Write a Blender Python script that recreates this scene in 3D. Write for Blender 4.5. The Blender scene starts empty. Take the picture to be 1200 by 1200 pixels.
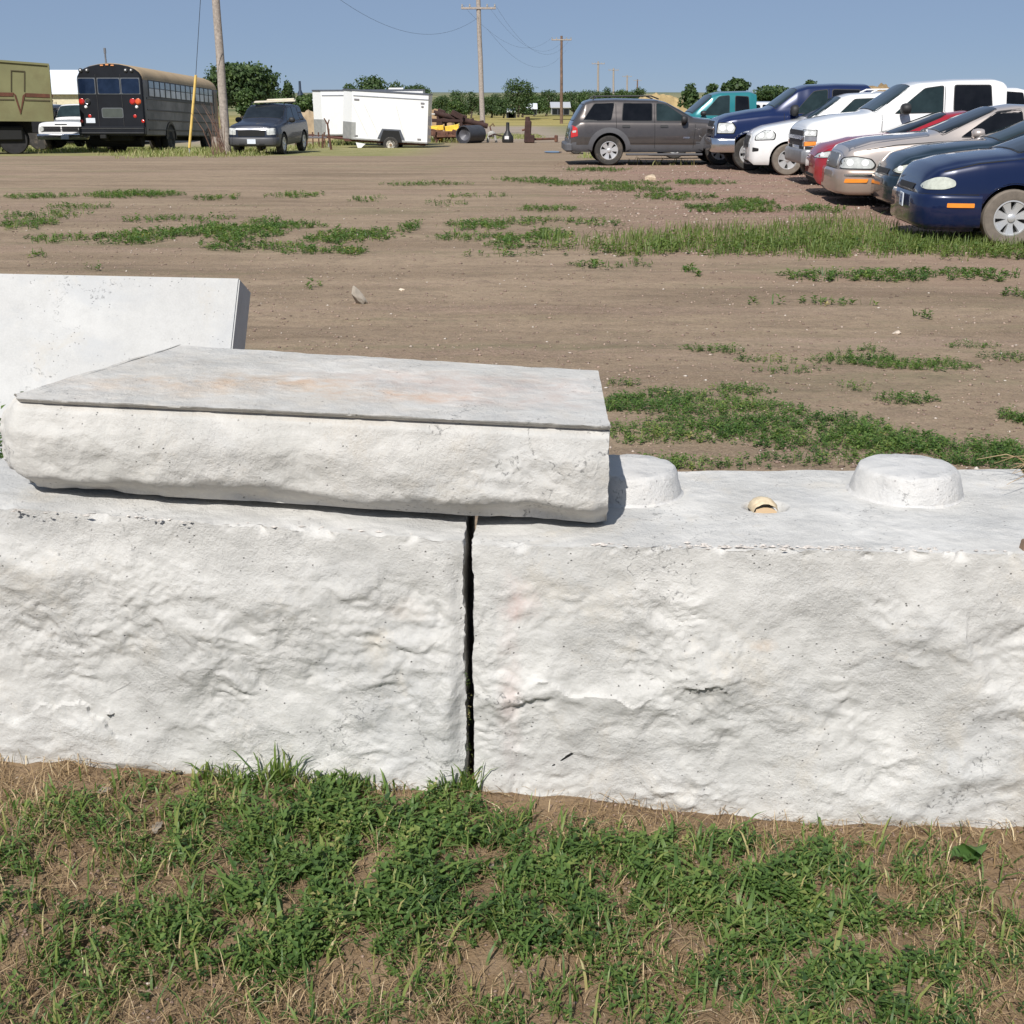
import bpy, bmesh, math, random
import numpy as np
from mathutils import Vector, Matrix
from mathutils.bvhtree import BVHTree
random.seed(7); RNG = np.random.default_rng(11)
R = math.radians
SC = bpy.context.scene
COL = SC.collection

# ---------------------------------------------------------------- camera, sky, sun, exposure
PITCH = math.atan(490/1445)
cam = bpy.data.cameras.new('camera'); camo = bpy.data.objects.new('camera', cam); COL.objects.link(camo)
camo.location = (0, 0, 1.45); camo.rotation_euler = (math.pi/2-PITCH, 0, 0)
cam.sensor_width = 36; cam.lens = 36*1445/1200; cam.clip_start = .05; cam.clip_end = 8000
SC.camera = camo
SUN_EL, SUN_AZ = 45.5, 18          # elevation; shadows fall this far to the right of straight ahead
world = bpy.data.worlds.new('World'); SC.world = world; world.use_nodes = True
wn = world.node_tree; bg = wn.nodes['Background']
sky = wn.nodes.new('ShaderNodeTexSky'); sky.sky_type = 'NISHITA'; sky.sun_disc = False
sky.sun_elevation = R(SUN_EL); sky.sun_rotation = R(180+SUN_AZ)
sky.altitude = 2500; sky.air_density = .7; sky.dust_density = .0; sky.ozone_density = 6.0
hz = wn.nodes.new('ShaderNodeMix'); hz.data_type = 'RGBA'; hz.inputs[0].default_value = .70; wn.links.new(sky.outputs[0], hz.inputs[6]); hz.inputs[7].default_value = (4.95, 6.5, 9.2, 1)   # even summer haze over the whole sky
wn.links.new(hz.outputs[2], bg.inputs[0]); bg.inputs[1].default_value = .05
sl = bpy.data.lights.new('sun', 'SUN'); so = bpy.data.objects.new('sun', sl); COL.objects.link(so)
sl.energy = 4.6; sl.angle = R(.53); sl.color = (1, .965, .915)
so.rotation_euler = (R(90-SUN_EL), 0, R(-SUN_AZ))
so.location = (-20, -60, 60)
vs = SC.view_settings; vs.view_transform = 'Standard'; vs.look = 'None'; vs.gamma = 1; vs.use_curve_mapping = False
vs.exposure = 0.26
SC.cycles.max_bounces = 6; SC.cycles.transparent_max_bounces = 6

# ---------------------------------------------------------------- helpers
F = 1445.
_f = np.array([0, math.cos(PITCH), -math.sin(PITCH)]); _u = np.array([0, math.sin(PITCH), math.cos(PITCH)])
def ray(px, py): return _f+(px-600)/F*np.array([1., 0, 0])+(600-py)/F*_u
def aty(px, py, Y):                     # point seen at a photograph pixel, at distance Y
    r = ray(px, py); return np.array([0, 0, 1.45])+r*Y/r[1]
GY = [2.5, 3.3, 5, 9, 12, 36, 42, 46, 52, 57, 70, 100, 200, 330]
GZ = [.03, .0, -.13, -.27, -.28, -.29, -.50, -.62, -.72, -.80, -1.0, -1.4, -2.3, -2.5]
def gz(X, Y):
    z = np.interp(Y, GY, GZ)
    near = np.clip((3.4-np.asarray(Y, float))/.8, 0, 1)
    z = z+near*(.055*np.clip((-np.asarray(X, float)-.15)/.8, 0, 1.2)-.035*np.clip((np.asarray(X, float)-.1)/.8, 0, 1.2))
    return z
def ongr(px, py):
    Y = 12.
    for _ in range(80):
        r = ray(px, py); z = float(gz(0, Y)); t = (z-1.45)/r[2]
        Y = .5*Y+.5*min(max(t*r[1], 1.), 400.)
    r = ray(px, py); return r[0]*Y/r[1], Y

def link(o, parent=None):
    COL.objects.link(o)
    if parent is not None: o.parent = parent
    return o
def mesh(name, V, Fc, mats, parent=None, smooth=False, mi=None, loc=None, rz=0):
    me = bpy.data.meshes.new(name)
    V = np.asarray(V, dtype=np.float32)
    if isinstance(Fc, np.ndarray):
        n, k = Fc.shape
        me.vertices.add(len(V)); me.vertices.foreach_set('co', V.ravel())
        me.loops.add(n*k); me.loops.foreach_set('vertex_index', Fc.astype(np.int32).ravel())
        me.polygons.add(n); me.polygons.foreach_set('loop_start', np.arange(0, n*k, k, dtype=np.int32))
        me.polygons.foreach_set('loop_total', np.full(n, k, dtype=np.int32))
        me.update(calc_edges=True)
    else:
        me.from_pydata([tuple(map(float, v)) for v in V], [], [tuple(int(i) for i in f) for f in Fc])
    for m in (mats if isinstance(mats, (list, tuple)) else [mats]): me.materials.append(m)
    if mi is not None: me.polygons.foreach_set('material_index', np.asarray(mi, dtype=np.int32))
    if smooth: me.polygons.foreach_set('use_smooth', np.ones(len(me.polygons), dtype=bool))
    me.update()
    o = bpy.data.objects.new(name, me)
    if loc is not None: o.location = loc
    o.rotation_euler = (0, 0, rz)
    return link(o, parent)
def props(o, label=None, cat=None, group=None, kind=None):
    if label: o['label'] = label
    if cat: o['category'] = cat
    if group: o['group'] = group
    if kind: o['kind'] = kind
    return o
def thing(name, label, cat, loc=(0, 0, 0), rz=0, group=None, rot=None):
    o = bpy.data.objects.new(name, None); link(o); o.empty_display_size = .2
    o.location = loc; o.rotation_euler = rot if rot else (0, 0, rz)
    return props(o, label, cat, group)
def smoothby(o, ang=35):
    me = o.data
    me.polygons.foreach_set('use_smooth', np.ones(len(me.polygons), dtype=bool))
    try: me.set_sharp_from_angle(angle=R(ang))
    except Exception: pass
    return o

class MB:
    def __init__(s): s.v = []; s.f = []
    def add(s, V, Fc):
        n = len(s.v); s.v += [tuple(v) for v in V]; s.f += [tuple(i+n for i in f) for f in Fc]; return s
    def box(s, c, d, ch=0., rot=None):
        hx, hy, hz = [q/2 for q in d]; ch = min(ch, hx*.45, hy*.45, hz*.45)
        V = []; idx = {}
        for sx in (-1, 1):
            for sy in (-1, 1):
                for sz in (-1, 1):
                    for a in range(3):
                        p = [sx*(hx-ch), sy*(hy-ch), sz*(hz-ch)]
                        p[a] = (sx*hx, sy*hy, sz*hz)[a]
                        idx[(sx, sy, sz, a)] = len(V); V.append(p)
        Fc = []
        if ch <= 0:
            V = [(sx*hx, sy*hy, sz*hz) for sx in (-1, 1) for sy in (-1, 1) for sz in (-1, 1)]
            Fc = [(0, 1, 3, 2), (4, 6, 7, 5), (0, 4, 5, 1), (2, 3, 7, 6), (0, 2, 6, 4), (1, 5, 7, 3)]
        else:
            cyc = [(-1, -1), (1, -1), (1, 1), (-1, 1)]
            def key(a, sa, b, c): 
                k = [0, 0, 0]; k[a] = sa; k[(a+1) % 3] = b; k[(a+2) % 3] = c; return tuple(k)
            for a in range(3):
                for sa in (-1, 1):
                    q = [idx[key(a, sa, b1, c1)+(a,)] for b1, c1 in cyc]
                    Fc.append(q if sa > 0 else q[::-1])
            for a in range(3):                      # edges along axis a
                b1, c1 = (a+1) % 3, (a+2) % 3
                for sb in (-1, 1):
                    for sc in (-1, 1):
                        def kk(sa):
                            k = [0, 0, 0]; k[a] = sa; k[b1] = sb; k[c1] = sc; return tuple(k)
                        q = [idx[kk(-1)+(b1,)], idx[kk(1)+(b1,)], idx[kk(1)+(c1,)], idx[kk(-1)+(c1,)]]
                        Fc.append(q if sb*sc < 0 else q[::-1])
            for sx in (-1, 1):
                for sy in (-1, 1):
                    for sz in (-1, 1):
                        q = [idx[(sx, sy, sz, a)] for a in range(3)]
                        Fc.append(q if sx*sy*sz > 0 else q[::-1])
        V = np.array(V, float)
        if rot is not None: V = V@np.array(rot.to_3x3()).T
        return s.add(V+np.array(c, float), Fc)
    def tube(s, pts, r, n=8, cap=True):
        pts = [Vector(p) for p in pts]; k = len(pts)
        rr = r if isinstance(r, (list, tuple)) else [r]*k
        V = []; up = Vector((0, 0, 1))
        for i, p in enumerate(pts):
            d = (pts[min(i+1, k-1)]-pts[max(i-1, 0)]).normalized()
            a = d.cross(up) if abs(d.z) < .8 else d.cross(Vector((0, 1, 0)))
            a.normalize(); b = d.cross(a)
            for j in range(n):
                t = 2*math.pi*j/n; V.append(p+(a*math.cos(t)+b*math.sin(t))*rr[i])
        Fc = [(i*n+j, i*n+(j+1) % n, (i+1)*n+(j+1) % n, (i+1)*n+j) for i in range(k-1) for j in range(n)]
        if cap: Fc += [tuple(range(n))[::-1], tuple((k-1)*n+j for j in range(n))]
        return s.add(V, Fc)
    def lathe(s, prof, n=24, c=(0, 0, 0), axis='z', close=False):
        V = []; k = len(prof)
        for r, h in prof:
            for j in range(n):
                t = 2*math.pi*j/n; x, y = r*math.cos(t), r*math.sin(t)
                V.append({'z': (x, y, h), 'y': (x, h, y), 'x': (h, x, y)}[axis])
        Fc = [(i*n+j, i*n+(j+1) % n, (i+1)*n+(j+1) % n, (i+1)*n+j) for i in range(k-1) for j in range(n)]
        if not close: Fc += [tuple(range(n))[::-1], tuple((k-1)*n+j for j in range(n))]
        return s.add(np.array(V)+np.array(c, float), Fc)
    def prism(s, poly, a, b, axis='y'):          # poly in the other two axes
        n = len(poly); V = []
        for h in (a, b):
            for p, q in poly: V.append({'y': (p, h, q), 'x': (h, p, q), 'z': (p, q, h)}[axis])
        Fc = [(j, (j+1) % n, n+(j+1) % n, n+j) for j in range(n)]+[tuple(range(n))[::-1], tuple(range(n, 2*n))]
        return s.add(V, Fc)
    def make(s, name, mat, parent=None, smooth=False, loc=None, rz=0):
        o = mesh(name, s.v, s.f, mat, parent, loc=loc, rz=rz)
        bm = bmesh.new(); bm.from_mesh(o.data); bmesh.ops.recalc_face_normals(bm, faces=bm.faces); bm.to_mesh(o.data); bm.free()
        if smooth: smoothby(o, 40)
        return o
def dup(root, loc=None, rz=None, label=None, name=None):
    r = root.copy(); link(r)
    if loc is not None: r.location = loc
    if rz is not None: r.rotation_euler = (0, 0, rz)
    if label: r['label'] = label
    for ch in list(root.children):
        c = ch.copy(); link(c, r)
        for g in ch.children:
            d = g.copy(); link(d, c)
    return r

# numpy noise
_perm = np.random.default_rng(3).permutation(256); _perm = np.concatenate([_perm]*3)
_grad = np.random.default_rng(4).normal(size=(256, 3)); _grad /= np.linalg.norm(_grad, axis=1)[:, None]
def perlin(P):
    P = np.asarray(P, float); i = np.floor(P).astype(int); f = P-i; i &= 255
    w = f*f*f*(f*(f*6-15)+10); out = 0
    for dx in (0, 1):
        for dy in (0, 1):
            for dz in (0, 1):
                h = _perm[_perm[_perm[i[..., 0]+dx]+(i[..., 1]+dy)]+(i[..., 2]+dz)]
                g = _grad[h]; d = f-np.array([dx, dy, dz])
                ww = (w[..., 0] if dx else 1-w[..., 0])*(w[..., 1] if dy else 1-w[..., 1])*(w[..., 2] if dz else 1-w[..., 2])
                out = out+ww*(g*d).sum(-1)
    return out*1.6
def fbm(P, o=4, lac=2.1, g=.5):
    P = np.asarray(P, float); a = 1; s = 0
    for k in range(o): s = s+a*perlin(P+k*17.3); P = P*lac; a *= g
    return s
def cells(x, y, seed=0):
    """per point: plane value of nearest cell, soft minimum over cells, and border distance"""
    ix = np.floor(x).astype(int); iy = np.floor(y).astype(int)
    best = np.full(x.shape, 9.); sec = np.full(x.shape, 9.); val = np.zeros(x.shape); acc = np.zeros(x.shape); K = 11.
    for dx in (-1, 0, 1):
        for dy in (-1, 0, 1):
            h = _perm[_perm[(ix+dx+seed) & 255]+((iy+dy) & 255)]
            r = [(_perm[h+k]/255.) for k in (1, 7, 23, 41, 59)]
            cx = ix+dx+.15+.7*r[0]; cy = iy+dy+.15+.7*r[1]
            ex, ey = x-cx, y-cy; d = np.hypot(ex, ey)
            v = (r[2]-.5)*1.0+(r[3]-.5)*1.6*ex+(r[4]-.5)*1.6*ey
            acc += np.exp(-K*(v+.6*d*d))
            nb = d < best
            sec = np.where(nb, best, np.minimum(sec, d)); val = np.where(nb, v, val); best = np.where(nb, d, best)
    return val, -np.log(acc)/K, sec-best
def sm(a, b, x): t = np.clip((x-a)/(b-a), 0, 1); return t*t*(3-2*t)

# ---------------------------------------------------------------- materials
def nodes(name):
    m = bpy.data.materials.new(name); m.use_nodes = True; nt = m.node_tree
    return m, nt, nt.nodes['Principled BSDF']
def N(nt, t, **k):
    n = nt.nodes.new(t)
    for a, b in k.items():
        if a.startswith('i_'): n.inputs[a[2:].replace('_', ' ')].default_value = b
        else: setattr(n, a, b)
    return n
def noise(nt, vec, scale, detail=4, rough=.6, dist=0):
    n = N(nt, 'ShaderNodeTexNoise'); n.inputs['Scale'].default_value = scale; n.inputs['Detail'].default_value = detail
    n.inputs['Roughness'].default_value = rough; n.inputs['Distortion'].default_value = dist
    if vec is not None: nt.links.new(vec, n.inputs['Vector'])
    return n.outputs['Fac']
def ramp(nt, src, a, b, c0=(0, 0, 0, 1), c1=(1, 1, 1, 1), mid=None):
    n = N(nt, 'ShaderNodeValToRGB'); e = n.color_ramp.elements
    e[0].position = a; e[1].position = b; e[0].color = c0; e[1].color = c1
    if mid: q = e.new(mid[0]); q.color = mid[1]
    nt.links.new(src, n.inputs[0]); return n.outputs[0]
def mixc(nt, fac, a, b, mode='MIX'):
    n = N(nt, 'ShaderNodeMix', data_type='RGBA', blend_type=mode)
    for s, i in ((fac, 0), (a, 6), (b, 7)):
        if isinstance(s, (int, float, tuple)): n.inputs[i].default_value = s
        else: nt.links.new(s, n.inputs[i])
    return n.outputs[2]
def mth(nt, op, a, b=None, c=None):
    n = N(nt, 'ShaderNodeMath', operation=op)
    for i, s in enumerate((a, b, c)):
        if s is None: continue
        if isinstance(s, (int, float)): n.inputs[i].default_value = s
        else: nt.links.new(s, n.inputs[i])
    return n.outputs[0]
def bump(nt, bsdf, h, strength=.3, dist=.01, prev=None):
    n = N(nt, 'ShaderNodeBump'); n.inputs['Strength'].default_value = strength; n.inputs['Distance'].default_value = dist
    nt.links.new(h, n.inputs['Height'])
    if prev is not None: nt.links.new(prev, n.inputs['Normal'])
    nt.links.new(n.outputs[0], bsdf.inputs['Normal']); return n.outputs[0]
def c4(c): return (c[0], c[1], c[2], 1)
def objc(nt): return N(nt, 'ShaderNodeTexCoord').outputs['Object']
def maprange(nt, src, a, b, c=0., d=1.):
    n = N(nt, 'ShaderNodeMapRange'); nt.links.new(src, n.inputs[0])
    for i, q in enumerate((a, b, c, d)): n.inputs[i+1].default_value = q
    return n.outputs[0]
def M(name, col, rough=.6, metal=0, coat=0, var=.12, scale=6., dirt=None, bmp=0, spec=None):
    m, nt, b = nodes(name); v = objc(nt)
    n = noise(nt, v, scale, 5)
    lo = tuple(q*(1-var) for q in col); hi = tuple(min(1, q*(1+var)) for q in col)
    c = mixc(nt, ramp(nt, n, .3, .7), c4(lo), c4(hi))
    if dirt:
        n2 = noise(nt, v, scale*.35, 6, .7)
        c = mixc(nt, ramp(nt, n2, dirt[1], dirt[1]+.2), c, c4(dirt[0]))
    nt.links.new(c, b.inputs['Base Color']); b.inputs['Roughness'].default_value = rough
    b.inputs['Metallic'].default_value = metal; b.inputs['Coat Weight'].default_value = coat; b.inputs['Coat Roughness'].default_value = .06
    if spec is not None: b.inputs['Specular IOR Level'].default_value = spec
    if bmp: bump(nt, b, noise(nt, v, scale*8, 4), .5, bmp)
    return m
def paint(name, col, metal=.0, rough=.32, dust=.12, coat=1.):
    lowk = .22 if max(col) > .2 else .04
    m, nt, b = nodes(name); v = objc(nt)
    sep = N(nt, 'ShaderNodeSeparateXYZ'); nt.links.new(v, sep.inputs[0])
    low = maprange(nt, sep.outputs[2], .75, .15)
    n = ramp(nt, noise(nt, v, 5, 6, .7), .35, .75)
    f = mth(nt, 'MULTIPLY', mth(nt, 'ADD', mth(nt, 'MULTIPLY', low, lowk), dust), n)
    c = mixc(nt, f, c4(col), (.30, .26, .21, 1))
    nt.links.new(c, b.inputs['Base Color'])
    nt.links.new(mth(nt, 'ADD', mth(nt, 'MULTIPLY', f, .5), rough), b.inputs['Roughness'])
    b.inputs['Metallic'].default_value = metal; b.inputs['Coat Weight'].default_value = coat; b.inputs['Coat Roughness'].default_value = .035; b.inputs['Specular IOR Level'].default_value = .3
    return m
def glassmat(name, col=(.012, .018, .02), rough=.03):
    m, nt, b = nodes(name); v = objc(nt)
    n = noise(nt, v, 2.5, 3)
    c = mixc(nt, ramp(nt, n, .4, .65), c4(col), c4(tuple(q*1.5+.002 for q in col)))
    nt.links.new(c, b.inputs['Base Color']); b.inputs['Roughness'].default_value = rough
    b.inputs['IOR'].default_value = 1.45; b.inputs['Specular IOR Level'].default_value = .38
    return m

def concrete(name, rough=True, stains=(), c0=(.465, .454, .428), c1=(.615, .598, .565), bm=1., cyl=0):
    """pale grey cast concrete; stains are (x, z or y, radius, colour, axis, strength) patches in object space"""
    m, nt, b = nodes(name); v = objc(nt)
    big = noise(nt, v, 3.2, 5, .6); med = noise(nt, v, 17, 6, .65); fin = noise(nt, v, 160, 4, .7)
    c = mixc(nt, ramp(nt, big, .36, .64), c4(c0), c4(c1))
    c = mixc(nt, mth(nt, 'MULTIPLY', ramp(nt, med, .42, .66), .35), c, c4(tuple(q*.84 for q in c0)))
    c = mixc(nt, mth(nt, 'MULTIPLY', ramp(nt, fin, .35, .7), .16), c, (.74, .73, .70, 1))
    c = mixc(nt, mth(nt, 'MULTIPLY', ramp(nt, noise(nt, v, 2.1, 6, .7, .6), .50, .62), .45), c, c4((c0[0]*.93, c0[1]*.96, c0[2]*1.01)))
    c = mixc(nt, mth(nt, 'MULTIPLY', ramp(nt, noise(nt, v, 4.7, 7, .75, .4), .56, .66), .35), c, c4((c1[0]*.93, c1[1]*.87, c1[2]*.78)))
    vor = N(nt, 'ShaderNodeTexVoronoi'); vor.inputs['Scale'].default_value = 60; nt.links.new(v, vor.inputs['Vector'])
    pit = ramp(nt, vor.outputs['Distance'], .05, .13, (1, 1, 1, 1), (0, 0, 0, 1))
    pit = mth(nt, 'MULTIPLY', pit, ramp(nt, noise(nt, v, 9, 2), .50, .60))
    c = mixc(nt, mth(nt, 'MULTIPLY', pit, .6), c, (.17, .16, .15, 1))
    sep = N(nt, 'ShaderNodeSeparateXYZ'); nt.links.new(v, sep.inputs[0])
    wob = noise(nt, v, 11, 6, .75)
    for (x, h, rx, rh, col, st) in stains:
        dx = mth(nt, 'DIVIDE', mth(nt, 'SUBTRACT', sep.outputs[0], x), rx)
        dh = mth(nt, 'DIVIDE', mth(nt, 'SUBTRACT', sep.outputs[2], h), rh)
        d = mth(nt, 'SQRT', mth(nt, 'ADD', mth(nt, 'MULTIPLY', dx, dx), mth(nt, 'MULTIPLY', dh, dh)))
        d = mth(nt, 'ADD', d, mth(nt, 'MULTIPLY', mth(nt, 'SUBTRACT', wob, .5), 2.2))
        f = mth(nt, 'MULTIPLY', mth(nt, 'MULTIPLY', ramp(nt, d, .1, 1.1, (1, 1, 1, 1), (0, 0, 0, 1)), st*.8), ramp(nt, med, .3, .6))
        c = mixc(nt, f, c, c4(col), 'MULTIPLY')
    vein = mth(nt, 'ABSOLUTE', mth(nt, 'SUBTRACT', noise(nt, v, 4.5, 5, .62), .5))
    vm_ = mth(nt, 'MULTIPLY', mth(nt, 'MULTIPLY', ramp(nt, vein, .003, .010, (1, 1, 1, 1), (0, 0, 0, 1)), ramp(nt, noise(nt, v, 120, 3, .7), .46, .60)), ramp(nt, noise(nt, v, 3.0, 2), .52, .60))
    c = mixc(nt, mth(nt, 'MULTIPLY', vm_, .75), c, (.10, .10, .10, 1))
    nt.links.new(c, b.inputs['Base Color']); b.inputs['Roughness'].default_value = .88
    b.inputs['Specular IOR Level'].default_value = .25
    rgh = maprange(nt, noise(nt, v, 5.5, 3), .40, .60, .12, 1.)
    p = bump(nt, b, mth(nt, 'MULTIPLY', noise(nt, v, 26, 12, .74), rgh), .62*bm, .017)
    p = bump(nt, b, fin, .5*bm, .004, p)
    pit2 = mth(nt, 'MULTIPLY', pit, -1.)
    bump(nt, b, pit2, .8, .006, p)
    return m
# ---------------------------------------------------------------- the split-face concrete blocks
def rock_block(FL, FR, BR, BL, zb, zt, step=.0042, seed=0, lip=.045, bulge=.016, amp=1., corner=.035, cl=1., cr=1., groove=False, under=0., leftround=0., back=None, dent=None, qs=3):
    FL, FR, BR, BL = [np.array(q, float) for q in (FL, FR, BR, BL)]
    W = np.hypot(*(FR-FL)); D = np.hypot(*(BR-FR)); Hh = (zt[0]-zb[0]+zt[1]-zb[1])/2
    ns, nh, nr = int(W/step), int(Hh/step), int(D/(step*qs))
    S = np.linspace(0, 1, ns+1); T = np.linspace(0, 1, nh+1); Q = (np.linspace(0, 1, nr+1))**1.6
    nf = (FR-FL)/W; nf = np.array([nf[1], -nf[0]])       # outward, towards the camera
    nx = (FR-FL)/W
    V = []; Fc = []; base = 0
    def place(s, t, q):
        s, t, q = np.broadcast_arrays(s, t, q)
        sm_, tm, qm = s*W, t*Hh, q*D
        if leftround:     # rounded left end
            pass
        f0 = FL[None]+(FR-FL)[None]*s.reshape(-1, 1); b0 = BL[None]+(BR-BL)[None]*s.reshape(-1, 1)
        xy = f0+(b0-f0)*q.reshape(-1, 1)
        z = (zb[0]+(zb[1]-zb[0])*s+((zt[0]+(zt[1]-zt[0])*s)-(zb[0]+(zb[1]-zb[0])*s))*t).reshape(-1)
        s1, t1, q1 = sm_.reshape(-1), tm.reshape(-1), qm.reshape(-1)
        P3 = np.stack([s1+seed*3.1, t1+seed*1.7, q1], 1)
        wob = fbm(P3*5, 4)
        # rough relief of the front
        u = s1+.05*fbm(P3*7+5, 3); w = t1+.05*fbm(P3*7+25, 3)
        v1, m1, b1 = cells(u/.25+seed*7, w/.17+seed*3, seed)
        v2, m2, b2 = cells(u/.085+seed*5, w/.06, seed+9)
        rid = 1-np.abs(fbm(P3*9+40, 4))*1.5
        P5 = P3.copy(); P5[:, 2] *= 0
        msk = sm(-.25, .35, fbm(P5*3.1+31, 2))
        Q5 = P5+.035*np.stack([fbm(P5*8+11, 3), fbm(P5*8+51, 3), 0*s1], 1)
        ter = fbm(Q5*np.array([4.2, 6.5, 1])+77, 3)*5.5; fr_ = ter-np.floor(ter); ter = np.floor(ter)+sm(0, .16, fr_)
        ter2 = fbm(Q5*np.array([13, 19, 1])+177, 3)*4.; fr2 = ter2-np.floor(ter2); ter2 = np.floor(ter2)+sm(0, .25, fr2)
        m3 = sm(-.1, .3, fbm(P5*4.4+91, 2))
        vs3, ms3, bs3 = cells(Q5[:, 0]/.034, Q5[:, 1]/.026, seed+20)
        h = .024*m1+.0012*v1*sm(.0, .05, b1)*msk+.006*m2+.006*fbm(P5*3.4+3, 3)+.0019*ter*msk+.0012*ter2*(.25+.75*m3)+.0026*ms3*(.3+.7*m3)+.0026*(1-np.abs(fbm(Q5*19+9, 5, 2.1, .62))*2)*(.12+.88*msk)
        el = s1; er = W-s1; eb = t1; et = Hh-lip-t1
        cw = .045+.03*wob
        fall = (1-cl*(1-sm(-.008, .05, el+.02*wob)))*(1-cr*(1-sm(-.008, .05, er+.02*wob)))*sm(-.02, .035, eb+.015*wob)*sm(-.004, .085, et+.012*wob)
        out = (h*amp+bulge)*fall
        # retreating arrises
        ero = corner*(cl*(1-sm(0, .035, el+.012*wob))+cr*(1-sm(0, .035, er+.012*wob)))*sm(-.02, .03, et)+(.006+.020*sm(-.3, .3, fbm(P5*5+61, 3)))*(1-sm(0, .045, eb+.015*wob))
        chip = (.003 if groove else .010)*sm(.15, .6, fbm(P3*22+60, 3))*(1-sm(.0, .02, np.abs(et+lip)))
        out = out-ero-chip
        if groove:
            g = np.exp(-((t1-(Hh-lip-.006))/.006)**2)*.018*sm(-.5, .25, fbm(P3*6+8, 2)+.35)
            out = out-g
        if under: out = out-under*(1-sm(0, .055, eb+.02*wob))
        wq = np.exp(-(q1/.03)**2); wq = np.where(q1 < 1e-6, 1., wq)
        out = out*wq
        # side faces: push in and roughen near the front arris
        side = (.010*fbm(P3*12+70, 4)+.008*np.abs(fbm(P3*30+90, 3)))*(.35+.65*np.exp(-q1/.06))
        dx = np.where(s1 < 1e-6, side, 0)-np.where(er < 1e-6, side, 0)
        sidew = (1-sm(0, .02, np.minimum(el, er)))
        dx = (side*(1-sm(0, .02, el))*cl-side*(1-sm(0, .02, er))*cr)
        if leftround:
            a = sm(0, 1, 1-np.clip(el/leftround, 0, 1))
            v = (t1/Hh-.5)*2
            dx = dx+a*leftround*.55*np.clip(v*v*np.where(v < 0, .75, 1.1)+.25*fbm(P3*4+3, 2), 0, 1.2)
            out = out-a*.03*wq
        xy = xy+nf[None]*out[:, None]+nx[None]*dx[:, None]
        ztop = np.where(t1 > Hh-1e-6, 1., 0.)
        z = z+ztop*(.0022*fbm(np.stack([s1, q1, q1*0], 1)*8+seed, 3)-(.0015 if groove else .006)*sm(.1, .55, fbm(P3*16+11, 3))*np.exp(-q1/.012))
        if dent is not None:
            dd = np.hypot((xy[:, 0]-dent[0])/dent[2], (xy[:, 1]-dent[1])/dent[3]); z = z-ztop*dent[4]*(1-sm(.55, 1.0, dd+.06*fbm(P3*30, 2)))
        if back is not None: z = z-ztop*back*sm(.85, 1., q)
        z = z-(1-sm(0, .02, t1))*0
        return np.column_stack([xy, z])
    def face(s, t, q, na, nb, flip):
        nonlocal base
        P = place(s, t, q); V.append(P)
        i = np.arange(na-1)[:, None]; j = np.arange(nb-1)[None]
        a = base+i*nb+j; f = np.stack([a, a+nb, a+nb+1, a+1], -1).reshape(-1, 4)
        if flip: f = f[:, ::-1]
        Fc.append(f); base += na*nb
    face(S[:, None], T[None], np.zeros((1, 1)), ns+1, nh+1, False)
    face(S[:, None], np.ones((1, 1)), Q[None], ns+1, nr+1, False)
    face(np.ones((1, 1)), T[:, None], Q[None], nh+1, nr+1, True)
    face(np.zeros((1, 1)), T[:, None], Q[None], nh+1, nr+1, False)
    face(S[:, None], T[None], np.ones((1, 1)), ns+1, nh+1, True)
    face(S[:, None], np.zeros((1, 1)), Q[None], ns+1, nr+1, True)
    V = np.concatenate(V); Fc = np.concatenate(Fc)
    key = np.round(V/.00005).astype(np.int64)
    _, first, inv = np.unique(key, axis=0, return_index=True, return_inverse=True)
    return V[first], inv.reshape(-1)[Fc]

def finish_block(name, label, geo, mat, cat='concrete block', group=None):
    V, Fc = geo
    o0 = np.array([V[:, 0].mean(), V[:, 1].mean(), V[:, 2].min()])
    o = mesh(name, V-o0, Fc, mat, loc=tuple(o0), smooth=True)
    try: o.data.set_sharp_from_angle(angle=R(50))
    except Exception: pass
    return props(o, label, cat, group)

PINK = (1.0, .80, .77); RUST = (1.04, .80, .60); TAN = (1.0, .88, .70); BROWN = (.80, .64, .48); DARK = (.55, .54, .53)
m_left = concrete('concrete_left', stains=[(-.2, .10, .05, .05, TAN, .8), (.40, .50, .05, .03, RUST, .35), (.0, .02, .9, .05, BROWN, .6), (.35, .42, .03, .06, TAN, .5)])
blockL = finish_block('wall_block', 'rough split-faced pale concrete block on the left, carrying most of the cap slab',
    rock_block((-1.19, 2.37), (-.0985, 2.325), (-.088, 2.80), (-1.15, 2.74), (.03, -.05), (.668, .600), seed=1, cl=.3, cr=.7, corner=.016), m_left)
m_right = concrete('concrete_right', stains=[(-.52, .55, .06, .05, PINK, .9), (-.54, .36, .03, .25, PINK, .55), (-.03, .47, .03, .018, RUST, .8),
    (-.35, .02, .45, .05, BROWN, .65), (.56, .33, .09, .34, TAN, 1.1), (.1, .02, .6, .03, BROWN, .5), (-.40, .03, .16, .05, PINK, .4)])
blockR = finish_block('wall_block', 'rough split-faced pale concrete block with two knobs and a lifting hole on top',
    rock_block((-.080, 2.325), (1.090, 2.228), (1.205, 2.80), (-.06, 2.83), (-.05, -.075), (.592, .607), seed=2, cl=.45, cr=.0, corner=.014, dent=(.552, 2.545, .054, .046, .022), qs=1.4), m_right)
m_yel = concrete('concrete_yellowed', c0=(.455, .43, .38), c1=(.56, .54, .49), stains=[(-.4, .4, .1, .4, TAN, .8)])
blockN = finish_block('wall_block', 'yellowish rough concrete block continuing the wall beyond the right edge',
    rock_block((1.0905, 2.222), (2.05, 2.16), (2.08, 2.72), (1.2085, 2.79), (-.07, -.09), (.600, .59), seed=3, step=.008, cl=.0), m_yel)

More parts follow.
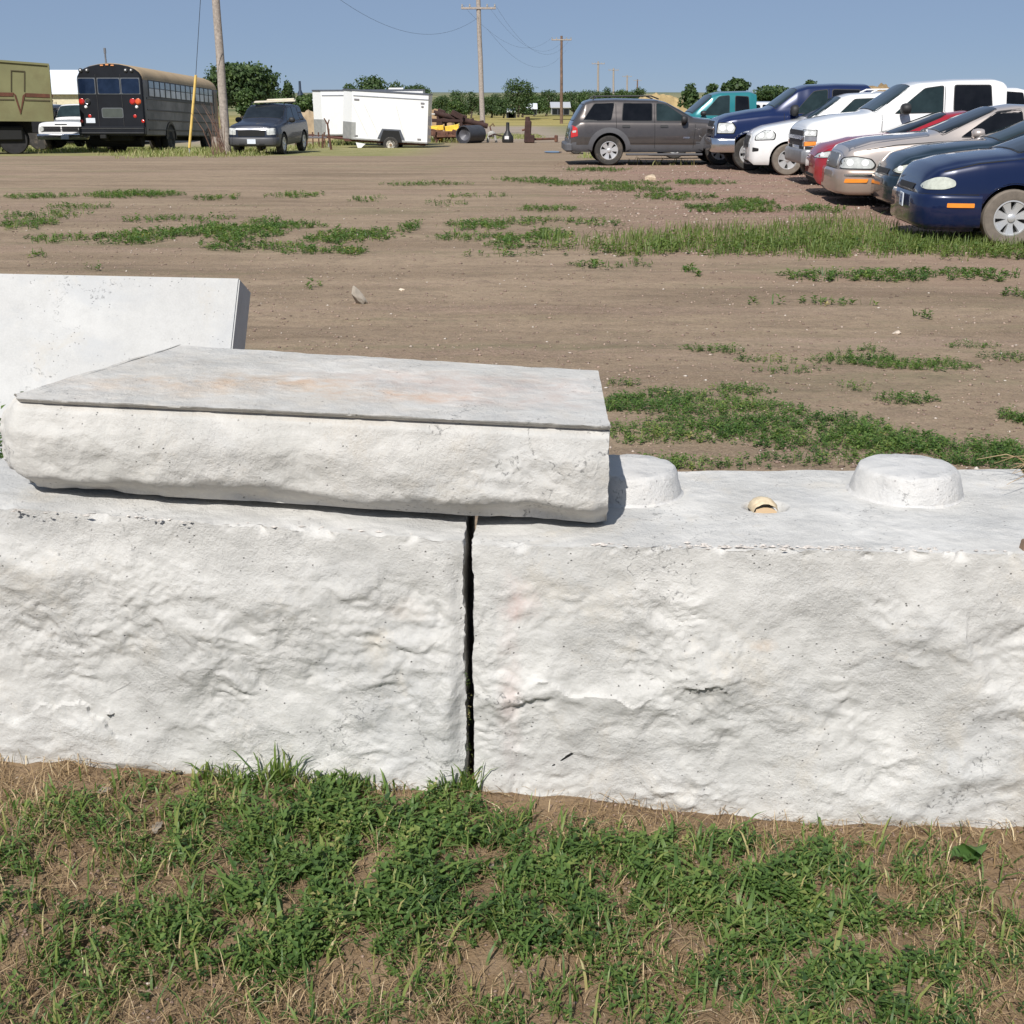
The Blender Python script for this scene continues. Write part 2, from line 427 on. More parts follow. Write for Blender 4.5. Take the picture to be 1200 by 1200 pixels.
# knobs on the right block
def knob(name, cx, cy, z, r0, r1, h, mat, parent, seed=0, lip=.012):
    prof = [(r0+.004, -.01), (r0+.002, .0), (r0-.005, .006), (r1+.005, h-.010), (r1+.002, h-.004), (r1-.005, h), (r1*.6, h+.001), (.001, h+.001)]
    pp = []
    for i in range(len(prof)-1):
        k = 4 if i == 2 else 1
        for j in range(k):
            t = j/k; pp.append((prof[i][0]*(1-t)+prof[i+1][0]*t, prof[i][1]*(1-t)+prof[i+1][1]*t))
    pp.append(prof[-1])
    b = MB(); b.lathe(pp, 56)
    V = np.array(b.v)
    n = fbm(V*14+seed*9, 4); rr = 1+.02*n
    th = np.arctan2(V[:, 1], V[:, 0]); rr *= 1+.018*np.cos(th*2+seed)
    V[:, :2] *= rr[:, None]; V[:, 2] += .002*fbm(V*30, 3)*(V[:, 2] > .01)
    chipm = sm(.10, .5, fbm(V*20+seed+3, 3))*np.exp(-((V[:, 2]-h*.82)/.02)**2)
    V[:, :2] *= (1-.05*chipm)[:, None]
    b.v = [tuple(v) for v in V]
    o = b.make(name, mat, parent); o.location = Vector((cx, cy, z))-parent.location
    return smoothby(o, 32)
m_knob = concrete('concrete_knob', c0=(.50, .49, .47), c1=(.60, .585, .565), stains=[(.03, -.11, .035, .05, TAN, .9)])
knob('knob', .885, 2.64, .602, .126, .104, .062, m_knob, blockR, 1)
knob('knob', .268, 2.665, .595, .120, .100, .062, m_knob, blockR, 2)
# lifting hole: a shallow cast dish with a hoop stub in it
def dish():
    cx, cy, z = .550, 2.548, .5845
    V = []
    for i in range(13):
        t = i/12; y = .030-.062*t; zz = .004+.016*math.sin(math.pi*min(1, t)*.60)-.006*t; r = .009+.009*math.sin(math.pi*(.15+.55*t))
        for j in range(17):
            a = math.pi*j/16; V.append((r*1.1*math.cos(a)-.004, y, zz+r*.9*math.sin(a)-.012))
    Fc = [(i*17+j, i*17+j+1, (i+1)*17+j+1, (i+1)*17+j) for i in range(12) for j in range(16)]
    V = np.array(V); V = V*(1+.0*V)+.0012*np.stack([fbm(V*140, 3), fbm(V*140+9, 3), fbm(V*140+19, 3)], 1)
    s = mesh('hoop_stub', V, Fc, M('stub_tan', (.60, .49, .33), .85, var=.25, scale=90, dirt=((.40, .28, .16), .5), bmp=.001), blockR, smooth=True)
    s.location = Vector((cx, cy, z+.006))-blockR.location; smoothby(s, 60)
    W_ = [(0, 0, 0)]+[(.0165*math.cos(2*math.pi*k/18)*(1+.12*math.sin(3*k)), 0, .0085*math.sin(2*math.pi*k/18)) for k in range(18)]
    q = mesh('rusty_hole', W_, [(0, k+1, (k+1) % 18+1) for k in range(18)], M('rust_dark', (.46, .33, .20), .95), s); q.location = (-.004, -.0325, .003); q.rotation_euler = (R(-28), 0, 0); q.scale = (1.0, 1, .95); s.scale = (1.5, 1.4, 1.6); s.location.z += .003
dish()
# crumbly lime crust along the arris of the blocks: many small lumps, one part
def crust(name, par, x0, x1, fy, fz, n, seed):
    r = np.random.default_rng(seed); V = []; Fc = []
    oct_v = np.array([(1, 0, 0), (-1, 0, 0), (0, 1, 0), (0, -1, 0), (0, 0, 1), (0, 0, -1)], float)
    oct_f = [(0, 2, 4), (2, 1, 4), (1, 3, 4), (3, 0, 4), (2, 0, 5), (1, 2, 5), (3, 1, 5), (0, 3, 5)]
    for i in range(n):
        x = r.uniform(x0, x1)
        if perlin(np.array([[x*9, seed, .5]]))[0] < -.02 and r.random() < .75: continue
        s = r.uniform(.0010, .0040)*np.array([r.uniform(1, 2.6), 1, r.uniform(.4, .8)])
        c = np.array([x, fy(x)+r.normal(0, .006), fz(x)+r.uniform(-.002, .002)])
        v = oct_v*s*r.uniform(.7, 1.3, (6, 3)); k = len(V)*6
        V.append(v+c); Fc += [tuple(a+k for a in f) for f in oct_f]
    V = np.concatenate(V)-np.array(par.location)
    o = mesh(name, V, Fc, M(name+'_grit', (.50, .46, .42), .95, var=.35, scale=90), par)
    return props(o, kind='stuff')
crust('arris_crumbs', blockR, .16, .96, lambda x: 2.335-.077*(x+.078)-.002, lambda x: .594+.0115*(x+.07), 340, 5)
crust('arris_crumbs', blockL, -1.1, -.15, lambda x: 2.345+.002, lambda x: .670-.064*(x+1.19), 60, 6)

# the cap slab
m_cap = concrete('concrete_cap', c0=(.465, .452, .42), c1=(.565, .545, .51), bm=1., stains=[(-.12, .0, .34, .08, RUST, .8), (-.33, -.07, .36, .08, RUST, .45), (.15, -.08, .2, .07, RUST, .6), (.28, .05, .4, .16, PINK, .7), (-.1, .0, .95, .4, (1.0, .93, .86), .9),
    (.35, -.10, .4, .06, PINK, .35), (-.42, .16, .10, .03, DARK, .5), (-.1, .13, .2, .04, (.8, .84, .9), .6)])
for n in m_cap.node_tree.nodes:      # rust stains lie on the top: measured along depth
    pass
def restain(m, k):
    nt = m.node_tree
    for n in list(nt.nodes):
        if n.bl_idname == 'ShaderNodeMath' and n.operation == 'SUBTRACT' and n.inputs[0].is_linked:
            l = n.inputs[0].links[0]
            if l.from_node.bl_idname == 'ShaderNodeSeparateXYZ' and l.from_socket == l.from_node.outputs[2]:
                nt.links.new(l.from_node.outputs[1], n.inputs[0])
    # keep rust to the upward face
    g = N(nt, 'ShaderNodeNewGeometry'); sp = N(nt, 'ShaderNodeSeparateXYZ'); nt.links.new(g.outputs['True Normal'], sp.inputs[0])
    up = maprange(nt, sp.outputs[2], .6, .9)
    for n in list(nt.nodes):
        if n.bl_idname == 'ShaderNodeMix' and n.blend_type == 'MULTIPLY' and n.inputs[0].is_linked:
            s = n.inputs[0].links[0].from_socket; nt.links.new(mth(nt, 'MULTIPLY', s, up), n.inputs[0])
restain(m_cap, 1)
cap = finish_block('cap_slab', 'long concrete cap slab with rust-stained top lying across the two wall blocks',
    rock_block((-1.062, 2.43), (.196, 2.385), (.207, 2.905), (-.86, 2.985), (.672, .604), (.871, .822), seed=5, lip=.007, bulge=.024, amp=.75, corner=.010, cl=1., cr=.35, groove=True, under=.032, leftround=.07, step=.0042), m_cap, 'concrete slab')
# leaning panel behind
def panel():
    th = .10
    tr, tl = aty(281, 326, 5.0), aty(-60, 319, 4.88)
    tl = tl+(tl-tr)*.5; th = .20
    br = np.array([tr[0]-.03, tr[1]-.42, tr[2]-.62]); bl = np.array([tl[0], tl[1]-.42, tl[2]-.62])
    nb = np.array([.0, 1., -.42])*th
    P = []
    nu, nv = 40, 24
    bm = bmesh.new()
    vs_ = [bm.verts.new(tuple(p)) for p in (bl, br, tr, tl, bl+nb, br+nb, tr+nb, tl+nb)]
    for f in ((0, 1, 2, 3), (5, 4, 7, 6), (1, 5, 6, 2), (4, 0, 3, 7), (3, 2, 6, 7), (4, 5, 1, 0)): bm.faces.new([vs_[i] for i in f])
    bmesh.ops.recalc_face_normals(bm, faces=bm.faces)
    bmesh.ops.bevel(bm, geom=bm.edges[:], offset=.006, segments=2, affect='EDGES')
    o0 = Vector(((bl+br)/2).tolist())
    for v in bm.verts: v.co -= o0
    me = bpy.data.meshes.new('leaning_slab'); bm.to_mesh(me); bm.free()
    me.materials.append(concrete('concrete_smooth', c0=(.435, .43, .415), c1=(.49, .485, .468), bm=.3))
    o = bpy.data.objects.new('leaning_slab', me); link(o); o.location = o0
    props(o, 'smooth pale concrete panel leaning back behind the cap slab at the left edge', 'concrete slab'); smoothby(o, 30)
    return o
panel()
m_dull = concrete('concrete_dull', c0=(.40, .39, .37), c1=(.50, .48, .46))
finish_block('base_block', 'dull grey concrete block under the leaning panel, mostly hidden by the cap slab',
    rock_block((-2.6, 3.75), (-1.25, 3.62), (-1.22, 4.95), (-2.55, 5.05), (-.15, -.17), (.27, .24), seed=6, step=.02), m_dull)
# ---------------------------------------------------------------- vehicles
BLACK = M('black_plastic', (.018, .018, .019), .6, bmp=.001)
UNDER = M('underbody', (.012, .012, .012), .9)
TYRE = M('tyre_rubber', (.035, .032, .029), .85, var=.35, scale=9, dirt=((.16, .13, .10), .5))
TYRE2 = M('dusty_tyre', (.16, .135, .11), .9, var=.25, scale=9)
ALLOY = M('alloy', (.62, .62, .62), .35, metal=.55, var=.08)
CHROME = M('chrome', (.70, .70, .72), .18, metal=1, var=.05)
GLASS = glassmat('dark_glass', (.008, .011, .014)); GLASSG = glassmat('green_glass', (.014, .024, .026))
GLASSB = glassmat('tinted_glass', (.004, .0045, .006))
LENS = M('headlight_lens', (.50, .51, .49), .12, coat=1, var=.25, scale=14)
LENSD = M('hazed_lens', (.50, .52, .45), .25, coat=.8, var=.2, scale=14)
BULB = M('bulb_white', (.85, .85, .85), .1, coat=1)
AMBER = M('amber_lens', (.85, .27, .03), .2, coat=1, var=.1)
REDL = M('red_lens', (.45, .02, .015), .2, coat=1, var=.2)
PLATE = M('number_plate', (.62, .66, .72), .5, var=.1, scale=30)
INK = M('plate_ink', (.03, .05, .12), .6)

def rnd(poly, r=.03, k=3):
    out = []; n = len(poly)
    for i in range(n):
        p, a, b = Vector(poly[i]), Vector(poly[i-1]), Vector(poly[(i+1) % n])
        da, db = (a-p), (b-p); q = min(r, da.length*.45, db.length*.45)
        s, e = p+da.normalized()*q, p+db.normalized()*q
        for j in range(k+1):
            t = j/k; out.append(tuple(s*(1-t)**2+p*2*t*(1-t)+e*t*t))
    return out
class Body:
    def __init__(s, sp, name='body', parent=None):
        s.sh = sh = sp.get('sh', 0.)          # the nose in the arrays is shortened by this much
        if sh:
            fx = lambda x: x+sh if x > .6 else x*(.6+sh)/.6
            sp = dict(sp)
            for k in ('top', 'belt', 'bot', 'thw'): sp[k] = [(fx(p[0]), p[1]) for p in sp[k]]
            sp['hw'] = [(p[0] if p[0] < 2 else p[0]+sh, p[1]) for p in sp['hw']]
            sp['L'] += sh; sp['wheels'] = tuple(x+sh for x in sp['wheels'])
        s.sp = sp; L = sp['L']; W = s.W = sp['W']; s.L = L
        g = lambda key, x: float(np.interp(x, [p[0] for p in sp[key]], [p[1] for p in sp[key]]))
        xs = set(np.round(np.arange(0, L+.001, .035), 4)) | {0, L}
        for d in (.004, .01, .018, .028, .04, .055): xs |= {d, L-d}
        for key in ('top', 'belt', 'bot', 'hw'):
            xs |= {p[0] for p in sp[key] if 0 <= p[0] <= L}
        wheels = sp['wheels']; ra = sp['ra']; wz = sp['r']
        for xw in wheels:
            for k in range(25):
                xs.add(round(xw-ra*math.cos(math.pi*k/24), 4))
        xs = np.array(sorted(x for x in xs if 0 <= x <= L))
        keep = [0]
        for i in range(1, len(xs)):
            if xs[i]-xs[keep[-1]] > .0025: keep.append(i)
        xs = xs[keep]
        fr = np.array([0, .06, .14, .24, .36, .48, .60, .72, .82, .90, .96, 1.0])
        bu = np.array([.93, .962, .982, .994, 1., 1., .998, .99, .978, .965, .948, .925])
        def smz(key, x, w=.05):       # slightly rounded interpolation
            return (g(key, x)*2+g(key, max(0, x-w))+g(key, min(L, x+w)))/4
        secs = []; matk = []
        for x in xs:
            top = smz('top', x, .03); bot = g('bot', x); belt = min(smz('belt', x), top-.035); hw = smz('hw', x, .02)*W
            thw = smz('thw', x)*W if 'thw' in sp else hw*.8
            thw = min(thw, hw*.9)
            arch = 0
            for xw in wheels:
                if abs(x-xw) < ra: arch = max(arch, wz+math.sqrt(max(0, ra*ra-(x-xw)**2))*sp.get('arsq', 1.))
            zw = max(bot, arch) if arch else bot
            zw = min(zw, belt-.05)
            yi = max(.05, hw-.30)
            P = [(0, bot), (yi, bot), (yi, zw), (.93*hw, zw)]
            for f, b in zip(fr, bu): P.append((hw*b, max(zw+.003*f, bot+(belt-bot)*f)))
            crown = min(sp.get('crown', .05), (top-belt)*.6)
            te = top-crown; ht = te-belt
            r_ = min(.05, ht*.4)
            P += [(hw*.905, belt+min(.012, ht*.3)), (thw+(.905*hw-thw)*.55, belt+ht*.42), (thw+(.905*hw-thw)*.12, te-r_), (thw-.012, te-r_*.35), (thw-.05, te+crown*.15), (thw*.78, te+crown*.5), (thw*.45, te+crown*.85), (0, top)]
            secs.append(P)
        n = len(secs[0]); V = []; s.n = n
        for x, P in zip(xs, secs):
            for y, z in P: V.append((x, -y, z))
            for y, z in P[-2:0:-1]: V.append((x, y, z))
        m = 2*n-2; Fc = []; mi = []
        for i in range(len(xs)-1):
            for j in range(m):
                a = i*m+j; b = i*m+(j+1) % m; Fc.append((a, b, b+m, a+m))
                jj = j if j < n-1 else m-1-j
                xc = (xs[i]+xs[i+1])/2; zc = (V[a][2]+V[b][2])/2
                mi.append(1 if jj < 4 else sp['mat'](xc, zc, jj) if 'mat' in sp else 0)
        Fc += [tuple(range(m))[::-1], tuple((len(xs)-1)*m+j for j in range(m))]; mi += [sp.get('cap', 0), sp.get('cap2', 0)]
        s.o = mesh(name, V, Fc, sp['mats'], parent, mi=mi)
        bm = bmesh.new(); bm.from_mesh(s.o.data); bmesh.ops.recalc_face_normals(bm, faces=bm.faces); bm.to_mesh(s.o.data)
        s.bvh = BVHTree.FromBMesh(bm); bm.free(); smoothby(s.o, 38); s.p = parent
    def patch(s, name, poly, mode, mat, off=.006, cut=.07, az=0., parent=None, rr=.02, thick=.012, smooth=True):
        W = s.W
        if s.sh and mode in ('side', 'side2', 'top'): poly = [(a+s.sh, b) for a, b in poly]
        if rr: poly = rnd(poly, rr)
        bm = bmesh.new()
        bm.faces.new([bm.verts.new((a, b, 0)) for a, b in poly])
        lo = [min(p[i] for p in poly) for i in (0, 1)]; hi = [max(p[i] for p in poly) for i in (0, 1)]
        for ax in (0, 1):
            k = int((hi[ax]-lo[ax])/cut)
            for i in range(1, k+1):
                q = lo[ax]+(hi[ax]-lo[ax])*i/(k+1); co = [0, 0, 0]; co[ax] = q; no = [0, 0, 0]; no[ax] = 1
                bmesh.ops.bisect_plane(bm, geom=bm.verts[:]+bm.edges[:]+bm.faces[:], plane_co=co, plane_no=no)
        t = math.tan(az)
        if mode == 'side': d = Vector((t, 1, 0)).normalized(); org = lambda a, b: Vector((a, -W, b))-d*3
        elif mode == 'side2': d = Vector((t, -1, 0)).normalized(); org = lambda a, b: Vector((a, W, b))-d*3
        elif mode == 'front': d = Vector((1, 0, 0)); org = lambda a, b: Vector((-2, a, b))
        elif mode == 'rear': d = Vector((-1, 0, 0)); org = lambda a, b: Vector((s.L+2, a, b))
        else: d = Vector((0, 0, -1)); org = lambda a, b: Vector((a, b, 5))
        last = None
        for v in bm.verts:
            o = org(v.co.x, v.co.y); h, nrm, _, _ = s.bvh.ray_cast(o, d)
            if h is None:
                h, nrm, _, _ = s.bvh.find_nearest(o+d*3)
            v.co = h-d*off
        edges = [e for e in bm.edges if e.is_boundary]
        r = bmesh.ops.extrude_edge_only(bm, edges=edges)
        for v in [g for g in r['geom'] if isinstance(g, bmesh.types.BMVert)]: v.co += d*(off+thick)
        bmesh.ops.recalc_face_normals(bm, faces=bm.faces)
        me = bpy.data.meshes.new(name); bm.to_mesh(me); bm.free(); me.materials.append(mat)
        o = bpy.data.objects.new(name, me); link(o, parent if parent is not None else s.p)
        # make the outside face outwards
        c = sum((f.normal.dot(d)*f.area for f in me.polygons if abs(f.normal.dot(d)) > .3))
        if c > 0: me.flip_normals()
        if smooth: smoothby(o, 35)
        return o
    def lamp(s, poly, mode, mat, off, az, rr=.04, n=2):
        cxx = sum(p[0] for p in poly)/len(poly); czz = sum(p[1] for p in poly)/len(poly)
        s.patch('lamp_bezel', [(cxx+(p[0]-cxx)*1.07+math.copysign(.008, p[0]-cxx), czz+(p[1]-czz)*1.10+math.copysign(.006, p[1]-czz)) for p in poly], mode, UNDER, off-.004, .05, az, rr=rr)
        o = s.patch('headlight', poly, mode, mat, off, .05, az, rr=rr)
        xa, xb = min(p[0] for p in poly), max(p[0] for p in poly); za, zb = min(p[1] for p in poly), max(p[1] for p in poly)
        for k in range(n):
            cx = xa+(xb-xa)*((k+.7)/(n+.35)); cz = (za+zb)/2; r_ = min((zb-za)*.30, (xb-xa)/n*.36)
            s.patch('reflector', [(cx+r_*1.15*math.cos(2*math.pi*i/12), cz+r_*math.sin(2*math.pi*i/12)) for i in range(12)], mode, BULB, off+.004, .04, az, rr=0, parent=o)
        return o
    def window(s, poly, mode, az=0., glass=None, name='window', fr=.018, rr=.05, fm=None, both=True):
        cx = sum(p[0] for p in poly)/len(poly); cy = sum(p[1] for p in poly)/len(poly)
        w = max(p[0] for p in poly)-min(p[0] for p in poly); h = max(p[1] for p in poly)-min(p[1] for p in poly)
        big = [(cx+(a-cx)*(1+2*fr/w), cy+(b-cy)*(1+2*fr/h)) for a, b in poly]
        for md in ((mode, mode+'2') if (mode == 'side' and both) else (mode,)):
            f = s.patch(name, big, md, fm or BLACK, .003, az=az, rr=rr)
            s.patch('pane', poly, md, glass or GLASS, .007, az=az, rr=rr, parent=f)
def strip(a, b, w=.012):
    d = (Vector(b)-Vector(a)).normalized(); n = Vector((-d.y, d.x))*w/2
    return [tuple(Vector(a)+n), tuple(Vector(b)+n), tuple(Vector(b)-n), tuple(Vector(a)-n)]

_wheels = {}
def wheel(parent, x, y, z, r, w, style='alloy', n=6, out=-1, tyre=None, rim=.62, steer=0):
    key = (round(r, 3), round(w, 3), style, n, rim, tyre and tyre.name)
    if key not in _wheels:
        b = MB(); q = r*rim
        b.lathe([(q*.97, -w*.40), (q, -w*.46), (q+.02, -w*.5), (r*.93, -w*.5), (r*.985, -w*.42), (r, -w*.25), (r, w*.25), (r*.985, w*.42), (r*.93, w*.5), (q+.02, w*.5), (q*.97, w*.4)], 40, axis='y', close=True)
        t = b.make('wheel', tyre or TYRE, None, True); tm = t.data; COL.objects.unlink(t); bpy.data.objects.remove(t)
        b = MB(); # barrel and dark back
        b.lathe([(q*1.0, -w*.44), (q*1.005, -w*.48), (q*.93, -w*.485), (q*.90, -w*.42), (q*.88, -w*.1)], 40, axis='y', close=True)
        if style == 'steel':
            b.lathe([(q*.92, -w*.40), (q*.82, -w*.22), (q*.55, -w*.30), (q*.42, -w*.40), (q*.22, -w*.42), (.001, -w*.42)], 30, axis='y', close=True)
        else:
            for k in range(n):
                a = 2*math.pi*k/n+.2; ca, sa = math.cos(a), math.sin(a)
                hw0, hw1 = q*math.tan(math.pi/n)*.34, q*math.tan(math.pi/n)*.52
                V = []
                for rad, hw_, dy in ((q*.15, hw0*.7, -w*.40), (q*.55, hw0, -w*.39), (q*.93, hw1, -w*.45)):
                    for s_ in (-1, 1):
                        px, pz = rad*ca-s_*hw_*sa, rad*sa+s_*hw_*ca
                        V.append((px, dy, pz)); 
                    for s_ in (-1, 1):
                        px, pz = rad*ca-s_*hw_*1.25*sa, rad*sa+s_*hw_*1.25*ca
                        V.append((px, dy+.04, pz))
                Fc = []
                for i in range(2):
                    o = i*4; Fc += [(o, o+1, o+5, o+4), (o+1, o+3, o+7, o+5), (o, o+4, o+6, o+2)]
                b.add(V, Fc)
            b.lathe([(q*.24, -w*.38), (q*.22, -w*.47), (q*.17, -w*.50), (.001, -w*.50)], 18, axis='y')
        t = b.make('rim', ALLOY, None, True); rm = t.data; COL.objects.unlink(t); bpy.data.objects.remove(t)
        b = MB(); b.lathe([(q*.99, -w*.18), (q*.99, -w*.1), (.001, -w*.1)], 24, axis='y')  # black backing disc, stands in for the shade behind the spokes
        t = b.make('backing_disc', UNDER, None); dm = t.data; COL.objects.unlink(t); bpy.data.objects.remove(t)
        _wheels[key] = (tm, rm, dm)
    tm, rm, dm = _wheels[key]
    for sd in (-1, 1):
        o = bpy.data.objects.new('wheel', tm); link(o, parent); o.location = (x, sd*y, z)
        o.rotation_euler = (0, 0, (0 if sd < 0 else math.pi)+steer)
        for nm, me in (('rim', rm), ('backing_disc', dm)): link(bpy.data.objects.new(nm, me), o)
def rimmat(root, mat):
    for w in root.children:
        for c in w.children:
            if c.name.startswith('rim') and c.data.materials[0] != mat:
                c.data = c.data.copy(); c.data.materials[0] = mat
def mirror_part(body, x, y, z, mat, size=(.10, .20, .14), lag=.0):
    x += body.sh
    for sd in (-1, 1):
        b = MB(); b.lathe([(.001, -.5), (.28, -.47), (.42, -.35), (.5, -.1), (.5, .15), (.44, .3), (.40, .32), (.001, .32)], 16, axis='x')
        v = np.array(b.v); v = np.sign(v)*np.abs(v)**.9*np.array([size[0]*1.6, size[1], size[2]]); b.v = [tuple(p) for p in v]
        b.v = [tuple(p) for p in (np.array(b.v)+np.array([x, sd*(y+size[1]*.55), z]))]
        b.box((x+.02, sd*(y+.01), z-size[2]*.25), (.07, .12, .05), .01)
        b.make('wing_mirror', mat, body.p, True)
def place(root, X, Y, W, z=None, rz=0., flip=False, L=0):
    """stand a vehicle so that its near front corner line y=-W is at distance Y, nose at X"""
    c, s = math.cos(rz), math.sin(rz)
    root.location = (X+s*0, Y+W, gz(X, Y) if z is None else z); root.rotation_euler = (0, 0, rz)

def bumper(b, name, z0, z1, x1, off, mat, xs=None):
    """bar that wraps the nose following the body's plan shape"""
    sp = b.sp; W = b.W; x1 = x1 if not b.sh else x1+b.sh*.8; xx = [x for x in (0, .015, .04, .08, .14, .22, .34, x1) if x <= x1]
    hw = [np.interp(x, [p[0] for p in sp['hw']], [p[1] for p in sp['hw']])*W for x in xx]
    line = [(x-off*(1 if i == 0 else .6), -(y+off*.8)) for i, (x, y) in enumerate(zip(xx, hw))][::-1]
    line += [(-off*1.35, -hw[0]*.5), (-off*1.5, 0), (-off*1.35, hw[0]*.5)]
    line += [(x-off*(1 if i == 0 else .6), (y+off*.8)) for i, (x, y) in enumerate(zip(xx, hw))]
    V = []; prof = [(.0, z0), (.6, z0+.02), (1., z0+.05), (1., z1-.05), (.6, z1-.015), (.0, z1)]
    cen = Vector((x1, 0)); 
    for x, y in line:
        d = Vector((x-x1-.2, y*.6)).normalized()
        for k, z in prof: V.append((x-d.x*(1-k)*.035-d.x*.0, y-d.y*(1-k)*.035, z))
    m = len(prof); Fc = [(i*m+j, i*m+j+1, (i+1)*m+j+1, (i+1)*m+j) for i in range(len(line)-1) for j in range(m-1)]
    Fc += [(i*m, i*m+m-1, (i+1)*m+m-1, (i+1)*m) for i in range(len(line)-1)]
    o = mesh(name, V, Fc, mat, b.p)
    bm = bmesh.new(); bm.from_mesh(o.data); bmesh.ops.recalc_face_normals(bm, faces=bm.faces); bm.to_mesh(o.data); bm.free()
    return smoothby(o, 50)

AZ = R(17)
# ---- navy blue sedan, nearest
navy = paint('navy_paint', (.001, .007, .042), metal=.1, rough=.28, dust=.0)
def sedan(name, label, col, sp, X, Y, rz, **k):
    t = thing(name, label, 'car', rz=rz)
    place(t, X, Y, sp['W'], rz=rz)
    sp['mats'] = [col, UNDER]+k.get('extra', [])
    b = Body(sp, 'body', t)
    return t, b
LW = .885
t, b = sedan('sedan', 'shiny navy blue sedan closest of the cars, nose in the tall grass', navy, dict(sh=-0.38, L=5.1, W=LW, r=.335, ra=.385, wheels=(1.43, 4.16),
    top=[(0, .60), (.03, .69), (.10, .80), (.20, .865), (.45, .945), (.8, 1.02), (1.25, 1.075), (1.45, 1.09), (2.35, 1.43), (2.6, 1.475), (3.3, 1.47), (4.1, 1.13), (4.3, 1.10), (4.9, 1.05), (5.05, .95), (5.1, .75)],
    belt=[(0, .56), (.10, .70), (.5, .86), (1.0, .95), (1.4, .99), (3, 1.0), (4.9, .96), (5.1, .7)], bot=[(0, .26), (.15, .19), (.9, .17), (4.3, .19), (5.1, .35)],
    hw=[(0, .70), (.03, .78), (.08, .85), (.18, .91), (.35, .955), (.7, .985), (1.2, 1), (4.2, 1), (4.8, .95), (5.05, .85), (5.1, .78)],
    thw=[(0, .62), (.5, .76), (1.3, .80), (1.5, .80), (2.5, .66), (3.4, .66), (4.2, .76), (5.1, .6)]), 4.93, 15.0, R(-4))
for md, a in (('side', AZ), ('side2', AZ)):
    b.patch('headlight', [(.29, .685), (.38, .655), (.62, .66), (.74, .70), (.73, .76), (.63, .80), (.50, .80), (.36, .745)], md, LENSD, .010, .05, a, rr=.05)
    b.patch('side_marker', [(.66, .455), (.98, .455), (.98, .505), (.66, .505)], md, AMBER, .04, .05, a, rr=.01)
    b.patch('bumper_crease', strip((.16, .60), (1.02, .60), .012), md, UNDER, .004, .05, a, rr=0)
    b.patch('lower_trim', strip((.55, .285), (.93, .285), .03), md, BLACK, .015, .05, a, rr=0)
    b.patch('door_gap', strip((1.62, .3), (1.66, .95), .01), md, UNDER, .003, .05, 0, rr=0)
bumper(b, 'bumper', .22, .60, 1.0, .03, navy)
b.patch('grille', [(-.33, .63), (.33, .63), (.38, .70), (-.38, .70)], 'front', BLACK, .010, .04, rr=.02)
b.patch('air_dam', [(-.60, .25), (.60, .25), (.50, .33), (-.50, .33)], 'front', UNDER, .004, .05, rr=.02)
b.patch('fog_recess', [(-.70, .30), (-.55, .30), (-.55, .40), (-.70, .40)], 'front', UNDER, .004, .05, rr=.02)
for q, xs_ in ((.0, [(2.0, 1.02), (2.55, 1.38), (3.0, 1.40), (3.0, 1.02)]), (0, [(3.07, 1.02), (3.07, 1.40), (3.35, 1.38), (3.85, 1.12), (3.85, 1.02)])): b.window(xs_, 'side', 0)
b.window([(1.50, -.66), (2.30, -.52), (2.30, .52), (1.50, .66)], 'top', name='windshield', rr=.08)
b.window([(3.42, -.52), (4.05, -.6), (4.05, .6), (3.42, .52)], 'top', name='rear_window', rr=.08)
mirror_part(b, 2.0, LW*.93, 1.05, navy)
for md in ('rear',): b.patch('tail_light', [(-.8, .75), (.8, .75), (.8, .9), (-.8, .9)], md, REDL, .006)
wheel(t, 1.05, LW-.115, .335, .335, .205, 'alloy', 7, tyre=TYRE2)
wheel(t, 3.78, LW-.115, .335, .335, .205, 'alloy', 7, tyre=TYRE2)
def plate(parent, x, y, z, rz, txt='58', w=.31, h=.16, tilt=0):
    b_ = MB(); b_.box((0, 0, 0), (.012, w, h), .003); p = b_.make('number_plate', PLATE, parent); p.location = (x, y, z); p.rotation_euler = (0, tilt, rz)
    if txt:
        cu = bpy.data.curves.new('plate_text', 'FONT'); cu.body = txt; cu.size = h*.95; cu.align_x = 'CENTER'; cu.align_y = 'CENTER'; cu.extrude = .002
        tmp = bpy.data.objects.new('plate_text', cu); COL.objects.link(tmp)
        me = bpy.data.meshes.new_from_object(tmp); COL.objects.unlink(tmp); bpy.data.objects.remove(tmp)
        me.materials.append(INK); o = bpy.data.objects.new('plate_text', me); link(o, p)
        o.location = (-.0075, 0, 0); o.rotation_euler = (math.pi/2, 0, -math.pi/2)
plate(t, -.075, -.10, .50, R(-6), '58')
for md in ('side', 'side2'):
    for q in ([(.62, .86), (1.0, .955)], [(1.0, .955), (1.5, 1.01)], [(1.5, 1.01), (1.86, 1.035)]): b.patch('hood_gap', strip(q[0], q[1], .012), md, UNDER, .003, .05, 0, rr=0)
    b.patch('arch_lip', [(1.43-.405*math.cos(math.pi*k/16), .335+.405*math.sin(math.pi*k/16)) for k in range(1, 16)]+[(1.43+.385*math.cos(math.pi*k/16), .335+.385*math.sin(math.pi*k/16)) for k in range(1, 16)], md, navy, .010, .05, 0, rr=0)

